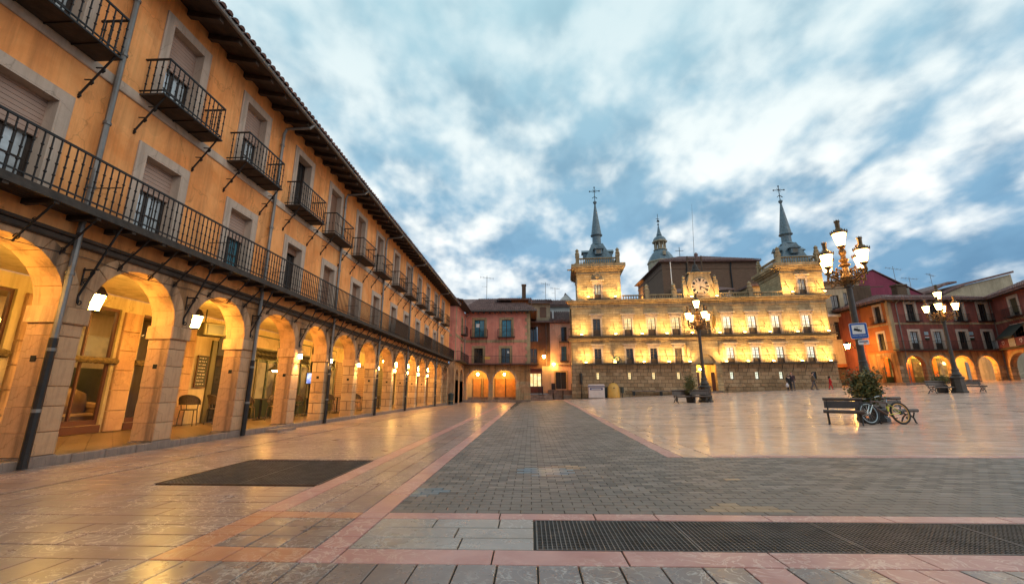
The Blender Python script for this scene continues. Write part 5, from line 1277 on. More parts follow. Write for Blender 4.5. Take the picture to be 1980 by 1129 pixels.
# ================================================================= MAROON HOUSE and right-hand side
def maroon_house():
    A=Vector((39.0,47.05,0)); rz=math.atan2(.03589,.99936); base=1.75
    t=thing('maroon_house','maroon arcaded house with rust orange side wall and pale stone window surrounds','building',(A.x,A.y,base),rz)
    G=Matrix.Translation((0,0,-base)); W=11.2; EZ=10.85; F1,F2=5.44,8.35
    uw=[2.45,5.0,7.65,10.25]; lw=[2.25,4.77,7.42,10.07]
    hol=[(c-.48,c+.48,8.55,10.45) for c in uw]+[(c-.46,c+.46,5.50,7.42) for c in lw]
    arches=[(.75,2.8,3.75,4.84),(3.35,5.45,3.75,4.84),(5.8,7.85,3.75,4.84),(8.3,10.35,3.75,4.84)]
    m=MB(G); wall_holes(m,0,W,5.2,EZ,hol,0,.22); obj('wall',m,'maroon',t)
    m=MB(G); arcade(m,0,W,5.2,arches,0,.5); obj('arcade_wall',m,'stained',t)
    cur=0
    for i in range(5):
        a=0 if i==0 else arches[i-1][1]; b=W if i==4 else arches[i][0]; z=1.5
        while z<3.72:
            hh=min(.4,3.75-z); m=MB(G); m.cbox(a+.003,b-.003,-.03,.5,z+.004,z+hh-.004,.015); obj('pier_stone',m,'stonedark',t); z+=hh
    for (a,b,s,c) in arches:
        P=arch_pts(a-.2,b+.2,s,c+.2,9); Q=arch_pts(a+.01,b-.01,s,c-.01,9)
        for k in range(9): m=MB(G); m.prism([P[k],P[k+1],Q[k+1],Q[k]],-.03,.0-.001); obj('arch_stone',m,'trim',t)
    for c in uw: window(t,c,8.55-base,.96,1.9,'surround',.22,.03,pane='glass',rows=3,dep=.14)
    for i,c in enumerate(lw): window(t,c,5.5-base,.92,1.92,'surround',.22,.03,pane='curtain' if i<2 else 'glass',rows=4,dep=.14,solid=.35)
    m=MB(G); m.cbox(0,W,-.03,-.001,8.15,8.36,.01); obj('string_course',m,'trim',t)
    m=MB(G); m.cbox(-.04,.38,-.04,.3,5.25,EZ-.1,.01); obj('quoin',m,'trim',t)
    b=obj('balcony',MB(G).box(-.3,W,-.7,-.001,5.33,5.43),'slab',t); m=MB(G); railing(m,[(-.28,3.6),(-.28,-.68),(W,-.68)],5.43,6.3,.14,.008,top=.018); obj('railing',m,'iron',b)
    for c in uw:
        m=MB(G); railing(m,[(c-.75,-.02),(c-.75,-.3),(c+.75,-.3),(c+.75,-.02)],8.5,9.25,.14,.008,top=.015); m.box(c-.77,c+.77,-.32,-.002,8.44,8.5); obj('window_guard',m,'iron',t)
    # wall signs between the lower windows
    for x in (3.52,8.3):
        m=MB(G); m.box(x-.2,x+.2,-.09,-.03,7.0,7.35); s_=obj('wall_sign',m,'tv2',t); m=MB(G); m.box(x-.2,x+.2,-.09,-.03,6.45,6.7); obj('wall_sign',m,'greenp',t); m=MB(G); m.box(x-.2,x+.2,-.09,-.03,6.71,6.8); obj('wall_sign',m,'signw',t)
    m=MB(G); m.tube([(.9,-.6,EZ),(.85,-.1,EZ-.5),(.85,-.08,1.7)],.05,6); obj('downpipe',m,'zinc',t); m=MB(G); m.tube([(W-.1,-.08,EZ-.2),(W-.1,-.08,1.9)],.05,6); obj('downpipe',m,'zinc',t)
    # arcade interior
    m=MB(G); m.box(0,W+4,2.6,2.7,1.7,5.1); obj('back_wall',m,'warmwall',t); m=MB(G); m.box(0,W,.5,2.6,5.0,5.19); obj('arcade_ceiling',m,'warmwall',t)
    for a,b,k in ((.3,2.6,0),(2.75,5.4,1),(5.6,7.9,0)):
        m=MB(G); m.box(a,b,2.45,2.59,1.7,4.7); f=obj('shop_front',m,'greenp',t)
        m=MB(G); m.box(a+.9,b-.35,2.42,2.445,2.7,4.3); obj('shop_pane',m,'litdim',f)
        for xx in (a+.25,): m=MB(G); m.box(xx,xx+.45,2.40,2.448,2.7,4.7); obj('orange_panel',m,'rust',f)
        m=MB(G); m.box(b-.25,b-.02,2.40,2.448,2.7,4.7); obj('orange_panel',m,'rust',f)
    m=MB(G); m.box(9.6,10.3,2.5,2.59,1.8,4.3); obj('door_opening',m,'glass',t)
    m=MB(G); m.box(-.6,W+.3,-1.0,2.6,1.3,2.02); obj('arcade_pavement',m,'kerb',t)
    # side wall, running back from the corner
    Ms=G@Matrix.Rotation(R(-90)-.0,4,'Z')@Matrix.Translation((-3.75,0,0))   # x 0..3.75 towards the corner
    Ms=G@Matrix.Translation((0,3.75,0))@Matrix.Rotation(R(-90),4,'Z')
    sh=[(1.95,2.8,8.55,10.4),(1.8,2.62,5.5,7.4)]
    m=MB(Ms); wall_holes(m,0,3.75,5.2,EZ,sh,0,.2); obj('side_wall',m,'rust',t)
    m=MB(Ms); arcade(m,0,3.75,5.2,[(1.35,3.05,3.75,4.84)],0,.4,zb=1.5); obj('side_arcade',m,'stained',t)
    m=MB(Ms); m.box(0,3.75,1.3,1.35,1.6,5.0); obj('side_back_wall',m,'rust',t); m=MB(Ms); m.box(1.7,2.7,1.2,1.29,1.7,4.4); obj('door',m,'greenp',t)
    window(t,2.37,8.55,.85,1.85,'surround',.2,.03,pane='glass',dep=.14,M=Ms); window(t,2.21,5.5,.82,1.9,'surround',.2,.03,pane='glass',dep=.14,M=Ms,rows=4)
    m=MB(Ms); m.cbox(0,3.72,-.03,-.001,8.15,8.36,.01); obj('side_string_course',m,'trim',t)
    m=MB(Ms); railing(m,[(1.5,-.02),(1.5,-.3),(3.2,-.3),(3.2,-.02)],8.5,9.25,.14,.008,top=.015); m.box(1.48,3.22,-.32,-.002,8.44,8.5); obj('window_guard',m,'iron',t)
    # receding part of the side street
    m=MB(G); m.quad((0,3.75,1.5),(0,9,1.5),(0,9,EZ-.1),(0,3.75,EZ-.1)); obj('street_wall',m,'maroon',t)
    # roof
    rm=MB(G); e=.7; run,rise=7.0,2.0
    c0=(-e,-e,EZ+.02); c1=(W+.2,-e,EZ+.02); r0=(5.0,run,EZ+rise); r1=(W+.2,run,EZ+rise)
    rm.poly([c0,c1,r1,r0]); rm.poly([c0,r0,(5,9,EZ+rise),(-e,9,EZ+.02)]); rm.quad(c0,c1,(W+.2,-e,EZ-.1),(-e,-e,EZ-.1)); rm.quad((-e,9,EZ+.02),c0,(-e,-e,EZ-.1),(-e,9,EZ-.1)); rf=obj('roof',rm,'tilered',t)
    m=MB(G); m.quad((-e,-e,EZ-.101),(W,-e,EZ-.101),(W,0,EZ-.03),(0,0,EZ-.03)); m.quad((-e,-e,EZ-.101),(0,0,EZ-.03),(0,9,EZ-.03),(-e,9,EZ-.101)); obj('eave_boards',m,'soffit',t)
    for y in np.arange(.2,9,.6): m=MB(G); m.box(-.62,-.002,y-.07,y+.07,EZ-.26,EZ-.11); obj('rafter',m,'soffit',t)
    for x in np.arange(.2,W,.6): m=MB(G); m.box(x-.07,x+.07,-.62,-.002,EZ-.26,EZ-.11); obj('rafter',m,'soffit',t)
    up=Vector((0,run+e,rise)); L=up.length; tw=W+.2+e
    tm=MB(G); roof_tiles(tm,(-e,-e-.05,EZ+.05),(1,0,0),up,tw,lambda s:(0,min(L,L*s/5.7)),.27,.45,.105); obj('roof_tiles',tm,'tilered',rf,kind='stuff')
    upx=Vector((5.7,0,rise)); tm=MB(G); roof_tiles(tm,(-e-.05,-e,EZ+.05),(0,1,0),upx,9.6,lambda s:(0,min(upx.length,upx.length*s/7.7)),.27,.45,.105); obj('side_tiles',tm,'tilered',rf,kind='stuff')
    for x in (3.5,5.2): m=MB(G); q=up.normalized(); y=3.6; z=EZ+.02+(y+e)*rise/(run+e); m.add([(x,y,z+.16),(x+.7,y,z+.16),(x+.7,y+.8,z+.37),(x,y+.8,z+.37)],[(0,1,2,3)]); obj('skylight',m,'signw',rf)
    m=MB(G); m.box(7.0,8.2,6,6.8,EZ+1.2,EZ+3.1); m.box(6.9,8.3,5.9,6.9,EZ+3.101,EZ+3.3); obj('chimney',m,'brown',t)
    m=MB(G); m.box(2.2,4.6,7.0,9,EZ+1.0,EZ+3.4); obj('chimney_stack',m,'brown',t)
    return t
MATS['tv2']=simple('pale_sign',(.30,.40,.45),.4)
maroon_house()
def maroon_wing():
    A=Vector((50.17,47.43,0)); rz=math.atan2(-.92588,-.37782); base=1.9
    t=thing('maroon_wing','dark maroon wing with broad arch, green awning and banner balcony at the right edge','building',(A.x,A.y,base),rz); G=Matrix.Translation((0,0,-base)); W=11; EZ=10.85
    hol=[(3.2,4.4,8.5,10.3),(2.6,4.3,5.5,7.5),(7.4,8.6,8.5,10.3),(7.0,8.6,5.5,7.5)]
    m=MB(G); wall_holes(m,0,W,5.2,EZ,hol,0,.22); obj('wall',m,'maroon',t)
    m=MB(G); arcade(m,0,W,5.2,[(.75,4.6,3.6,4.95),(5.6,9.6,3.6,4.95)],0,.5); obj('arcade_wall',m,'stained',t)
    for a,b in ((0,.75),(4.6,5.6),(9.6,W)):
        z=1.6
        while z<3.55: hh=min(.4,3.6-z); m=MB(G); m.cbox(a+.003,b-.003,-.03,.5,z+.004,z+hh-.004,.015); obj('pier_stone',m,'stonedark',t); z+=hh
    for a,b in ((.75,4.6),(5.6,9.6)):
        P=arch_pts(a-.25,b+.25,3.6,5.18,13); Q=arch_pts(a+.01,b-.01,3.6,4.94,13)
        for k in range(13): m=MB(G); m.prism([P[k],P[k+1],Q[k+1],Q[k]],-.04,-.001); obj('arch_stone',m,'trim',t)
    for i,h in enumerate(hol): window(t,(h[0]+h[1])/2,h[2]-base,h[1]-h[0],h[3]-h[2],'surround',.28,.03,shutter=.8 if i==0 else 0,shmat='oliv',pane='glass',dep=.15)
    m=MB(G); m.cbox(0,W,-.03,-.001,8.1,8.32,.01); obj('string_course',m,'trim',t)
    b=obj('balcony',MB(G).box(0.1,W,-.75,-.001,5.33,5.43),'slab',t); m=MB(G); railing(m,[(.1,-.02),(.1,-.73),(W,-.73)],5.43,6.3,.14,.008,top=.018); obj('railing',m,'iron',b)
    iron_bal(t,3.8,8.45,2.3,.55,.85,G)
    m=MB(G); m.quad((2.3,-.05,7.7),(4.8,-.05,7.7),(4.8,-1.25,6.45),(2.3,-1.25,6.45)); m.quad((2.3,-.05,7.7),(2.3,-1.25,6.45),(2.3,-.05,6.45),(2.3,-.05,7.69)); m.quad((2.3,-1.25,6.45),(4.8,-1.25,6.45),(4.8,-1.25,6.25),(2.3,-1.25,6.25)); obj('awning',m,'awning',t)
    def banner(x0,x1,mat):
        m=MB(G); m.box(x0,x1,-.785,-.765,5.5,6.3); return obj('banner',m,mat,b)
    for x0 in (.35,3.15,5.9):
        for k in range(6):
            banner(x0+k*.17,x0+k*.17+.085,'signw'); banner(x0+k*.17+.085,x0+k*.17+.17,'black')
    for x0 in (1.4,4.2):
        q=banner(x0,x0+1.7,'bannerm')
        m=MB(G); c=x0+.85
        for w_,mt in ((.19,'signw'),(.13,'bannerm')):
            m=MB(G); y=-.79-(.005 if mt=='bannerm' else 0); m.prism([(c-w_,6.12-.19+w_),(c+w_,6.12-.19+w_),(c+w_,5.93),(c,5.90-w_),(c-w_,5.93)],y-.003,y); obj('crest',m,mt,q)
    rm=MB(G); rm.quad((-1.5,-.7,EZ+.02),(W,-.7,EZ+.02),(W,6,EZ+3.0),(-1.5,6,EZ+3.0)); rm.quad((-.5,-.7,EZ-.1),(W,-.7,EZ-.1),(W,-.7,EZ+.02),(-.5,-.7,EZ+.02)); rf=obj('roof',rm,'tilered',t)
    tm=MB(G); roof_tiles(tm,(-1.0,-.75,EZ+.05),(1,0,0),(0,6.7,2.98),W+1,lambda s:(0,7.2),.27,.45,.105); obj('roof_tiles',tm,'tilered',rf,kind='stuff')
    m=MB(G); m.quad((-.2,-.7,EZ-.101),(W,-.7,EZ-.101),(W,0,EZ-.03),(-.2,0,EZ-.03)); obj('eave_boards',m,'soffit',t)
    m=MB(G); m.box(2.9,W,2.8,2.9,1.6,5.1); obj('back_wall',m,'warmwall',t); m=MB(G); m.box(.2,W,.5,2.8,5.05,5.19); obj('arcade_ceiling',m,'warmwall',t)
    for a in (1.5,2.6): m=MB(G); m.box(a,a+.9,2.7,2.79,1.8,4.3); obj('shop_pane',m,'glass',t)
    m=MB(G); m.box(.2,W,-.8,2.8,1.4,2.04); obj('arcade_pavement',m,'kerb',t)
    return t
maroon_wing()
def right_back_houses():
    t=thing('purple_gable_house','tall house with a blank purple gable wall behind the maroon house','building',(42.6,57,2)); G=Matrix.Translation((0,0,-2))
    m=MB(G); m.prism([(-1.3,1.5),(9.5,1.5),(9.5,13.6),(7.3,14.6),(3.65,17.0),(-.05,15.55)],0,9); obj('gable_wall',m,'purple',t)
    m=MB(G); m.add([(3.65,-.15,17.12),(9.9,-.15,13.5),(9.9,9,13.5),(3.65,9,17.12),(3.65,-.15,17.02),(9.9,-.15,13.4),(9.9,9,13.4),(3.65,9,17.02)],[(0,1,2,3),(4,7,6,5),(0,4,5,1)]); m.quad((-.2,-.15,15.62),(3.65,-.15,17.12),(3.65,9,17.12),(-.2,9,15.62)); obj('roof',m,'tilered',t)
    m=MB(G); m.tube([(-.12,-.1,1.6),(-.12,-.1,15.5)],.09,6); obj('white_downpipe',m,'signw',t)
    m=MB(G); m.box(7.0,7.5,-.5,-.01,12.2,14.4); obj('flue',m,'grey',t)
    t=thing('beige_street_house','beige rendered house with dark windows in the gap beside the town hall','building',(36.2,54.2,2)); G=Matrix.Translation((0,0,-2))
    hol=[(2.0,3.0,11.0,13.0),(3.6,4.6,11.3,13.3),(1.9,2.9,7.4,9.6),(3.7,4.5,7.4,9.6)]
    m=MB(G); wall_holes(m,-2,5.8,4.4,14.4,hol,0,.2); m.prism([(-2,14.401),(5.8,14.401),(5.8,14.95),(5.2,14.95)],0,.3); obj('wall',m,'cream',t)
    for h in hol: window(t,(h[0]+h[1])/2,h[2]-2,h[1]-h[0],h[3]-h[2],None,dep=.15,pane='glass')
    m=MB(G); m.box(-2,6.0,-.5,-.002,10.2,10.5); b=obj('balcony',m,'white',t); m=MB(G); railing(m,[(-2,-.48),(6,-.48)],10.5,11.3,.2,.01); obj('railing',m,'iron',b)
    m=MB(G); m.box(-2,5.8,.3,.5,1.4,4.399); obj('garage_shutter',m,'brown',t); m=MB(G); m.box(-2,5.8,-.1,.3,4.0,4.39); obj('lintel',m,'rust',t)
    m=MB(G); m.quad((-2.3,-.8,14.3),(6.0,-.8,15.0),(6.0,3,15.8),(-2.3,3,15.1)); m.quad((-2.3,-.8,14.15),(6.0,-.8,14.85),(6.0,-.8,15.0),(-2.3,-.8,14.3)); obj('roof',m,'tile',t)
    m=MB(G); m.box(2.6,3.4,-1.5,.25,1.5,5.8); obj('orange_pier',m,'rust',t)
    t=thing('beige_gable_house','long beige gable wall under a low tiled roof behind the maroon house','building',(61,62,2)); G=Matrix.Translation((0,0,-2))
    m=MB(G); m.prism([(-1.5,2),(8.6,2),(8.5,17.6),(1.6,15.9),(-1.5,14.6)],0,6); obj('wall',m,'cream',t)
    m=MB(G); m.prism([(-1.8,14.65),(1.6,16.0),(8.7,17.75),(8.7,18.05),(1.5,16.3),(-1.8,14.95)],-.3,6.2); obj('roof_edge',m,'tilered',t)
    m=MB(G); m.prism([(-9,12),(-.5,12),(-.5,15.2),(-3,15.0),(-9,13.6)],.5,6); obj('lower_wall',m,'brown',t); m=MB(G); m.prism([(-9.3,13.65),(-3,15.05),(-.2,16.3),(1.0,16.45),(1.0,16.7),(-.3,16.6),(-3.1,15.35),(-9.3,13.95)],.2,6.1); obj('lower_roof',m,'tile',t)
right_back_houses()
# ================================================================= STREET LAMPS
def lantern_meshes():
    g=MB(); g.lathe([(.115,0),(.21,.44)],6,rot=PI/6,caps=True); gl=g.mesh('lantern_glass','lamp')
    f=MB()
    for k in range(6):
        a=PI/6+k*PI/3; f.tube([(.118*math.cos(a),.118*math.sin(a),-.01),(.217*math.cos(a),.217*math.sin(a),.45)],.011,4)
    f.lathe([(.06,-.12),(.12,-.07),(.14,-.02),(.10,-.015)],8); f.lathe([(.15,.442),(.255,.445),(.26,.50),(.20,.54),(.10,.64),(.07,.68),(.075,.88),(.095,.90),(.09,.94),(.03,.98)],6,rot=PI/6)
    for k in range(12):
        a=PI/6+k*PI/6; r=.245 if k%2==0 else .218; f.lathe([(.028,0),(.02,.05),(.003,.09)],4,(r*math.cos(a),r*math.sin(a),.495))
    for k in range(6): a=k*PI/3; f.lathe([(.015,0),(.002,.07)],4,(.08*math.cos(a),.08*math.sin(a),.93))
    return gl,f.mesh('lantern_frame','gilt')
LG,LF=lantern_meshes()
def street_lamp(loc,rz,label,arm0=R(20)):
    t=thing('street_lamp',label,'street lamp',loc,rz,'five-light cast iron street lamps on the plaza')
    m=MB(); m.lathe([(.44,0),(.44,.10),(.40,.13),(.38,.16),(.36,.5),(.34,.85),(.40,.90),(.40,.95),(.30,1.02),(.24,1.06)],8,rot=PI/8); obj('pedestal',m,'castiron',t)
    m=MB(); m.lathe([(.24,1.06),(.27,1.12),(.22,1.2),(.17,1.35),(.20,1.42),(.15,1.5),(.115,1.9),(.13,1.93),(.105,1.97),(.088,4.5),(.15,4.53),(.15,4.6),(.11,4.64)],14); obj('pole',m,'castiron',t,smooth=False)
    m=MB(); m.tube([(-1.05,0,4.5),(1.05,0,4.5)],.016,6); obj('banner_rod',m,'castiron',t)
    m=MB(); m.lathe([(.11,4.64),(.16,4.75),(.19,4.88),(.14,4.98),(.1,5.05),(.085,5.25),(.17,5.33),(.17,5.36),(.08,5.44),(.15,5.5),(.15,5.54),(.08,5.6),(.075,5.7),(.12,5.8),(.10,5.9),(.06,5.95),(.11,5.98)],12); obj('upper_stem',m,'gilt',t)
    sc=MB(); z=4.86
    sc.M=Matrix.Diagonal((.875,1,1,1)); sc.tube([(.12,0,z-.12),(.3,0,z-.16),(.5,0,z-.05),(.66,0,z+.02),(.80,0,z+.02),(.86,0,z+.12),(.82,0,z+.24),(.80,0,z+.3)],[.05,.045,.04,.038,.04,.045,.05,.06],6)
    sc.tube([(.1,0,z-.3),(.3,0,z-.22),(.52,0,z-.16),(.70,0,z-.2),(.76,0,z-.08),(.72,0,z+.02)],[.035,.03,.026,.026,.024,.02],5)
    pts=[(.34+.19*(1-.7*i/20)*math.cos(PI*.9-i/20*4*PI*.8),0,z+.12+.19*(1-.7*i/20)*math.sin(PI*.9-i/20*4*PI*.8)) for i in range(21)]
    sc.tube(pts,.027,5)
    pts=[(.58+.10*(1-.7*i/14)*math.cos(i/14*3*PI),0,z+.14+.10*(1-.7*i/14)*math.sin(i/14*3*PI)) for i in range(15)]; sc.tube(pts,.02,5)
    for (x,zz) in ((.22,.28),(.42,.32),(.62,.22),(.3,-.2),(.55,-.12),(.86,-.02),(.74,-.16)): sc.sphere((x,0,z+zz),.04,6,4)
    sm=sc.mesh('scroll_arm','gilt',True)
    for k in range(4):
        a=arm0+k*PI/2; put('scroll_arm',sm,t,(0,0,0),a)
        l=put('lantern',LF,t,(.70*math.cos(a),.70*math.sin(a),5.26),0,(.92,.92,.92)); put('lantern_glass',LG,l)
    l=put('lantern',LF,t,(0,0,6.08)); put('lantern_glass',LG,l)
    return t
LX,LY=11.75,15.65
L1=street_lamp((LX,LY,gz(LX,LY)),R(-10),'tall five-light street lamp with the blue camera sign, beside the leafy bush',R(21))
L2=street_lamp((11.6,29.4,gz(11.6,29.4)),0,'five-light street lamp standing in front of the town hall portal',R(14))
L3=street_lamp((28.4,30,gz(28.4,30)),0,'five-light street lamp standing in front of the maroon house',R(40))
# camera sign on the near lamp
def camera_sign():
    P=Vector((LX-.07,LY-.17,3.20)); 
    t=thing('surveillance_sign','blue and white video surveillance sign fixed to the lamp post','sign',P,R(-30))
    def rr(w_,h_,r,y0,y1,cz=0):
        pts=[]
        for cx,cz_,a0 in ((w_/2-r,h_/2-r,0),(-w_/2+r,h_/2-r,90),(-w_/2+r,-h_/2+r,180),(w_/2-r,-h_/2+r,270)):
            for k in range(4): a=R(a0+30*k); pts.append((cx+r*math.cos(a),cz+cz_+r*math.sin(a)))
        return MB().prism(pts,y0,y1)
    obj('border',rr(.50,.56,.05,-.012,.012),'signw',t); obj('panel',rr(.475,.535,.045,-.016,-.0125),'signb',t)
    m=MB(); m.box(-.18,.18,-.02,-.0165,-.11,.21); obj('white_field',m,'signw',t)
    m=MB(Matrix.Translation((-.02,-.022,.03))@Matrix.Rotation(R(20),4,'Y')); m.box(-.11,.06,-.003,0,-.045,.04); m.prism([(.065,-.02),(.11,-.05),(.11,.04),(.065,.015)],-.003,0); obj('camera_symbol',m,'black',t)
    m=MB(); m.box(-.035,-.022,-.024,-.021,.06,.14); m.box(-.10,.06,-.024,-.021,.14,.15); obj('camera_mount',m,'black',t)
    lettering('lettering','ZONA VIGILADA',.052,'signw',t,Matrix.Translation((0,-.0175,-.175))@XZ,.001)
    m=MB(); m.tube([(0,.012,0),(0,.16,0)],.02,6); obj('clamp',m,'castiron',t)
    t2=thing('small_plaque','small white plaque below the blue sign on the lamp post','plaque',P+Vector((.1,-.0,-.40)),R(-30))
    obj('plate',rr(.30,.17,.03,-.01,.01),'signw',t2)
    m=MB(); m.box(-.12,.12,-.013,-.0105,.0,.035); obj('print',m,'binb',t2); m=MB(); m.box(.0,.07,-.013,-.0105,-.05,-.02); obj('print',m,'orangeref',t2)
    m=MB(); m.tube([(-.03,.01,0),(-.03,.14,0)],.015,6); obj('clamp',m,'castiron',t2)
camera_sign()
for _l in (L1,L2,L3): _l.scale=(1.04,)*3
# ================================================================= BENCHES, PLANTERS, BICYCLE
def bench_meshes(L):
    d={}
    m=MB(); n=10
    prof=[(-.26,.40),(-.22,.445),(-.10,.43),(.02,.405),(.14,.40),(.14,.365),(.02,.37),(-.12,.385),(-.24,.36)]
    m.v=[];m.f=[]
    k=len(prof); m.add([(-L/2,y,z) for y,z in prof]+[(L/2,y,z) for y,z in prof],[tuple(range(k)),tuple(range(2*k-1,k-1,-1))]+[(i,i+k,(i+1)%k+k,(i+1)%k) for i in range(k)])
    d['seat']=m.mesh('seat','bench')
    m=MB(); m.tube([(-L/2-.02,-.25,.40),(L/2+.02,-.25,.40)],.055,10); d['front_roll']=m.mesh('front_roll','bench')
    m=MB(); m.add([(-L/2,.17,.50),(L/2,.17,.50),(L/2,.22,.72),(-L/2,.22,.72),(-L/2,.205,.49),(L/2,.205,.49),(L/2,.255,.71),(-L/2,.255,.71)],[(0,1,2,3),(4,7,6,5),(0,4,5,1),(3,2,6,7),(0,3,7,4),(1,5,6,2)]); d['backrest']=m.mesh('backrest','bench')
    m=MB(); m.tube([(-L/2-.02,.25,.775),(L/2+.02,.25,.775)],.05,10); d['top_roll']=m.mesh('top_roll','bench')
    m=MB()
    m.tube([(0,-.30,0),(0,-.26,.03),(0,-.22,.16),(0,-.1,.26),(0,.02,.27),(0,.12,.18),(0,.2,.04),(0,.25,0)],.024,5); m.tube([(0,-.20,.17),(0,-.26,.34)],.02,5); m.tube([(0,.04,.27),(0,.15,.37),(0,.18,.52),(0,.245,.74)],.022,5); m.tube([(0,-.1,.26),(0,-.08,.38)],.02,5)
    d['leg']=m.mesh('leg','iron'); 
    m=MB(); scroll(m,(0,-.03,.14),.07,'yz',1.4,.014); d['scroll']=m.mesh('scroll','iron')
    return d
BM_={}
def bench(x,y,rz,label,L=1.25,group='benches around the plaza lamps'):
    t=thing('bench',label,'bench',(x,y,gz(x,y)),rz,group)
    if L not in BM_: BM_[L]=bench_meshes(L)
    d=BM_[L]
    for k in ('seat','front_roll','backrest','top_roll'): put(k,d[k],t)
    for s in (-.42,.42):
        lg=put('leg',d['leg'],t,(s*L,0,0)); put('scroll',d['scroll'],lg)
    return t
def planter(x,y,label,h,r,n,pot=True,cone=False,seed=1,group='bushes in planters by the lamps'):
    t=thing('planter_bush',label,'bush',(x,y,gz(x,y)),0,group); q=random.Random(seed)
    m=MB(); m.lathe([(.24,0),(.28,.05),(.31,.42),(.33,.44),(.33,.48),(.28,.48),(.27,.42)],12); obj('pot',m,'pot',t)
    m=MB(); tips=[]
    for k in range(14):
        a=q.uniform(0,2*PI); rr=r*q.uniform(.3,.95); zz=q.uniform(.45,1)*h
        if cone: rr=r*q.uniform(.2,1)*(1.1-zz/h)
        p1=(.1*math.cos(a),.1*math.sin(a),.40); p2=(rr*.5*math.cos(a),rr*.5*math.sin(a),.42+(zz)*.5); p3=(rr*math.cos(a),rr*math.sin(a),.42+zz*.85); m.tube([p1,p2,p3],[.022,.014,.005],4,False); tips.append((p1,p2,p3))
    obj('stems',m,'bark',t)
    for mat,cnt in (('leafa',int(n*.6)),('leafb',int(n*.4))):
        m=MB()
        for _ in range(cnt):
            p1,p2,p3=q.choice(tips); f=q.uniform(.3,1.05); A_=Vector(p1).lerp(Vector(p2),min(1,f*2)) if f<.5 else Vector(p2).lerp(Vector(p3),(f-.5)*2)
            sp=.17*r/.55
            A_+=Vector((q.gauss(0,sp),q.gauss(0,sp),q.gauss(0,sp)))
            if A_.z<.45: A_.z=.45+q.random()*.2
            d=Vector((q.uniform(-1,1),q.uniform(-1,1),q.uniform(-.3,1))).normalized(); s=d.cross(Vector((q.uniform(-1,1),q.uniform(-1,1),q.uniform(-1,1)))).normalized(); l=q.uniform(.06,.12); ww=l*.3
            m.add([tuple(A_),tuple(A_+d*l*.5+s*ww),tuple(A_+d*l),tuple(A_+d*l*.5-s*ww)],[(0,1,2,3)])
        me=bpy.data.meshes.new('foliage'); me.from_pydata(m.v,[],m.f); me.materials.append(MATS[mat]); put('foliage',me,t)
    return t
bench(9.95,14.4,R(-36),'dark wooden bench left of the bicycle, seen from its open end',1.0)
bench(11.75,14.95,R(8),'dark wooden bench behind the leaning bicycle',1.5)
planter(11.08,14.95,'large loose green bush behind the bicycle and benches',1.55,.40,3300,seed=2)
# mid lamp group
bench(10.0,29.0,R(12),'bench left of the small conifer in front of the town hall',1.3); bench(11.0,28.7,R(0),'bench against the lamp pedestal in front of the town hall portal',1.2); bench(10.4,29.9,R(170),'back-turned bench behind the small conifer by the town hall',1.2)
planter(10.55,29.2,'small upright conifer in a pot before the town hall',1.55,.5,1500,cone=True,seed=5)
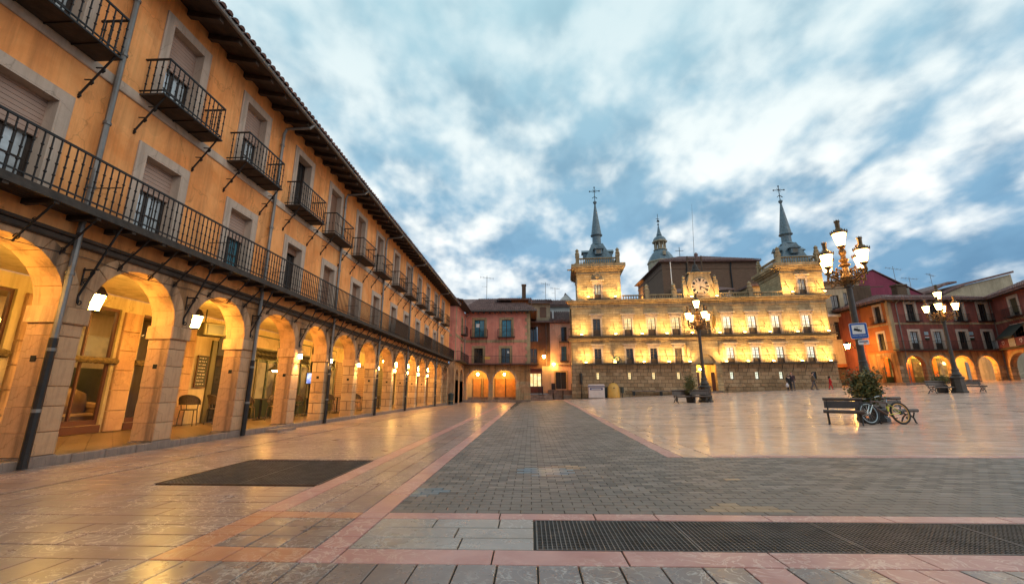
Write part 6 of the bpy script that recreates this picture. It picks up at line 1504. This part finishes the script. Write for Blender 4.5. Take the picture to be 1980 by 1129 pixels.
# far lamp group
bench(27.05,29.9,R(10),'bench on the left of the lamp pedestal before the maroon house',1.5); bench(29.3,30.1,R(-12),'bench on the right of the lamp pedestal before the maroon house',1.3)
planter(27.85,30.6,'low bush behind the benches before the maroon house',.85,.5,900,seed=8)
def bicycle():
    x0,y0=10.62,14.22; x1,y1=11.72,14.40; g=(gz(x0,y0)+gz(x1,y1))/2
    t=thing('bicycle','brown bicycle with pale front rim and yellow rear stays leaning on a bench','bicycle',((x0+x1)/2,(y0+y1)/2,g),math.atan2(y1-y0,x1-x0)); b=math.hypot(x1-x0,y1-y0)/2
    T=Matrix.Rotation(R(-9),4,'X')      # leaning away from the lens
    rw=.35
    for sx,mat,nm in ((-1,'rimw','front_wheel'),(1,'rimg','rear_wheel')):
        c=(sx*b,0,rw)
        m=MB(T); m.torus(c,rw-.03,.03,'y',36,8); wh=obj(nm,m,'tyre',t,smooth=True)
        m=MB(T); m.torus(c,rw-.07,.016,'y',36,6); obj('rim',m,mat,wh,smooth=True)
        m=MB(T)
        for k in range(24):
            a=2*PI*k/24; m.tube([(c[0]+.02*math.cos(a+.6),(-1)**k*.025,c[2]+.02*math.sin(a+.6)),(c[0]+(rw-.06)*math.cos(a),0,c[2]+(rw-.06)*math.sin(a))],.0018,3,False)
        m.lathe([(.02,-.04),(.03,-.03),(.02,0),(.03,.03),(.02,.04)],8) if False else m.tube([(c[0],-.05,c[2]),(c[0],.05,c[2])],.02,8); obj('spokes',m,'chrome',wh)
        if sx<0: m=MB(T); m.box(c[0]-.13,c[0]-.06,-.012,.012,c[2]-.14,c[2]-.09); obj('reflector',m,'orangeref',wh)
    bb=(.08,0,.29); seat=(.20,0,.66); hd=(-.36,0,.72); hb=(-.385,0,.60)
    m=MB(T); m.tube([bb,seat],.022,6); m.tube([seat,hd],.023,6); m.tube([bb,hb],.03,6); m.tube([hb,hd],.026,6); obj('frame',m,'framebr',t)
    m=MB(T)
    for s in (-.05,.05): m.tube([(bb[0],s*.4,bb[2]),(b,s,rw)],.011,5); m.tube([(seat[0],s*.4,seat[2]-.04),(b,s,rw)],.010,5)
    obj('rear_stays',m,'yellow',t)
    m=MB(T)
    for s in (-.055,.055): m.tube([(-.40,s,.58),(-b,s,rw)],.016,6)
    m.tube([(-.40,-.06,.58),(-.40,.06,.58)],.02,6); obj('fork',m,'chrome',t)
    m=MB(T); m.tube([hd,(-.34,0,.80)],.014,6); m.tube([(-.30,-.28,.83),(-.35,-.1,.81),(-.35,.1,.81),(-.30,.28,.83)],.013,6); hb_=obj('handlebar',m,'black',t); m=MB(T); m.tube([(-.30,-.28,.83),(-.34,-.16,.815)],.02,6); m.tube([(-.30,.28,.83),(-.34,.16,.815)],.02,6); obj('grip',m,'chrome',hb_)
    m=MB(T); m.tube([seat,(.215,0,.78)],.013,6); sp=obj('seat_post',m,'chrome',t)
    m=MB(T); m.add([(.08,-.025,.79),(.16,-.03,.785),(.28,-.075,.79),(.34,-.06,.80),(.34,.06,.80),(.28,.075,.79),(.16,.03,.785),(.08,.025,.79),(.08,-.02,.815),(.16,-.03,.82),(.28,-.075,.83),(.34,-.06,.835),(.34,.06,.835),(.28,.075,.83),(.16,.03,.82),(.08,.02,.815)],[(7,6,5,4,3,2,1,0),tuple(range(8,16))]+[(i,(i+1)%8,(i+1)%8+8,i+8) for i in range(8)]); obj('saddle',m,'black',t)
    m=MB(T); m.torus(bb,.085,.008,'y',20,5); m.tube([(bb[0],-.07,bb[2]),(bb[0]+.12,-.075,bb[2]-.11)],.011,5); m.tube([(bb[0],.07,bb[2]),(bb[0]-.12,.075,bb[2]+.11)],.011,5); m.box(bb[0]+.08,bb[0]+.17,-.15,-.08,bb[2]-.125,bb[2]-.10); m.box(bb[0]-.17,bb[0]-.08,.08,.15,bb[2]+.10,bb[2]+.125); obj('crankset',m,'black',t)
    m=MB(T); m.tube([(bb[0],-.03,bb[2]+.085),(b,-.03,rw+.04)],.004,4); m.tube([(bb[0],-.03,bb[2]-.085),(b,-.03,rw-.04)],.004,4); m.tube([(b,-.035,rw-.05),(b,-.025,rw+.05)],.05,8); obj('chain',m,'black',t)
    m=MB(T); m.tube([(.14,0,.40),(.17,0,.55)],.035,8); obj('bottle_lock',m,'yellow',t)
bicycle()
# ================================================================= CONTAINERS by the town hall
def containers():
    p=TH_M@Vector((2.5,-1.6,0)); z=gz(p.x,p.y)
    t=thing('paper_container','large pale recycling container with dark blue stripe beside the town hall','container',(p.x,p.y,z),TH_R)
    m=MB(); m.cbox(-.85,.85,-.5,.5,.05,1.22,.04); obj('body',m,'binw',t)
    for k in range(4): m=MB(); m.cbox(-.70,.72,-.525,-.501,.18+k*.15,.28+k*.15,.01); obj('rib',m,'binw',t)
    m=MB(); m.box(-.70,.66,-.52,-.501,.90,1.12); obj('label_panel',m,'binb',t); m=MB(); m.box(-.55,.5,-.523,-.521,.98,1.03); obj('print',m,'signw',t)
    m=MB(); m.box(-.88,.88,-.53,.5,1.225,1.32); obj('stripe',m,'binb',t); m=MB(); m.prism([(-.9,1.325),(.9,1.325),(.8,1.52),(-.75,1.5)],-.53,.5); obj('lid',m,'binw',t)
    p=TH_M@Vector((4.35,-1.5,0)); z=gz(p.x,p.y)
    t=thing('yellow_igloo','rounded yellow recycling igloo beside the pale container','container',(p.x,p.y,z),TH_R)
    m=MB(); m.lathe([(.66,0),(.68,.1),(.60,1.05),(.54,1.2),(.40,1.42),(.2,1.55),(.03,1.58)],20); obj('shell',m,'biny',t,smooth=True); m=MB(); m.tube([(0,-.57,1.08),(0,-.60,.95)],.06,8); obj('slot',m,'black',t)
    m=MB(); m.lathe([(.08,1.57),(.1,1.65),(.03,1.68)],8); obj('lifting_eye',m,'iron',t)
    p=TH_M@Vector((3.52,-1.0,0)); z=gz(p.x,p.y)
    t=thing('green_wheelie_bin','dark green bin wedged between the pale container and yellow igloo','bin',(p.x,p.y,z),TH_R); m=MB(); m.lathe([(.26,.08),(.34,1.1)],4,rot=PI/4); obj('body',m,'bing',t); m=MB(); m.box(-.3,.3,-.32,.3,1.105,1.2); obj('lid',m,'oliv',t); m=MB(); m.tube([(-.3,.25,.1),(.3,.25,.1)],.1,8); obj('wheels',m,'tyre',t)
    p=TH_M@Vector((5.3,-1.2,0)); z=gz(p.x,p.y)
    t=thing('litter_bin','slim dark litter bin on a post beside the yellow igloo','bin',(p.x,p.y,z),TH_R); m=MB(); m.tube([(0,0,0),(0,0,.5)],.04,6); obj('post',m,'iron',t); m=MB(); m.lathe([(.17,.45),(.2,1.05),(.21,1.07),(.18,1.07)],12); obj('basket',m,'bing',t)
    # stone bench along the wall
    p=TH_M@Vector((9.5,-.75,0)); z=gz(p.x,p.y)
    t=thing('stone_bench','long low stone bench along the town hall wall by the bins','bench',(p.x,p.y,z),TH_R); m=MB(); m.cbox(-3.1,3.1,-.22,.2,.42,.55,.02); obj('seat',m,'kerb',t)
    for x in (-2.9,0,2.9): m=MB(); m.box(x-.12,x+.12,-.16,.16,0,.418); obj('leg',m,'black',t)
containers()
# ================================================================= PEOPLE
def skin_mesh(name,V,E,Rr,mat,root=0,sub=1):
    me=bpy.data.meshes.new(name); me.from_pydata(V,E,[]); o=bpy.data.objects.new(name,me); COL.objects.link(o)
    sk=o.modifiers.new('s','SKIN'); sk.use_smooth_shade=True; sd_=o.modifiers.new('d','SUBSURF'); sd_.levels=sub; sd_.render_levels=sub
    for i,v in enumerate(me.skin_vertices[0].data):
        v.radius=Rr[i] if isinstance(Rr[i],(tuple,list)) else (Rr[i],Rr[i]); v.use_root=(i==root)
    bpy.context.view_layer.update()
    out=bpy.data.meshes.new_from_object(o.evaluated_get(bpy.context.evaluated_depsgraph_get())); bpy.data.objects.remove(o); out.name=name
    out.materials.clear(); out.materials.append(MATS[mat]); return out
def person(loc,rz,label,H=1.7,top='clothk',legs='clothk',stride=.22,arms=(.1,-.1),bend=(.15,.15),coat=0.0,hairlen=0,bag=False,lean=0):
    t=thing('person',label,'person',loc,rz,'people crossing the plaza'); s=H/1.7
    hip=.88; sh=1.40
    J=[(0,0,.92),(0,-.01+lean*.3,1.15),(0,lean*.7,1.36),(0,lean*.9,1.47),(0,lean-.01,1.56),(0,lean-.02,1.66)]     # pelvis..head
    V=list(J); E=[(0,1),(1,2),(2,3),(3,4),(4,5)]; Rr=[(.14,.10),(.13,.095),(.15,.095),.05,.085,.075]
    def chain(par,pts,rad):
        p=par
        for q,r_ in zip(pts,rad): V.append(q); Rr.append(r_); E.append((p,len(V)-1)); p=len(V)-1
        return p
    legp=[];armp=[]
    for sx in (-1,1):
        st=stride*sx
        k=[(sx*.09,0,.86),(sx*.095,-st*.55-.03,.48),(sx*.095,-st+.02,.09),(sx*.10,-st-.12,.035)]; legp.append(k); chain(0,k,[.085,.058,.042,.038])
        a=arms[0 if sx<0 else 1]; bq=bend[0 if sx<0 else 1]
        k=[(sx*.19,lean*.75,1.38),(sx*.235,lean*.6-a*.5,1.12),(sx*.22,lean*.6-a-bq,.90),(sx*.21,lean*.6-a-bq-.03,.81)]; armp.append(k); p=chain(2,k,[.055,.042,.03,.032])
        for f in range(4): chain(p,[(sx*.21+(-.025+.017*f),lean*.6-a-bq-.045,.76),(sx*.205+(-.022+.015*f),lean*.6-a-bq-.045,.725+.006*abs(f-1.5))],[.009,.007])
        chain(p,[(sx*.185,lean*.6-a-bq-.07,.79),(sx*.18,lean*.6-a-bq-.085,.765)],[.010,.008])
    V=[(x*s,y*s,z*s) for x,y,z in V]; put('body',skin_mesh('body',V,E,[tuple(c*s for c in (r if isinstance(r,tuple) else (r,r))) for r in Rr],'skin'),t)
    # jacket: torso + sleeves
    V=[(0,0,.86-coat),(0,0,.98),(0,lean*.3,1.15),(0,lean*.7,1.36),(0,lean*.85,1.44)]; E=[(0,1),(1,2),(2,3),(3,4)]; Rr=[(.185,.135),(.175,.13),(.165,.125),(.185,.12),(.075,.075)]
    for sx in (0,1):
        k=armp[sx]; p=3
        for q,r_ in zip(k[:3],(.075,.062,.048)): V.append(q); Rr.append((r_,r_)); E.append((p,len(V)-1)); p=len(V)-1
    put('jacket',skin_mesh('jacket',[tuple(c*s for c in v) for v in V],E,[tuple(c*s for c in r) for r in Rr],top),t)
    V=[(0,0,.94)]; E=[]; Rr=[(.15,.115)]
    for k in legp:
        p=0
        for q,r_ in zip(k[:3],(.10,.074,.06)): V.append(q); Rr.append((r_,r_)); E.append((p,len(V)-1)); p=len(V)-1
    put('trousers',skin_mesh('trousers',[tuple(c*s for c in v) for v in V],E,[tuple(c*s for c in r) for r in Rr],legs),t)
    for k in legp:
        m=MB(); x,y,z=k[3]; m.add([((x-.045)*s,(y-.07)*s,0),((x+.045)*s,(y-.07)*s,0),((x+.045)*s,(y+.19)*s,0),((x-.045)*s,(y+.19)*s,0),((x-.035)*s,(y-.05)*s,.05*s),((x+.035)*s,(y-.05)*s,.05*s),((x+.04)*s,(y+.18)*s,.10*s),((x-.04)*s,(y+.18)*s,.10*s)],[(0,3,2,1),(4,5,6,7),(0,1,5,4),(1,2,6,5),(2,3,7,6),(3,0,4,7)]); obj('shoe',m,'clothk',t)
    m=MB(); m.sphere((0,(lean+.012)*s,1.645*s),.098*s,10,8,1.08); 
    if hairlen: m.lathe([(.10,0),(.11,.12),(.095,.26)],10,(0,(lean+.03)*s,(1.38)*s))
    obj('hair',m,'hair',t,smooth=True)
    m=MB(); m.sphere((0,(lean-.045)*s,1.615*s),.075*s,10,8,1.25); m.prism([(-.012*s,1.59*s),(.012*s,1.59*s),(0,1.64*s)],(lean-.14)*s,(lean-.1)*s)
    for sx in (-1,1): m.sphere((sx*.093*s,(lean)*s,1.61*s),.022*s,6,4)
    obj('face',m,'skin',t,smooth=True)
    return t
def people():
    P=[]
    for u,o,*_ in ((0,0),): pass
    a=TH_M@Vector((22.0,-2.1,0)); b=TH_M@Vector((22.45,-1.9,0)); c=TH_M@Vector((24.1,-2.6,0)); d=TH_M@Vector((25.2,-3.4,0))
    p=person((a.x,a.y,gz(a.x,a.y)),R(-8),'woman in black with long hair carrying a white bag beside a man',1.62,'clothk','clothk',.10,(.0,.0),(.05,.25),0,1)
    person((b.x,b.y,gz(b.x,b.y)),R(-25),'man in a plum jacket and grey trousers walking beside a woman',1.80,'clothp','clothg',.16,(-.05,.08),(.1,.1),.02,0,lean=-.05)
    person((c.x,c.y,gz(c.x,c.y)),R(70),'person in a tan coat walking alone before the dark ground-floor window',1.70,'clotht','clothg',.25,(.15,-.15),(.1,.1),.05,0)
    person((d.x,d.y,gz(d.x,d.y)),R(60),'child in a bright red coat walking towards the right of the town hall',1.28,'clothr','clothr',.2,(.15,-.12),(.1,.1),.16,1)
    t=thing('carrier_bag','white plastic carrier bag held by the woman in black','bag',(a.x-.24,a.y-.08,gz(a.x,a.y)+.34),0)
    m=MB(); m.lathe([(.06,0),(.13,.04),(.14,.2),(.08,.36),(.03,.42)],10); obj('bag_body',m,'bagw',t,smooth=True); m=MB(); m.tube([(-.03,0,.38),(0,0,.46),(.03,0,.38)],.008,4); obj('handle',m,'bagw',t)
people()
# ================================================================= LANTERNS AND SCONCES of the arcades
def hanging_lantern(y,label,s=1.0,X=-8.05,Z=2.56):
    t=thing('arcade_lantern',label,'lantern',(X,y,Z),0,'lanterns hanging in the arcade')
    m=MB(); m.lathe([(.115*s,.02),(.175*s,.30)],8,rot=PI/8); obj('glass',m,'lampsmall',t)
    m=MB(); m.lathe([(.12*s,0),(.125*s,.02),(.10*s,.02)],8,rot=PI/8); m.lathe([(.185*s,.30),(.19*s,.33),(.17*s,.36),(.12*s,.46),(.05*s,.50),(.06*s,.54),(.02*s,.58)],8,rot=PI/8)
    for k in range(4): a=k*PI/2+PI/8; m.tube([(.12*s*math.cos(a),.12*s*math.sin(a),.01),(.182*s*math.cos(a),.182*s*math.sin(a),.31)],.008,4)
    m.tube([(0,0,.55),(0,0,3.47-Z)],.01,4); obj('frame',m,'iron',t)
    return t
nm=['first','second','third','fourth','fifth','sixth','seventh','eighth','ninth','tenth','eleventh']
hanging_lantern(5.1,'glowing lantern hanging in the arch beside the leftmost visible pier')
hanging_lantern(7.32,'glowing glass lantern hanging in the wide arch before the armchair window',1.1,-8.05,2.53)
hanging_lantern(9.75,'glowing lantern hanging in the arch before the chalkboard')
def fill_lamp(y,label):  # added lamps, each hidden by its near pier, to brighten the far jambs
    t=thing('added_fill_lamp',label,'wall lamp',(-7.99,y,2.62),0,'added fill lamps hidden behind the arcade piers')
    m=MB(); m.lathe([(.07,0),(.10,.06),(.10,.20),(.07,.26)],10); obj('glass',m,'fill_glow',t); m=MB(); m.tube([(0,0,.28),(.14,0,.30)],.015,5); m.lathe([(.11,.262),(.06,.30),(.02,.32)],10); obj('bracket',m,'iron',t)
MATS['fill_glow']=emis('fill_lamp_glass',(1,.51,.08),215)
for k,i in enumerate(range(9,19)): fill_lamp(PE[i-1]+.17,'added fill lamp hidden behind the arcade pier, %s pier past the chalkboard'%nm[k])
for k,i in enumerate((14,16)): hanging_lantern((PE[i]+PE[i+1]-.42)/2,'small lantern under the far arcade vault, %s of the two beyond the brown shutters'%('nearer','farther')[k],.8,-8.3,2.55)
def sconce(i,label):
    x=PE[i]-.21; t=thing('pier_sconce',label,'wall lamp',(-7.33,x,2.12),0,'down-lighting sconces on the arcade piers')
    m=MB(); m.lathe([(.045,.0),(.045,.13)],10,(.06,0,0)); obj('diffuser',m,'sconce',t); m=MB(); m.lathe([(.058,.131),(.058,.16),(.02,.19)],10,(.06,0,0)); m.box(-.05,.02,-.03,.03,.05,.12); obj('cap',m,'zinc',t)
    spot('downlight',(.07,0,-.02),(.03,0,-1),110,75,.8,(1,.62,.22),t,.03)
for k,i in enumerate((9,10,11,12,13,14,15,16)): sconce(i,'bright down-lighting sconce on the %s pier past the green pub doorway'%nm[k])
def arch_lamp(loc,label,group,s=1.0):
    t=thing('arch_lamp',label,'lamp',loc,0,group); m=MB(); m.sphere((0,0,0),.12*s,10,8,1.2); obj('bulb',m,'star',t,smooth=True); m=MB(); m.lathe([(.05,.13*s),(.10,.15*s),(.02,.22*s)],8); m.tube([(0,0,.15*s),(0,0,.5*s)],.012,4); obj('holder',m,'iron',t)
arch_lamp((-5.85,48.3,3.0),'bright lamp glowing in the left arch of the pink house','lamps in the pink house arches'); arch_lamp((-2.85,48.3,3.0),'bright lamp glowing in the right arch of the pink house','lamps in the pink house arches')
RM=rot_m((39.0,47.05,0),math.atan2(.03589,.99936))
for (x,l) in ((1.15,'first arch from the corner'),(3.85,'second arch from the corner'),(6.3,'third arch from the corner'),(8.85,'fourth arch from the corner')):
    p=RM@Vector((x,.75,4.28)); arch_lamp(p,'bright lamp in the maroon house arcade, '+l,'lamps in the maroon house arcade',1.3)
p=Vector((48.6,45.2,4.2)); 
def wall_lantern(loc,label,s=1,arm=(0,.5,0)):
    t=thing('wall_lantern',label,'wall lamp',loc,0); m=MB(); m.lathe([(.11*s,0),(.2*s,.34*s)],6); obj('glass',m,'star',t); m=MB(); m.lathe([(.22*s,.341*s),(.2*s,.4*s),(.05*s,.52*s)],6); m.tube([(0,0,.5*s),(arm[0]*.5,arm[1]*.5,.55*s),(arm[0],arm[1],.1*s)],.03*s,5); obj('bracket',m,'iron',t)
wall_lantern((36.3,50.2,5.85),'glowing street lantern on a bracket in the gap right of the town hall',1.5,(1.2,.5,0))
wall_lantern((1.75,52.9,5.15),'small star-bright lantern on the narrow brown house',.9,(0,1.05,0))
wall_lantern((3.0,53.6,4.3),'dim lantern under the ledge between the brown and pale pink houses',.6,(0,.35,0))
# ================================================================= CAFE FURNITURE
def chair_meshes():
    d={}
    m=MB(); m.lathe([(.20,.44),(.215,.455),(.20,.475),(.02,.47)],14); d['seat']=m.mesh('seat','rattan')
    for k,(sx,sy) in enumerate(((-.16,-.15),(.16,-.15),(-.17,.14),(.17,.14))):
        m=MB(); m.tube([(sx,sy,.45),(sx*1.15,sy*1.25,0)],.014,5); d['leg%d'%k]=m.mesh('leg','rattan')
    m=MB(); n=14; vs=[];fs=[]
    for j in range(4):
        for i in range(n+1):
            a=PI*(-.02)+PI*1.04*i/n; rr=.215+.05*j/3; vs.append((rr*math.cos(a),rr*math.sin(a),.60+.09*j*math.sin(max(0,min(PI,a)))**.5))
    for j in range(3):
        for i in range(n): fs.append((j*(n+1)+i,j*(n+1)+i+1,(j+1)*(n+1)+i+1,(j+1)*(n+1)+i))
    o=len(vs); vs2=[(x*.95,y*.95,z) for x,y,z in vs]; m.add(vs,fs); m.add(vs2,fs); d['backrest']=m.mesh('backrest','rattan')
    m=MB(); m.tube([vs[3*(n+1)+i] for i in range(n+1)],.02,6); m.tube([(.215,0,.60),(.20,-.02,.46)],.014,5); m.tube([(-.215,0,.60),(-.20,-.02,.46)],.014,5); m.tube([(.0,.225,.60),(0,.2,.46)],.012,5); d['back_rail']=m.mesh('back_rail','rattan')
    return d
CM=chair_meshes()
def cafe_chair(x,y,rz,label):
    t=thing('cafe_chair',label,'chair',(x,y,.128),rz,'woven chairs of the arcade cafe')
    for k,me in CM.items(): put('leg' if k.startswith('leg') else k,me,t)
def cafe_table(x,y,label):
    t=thing('cafe_table',label,'table',(x,y,.128),0,'round tables of the arcade cafe')
    m=MB(); m.lathe([(.33,.70),(.33,.725),(.02,.727)],18); obj('tabletop',m,'woodd',t); m=MB(); m.tube([(0,0,.03),(0,0,.70)],.03,8); obj('column',m,'iron',t); m=MB(); m.lathe([(.22,0),(.2,.025),(.04,.05)],12); obj('base',m,'iron',t)
cafe_chair(-10.05,12.55,R(200),'woven chair with curved back below the chalkboard'); cafe_chair(-9.75,13.25,R(160),'woven chair partly behind the pier next to the chalkboard chair')
ct=[(-9.6,15.25,'the third pier'),(-9.3,17.9,'the fourth pier'),(-9.1,20.3,'the fifth pier'),(-8.9,22.9,'the sixth pier'),(-8.9,25.4,'the seventh pier')]
for k,(x,y,l) in enumerate(ct):
    cafe_table(x,y,'small round cafe table in the arcade behind '+l)
    cafe_chair(x-.1,y-.58,R(170),'woven cafe chair on the near side of the table behind '+l); cafe_chair(x+.15,y+.60,R(10),'woven cafe chair on the far side of the table behind '+l)
    if k<3: cafe_chair(x+.55,y-.05,R(265),'woven cafe chair on the plaza side of the table behind '+l)
def arcade_things():
    t=thing('chalkboard','tall dark chalkboard menu on the cream wall','chalkboard',(-10.45,13.28,1.25),R(90))
    m=MB(); m.box(-.21,.21,-.03,.0,0,.95); obj('board',m,'chalk',t); m=MB(); m.box(-.23,-.21,-.035,0,-.02,.97); m.box(.21,.23,-.035,0,-.02,.97); m.box(-.21,.21,-.035,0,-.02,-.001); m.box(-.21,.21,-.035,0,.951,.97); obj('frame',m,'redwood',t)
    m=MB(); q=random.Random(4)
    for k in range(9):
        z=.88-k*.1; x=-.17
        while x<.12:
            w_=q.uniform(.02,.06); m.box(x,x+w_,-.033,-.0301,z-.02*q.random(),z+.02); x+=w_+q.uniform(.012,.05)
    obj('chalk_marks',m,'chalkw',t,kind='stuff')
    t=thing('pub_sign','dark hanging pub sign with round painted emblem above the doorway','sign',(-9.9,13.7,2.24),R(60))
    m=MB(); m.prism([(-.36,0),(.36,0),(.38,.45),(.3,.62),(.12,.70),(0,.76),(-.12,.70),(-.3,.62),(-.38,.45)],-.03,.03); obj('board',m,'black',t); m=MB(Matrix.Translation((0,-.032,.36))@Matrix.Rotation(R(90),4,'X')); m.lathe([(.23,0),(.23,.01),(.20,.012),(.20,.004)],24); obj('emblem_ring',m,'gilt',t)
    m=MB(); m.prism([(-.08,.22),(.08,.22),(.12,.35),(.05,.46),(0,.52),(-.05,.46),(-.12,.35)],-.045,-.031); obj('emblem',m,'gilt',t); m=MB(); m.tube([(-.5,0,.86),(.5,0,.86)],.015,5); m.tube([(-.3,0,.62),(-.3,0,.86)],.008,4); m.tube([(.3,0,.62),(.3,0,.86)],.008,4); obj('hanger',m,'iron',t)
    t=thing('patio_heater','boxy wall heater fixed high beside the second lantern','heater',(-9.0,11.6,2.62),R(60))
    m=MB(); m.cbox(-.28,.28,-.2,.2,0,.36,.03); obj('casing',m,'oliv',t); m=MB(); m.box(-.2,.2,-.23,-.201,.06,.3); obj('grille',m,'black',t); m=MB(); m.tube([(0,.2,.2),(0,.5,.5),(0,.5,.82)],.02,5); obj('arm',m,'iron',t)
    t=thing('pendant_lamp','wide dark metal pendant lamp glowing over the cafe tables','lamp',(-8.75,14.45,1.80),0)
    m=MB(); m.lathe([(.24,0),(.20,.05),(.08,.14),(.05,.2)],16); obj('shade',m,'black',t); m=MB(); m.sphere((0,0,.0),.09,10,6,.5); obj('bulb',m,'star',t); m=MB(); m.tube([(0,0,.2),(0,0,1.67)],.006,4); obj('cord',m,'black',t)
    t=thing('television','wall television showing a bluish picture between the pub windows','television',(-10.1,19.75,1.45),R(60)); m=MB(); m.box(-.35,.35,-.03,.03,0,.5); obj('case',m,'black',t); m=MB(); m.box(-.33,.33,-.034,-.0305,.02,.48); obj('screen',m,'tv',t); m=MB(); m.tube([(0,.03,.25),(0,.3,.25)],.03,5); obj('arm',m,'iron',t)
    t=thing('armchair','tan upholstered armchair inside the lit shop window','armchair',(-11.6,10.55,.15),R(75))
    m=MB(); m.cbox(-.42,.42,-.4,.4,.08,.42,.06); obj('seat',m,'sofa',t); m=MB(); m.lathe([(.46,.3),(.48,.6),(.43,.9),(.2,1.02),(.02,1.04)],14,(0,.3,0)); obj('backrest',m,'sofa',t,smooth=True)
    for sx in (-.45,.45): m=MB(); m.tube([(sx,-.38,.55),(sx,.3,.6)],.11,8); m.box(sx-.09,sx+.09,-.36,.3,.1,.55); obj('armrest',m,'sofa',t)
    t=thing('waste_bin','black bin at the far end of the orange arcade','bin',(-7.1,38.9,0),0); m=MB(); m.lathe([(.22,0),(.26,.8),(.28,.82),(.28,.9),(.1,1.0)],12); obj('body',m,'bing',t); m=MB(); m.torus((0,0,.3),.27,.02,'z',16,5); obj('band',m,'rimg',t)
arcade_things()
# ================================================================= AERIALS
def aerial(x,y,z,h,w_,label,n=5,rz=0):
    t=thing('tv_aerial',label,'aerial',(x,y,z),rz,'television aerials on the roofs'); m=MB(); m.tube([(0,0,0),(0,0,h)],.03,5); obj('mast',m,'zinc',t); m=MB(); m.tube([(-w_/2,0,h*.95),(w_/2,0,h*.88)],.02,4)
    for k in range(n): x_=-w_/2+w_*k/(n-1); m.tube([(x_,-.3,h*.95-.07*h*k/(n-1)),(x_,.3,h*.95-.07*h*k/(n-1))],.013,4); m.tube([(x_,0,h*.95-.07*h*k/(n-1)-.15),(x_,0,h*.95-.07*h*k/(n-1)+.15)],.013,4)
    m.tube([(-w_*.4,0,h*.55),(0,0,h*.52)],.016,4); obj('boom',m,'zinc',t)
aerial(-5.3,51.5,12.3,3.0,1.6,'television aerial on the ridge of the pink corner house')
aerial(2.3,58,12.9,3.2,1.2,'taller aerial above the cream attic of the narrow brown house'); aerial(3.75,60,14.0,1.8,1.2,'short aerial on the white rear house roof')
aerial(51.6,60,14.2,4.2,2.0,'aerial with dishes beside the purple gable'); aerial(53.5,60,14.2,2.6,2.0,'lower aerial on the brown chimney stack behind the maroon house')
aerial(60.2,64,15.2,3.2,1.6,'tilted aerial near the beige gable house',5,R(20))
def dish():
    t=thing('satellite_dish','round grey satellite dish on the purple house roof','dish',(51.2,59.5,14.4),R(20)); m=MB(Matrix.Rotation(R(70),4,'X')); m.lathe([(.02,0),(.25,.03),(.4,.1)],14); obj('reflector',m,'white',t); m=MB(); m.tube([(0,.05,0),(0,.1,-1.2)],.03,5); obj('mast',m,'zinc',t)
dish()
def whip():
    t=thing('whip_antenna','tall thin whip antenna rising behind the town hall balustrade','aerial',(24.0,60,15),0); m=MB(); m.tube([(0,0,0),(.05,0,5),(.5,0,13.5)],[.06,.04,.015],5); obj('mast',m,'zinc',t)
    p=TH_M@Vector((12.0,.6,13.4)); t=thing('flagpole','short bare pole above the balustrade pier of the town hall','pole',p,0); m=MB(); m.tube([(0,0,-.2),(0,0,2.6)],.05,6); obj('pole',m,'signw',t); m=MB(); m.sphere((0,0,2.65),.08,6,4); obj('knob',m,'signw',t)
whip()
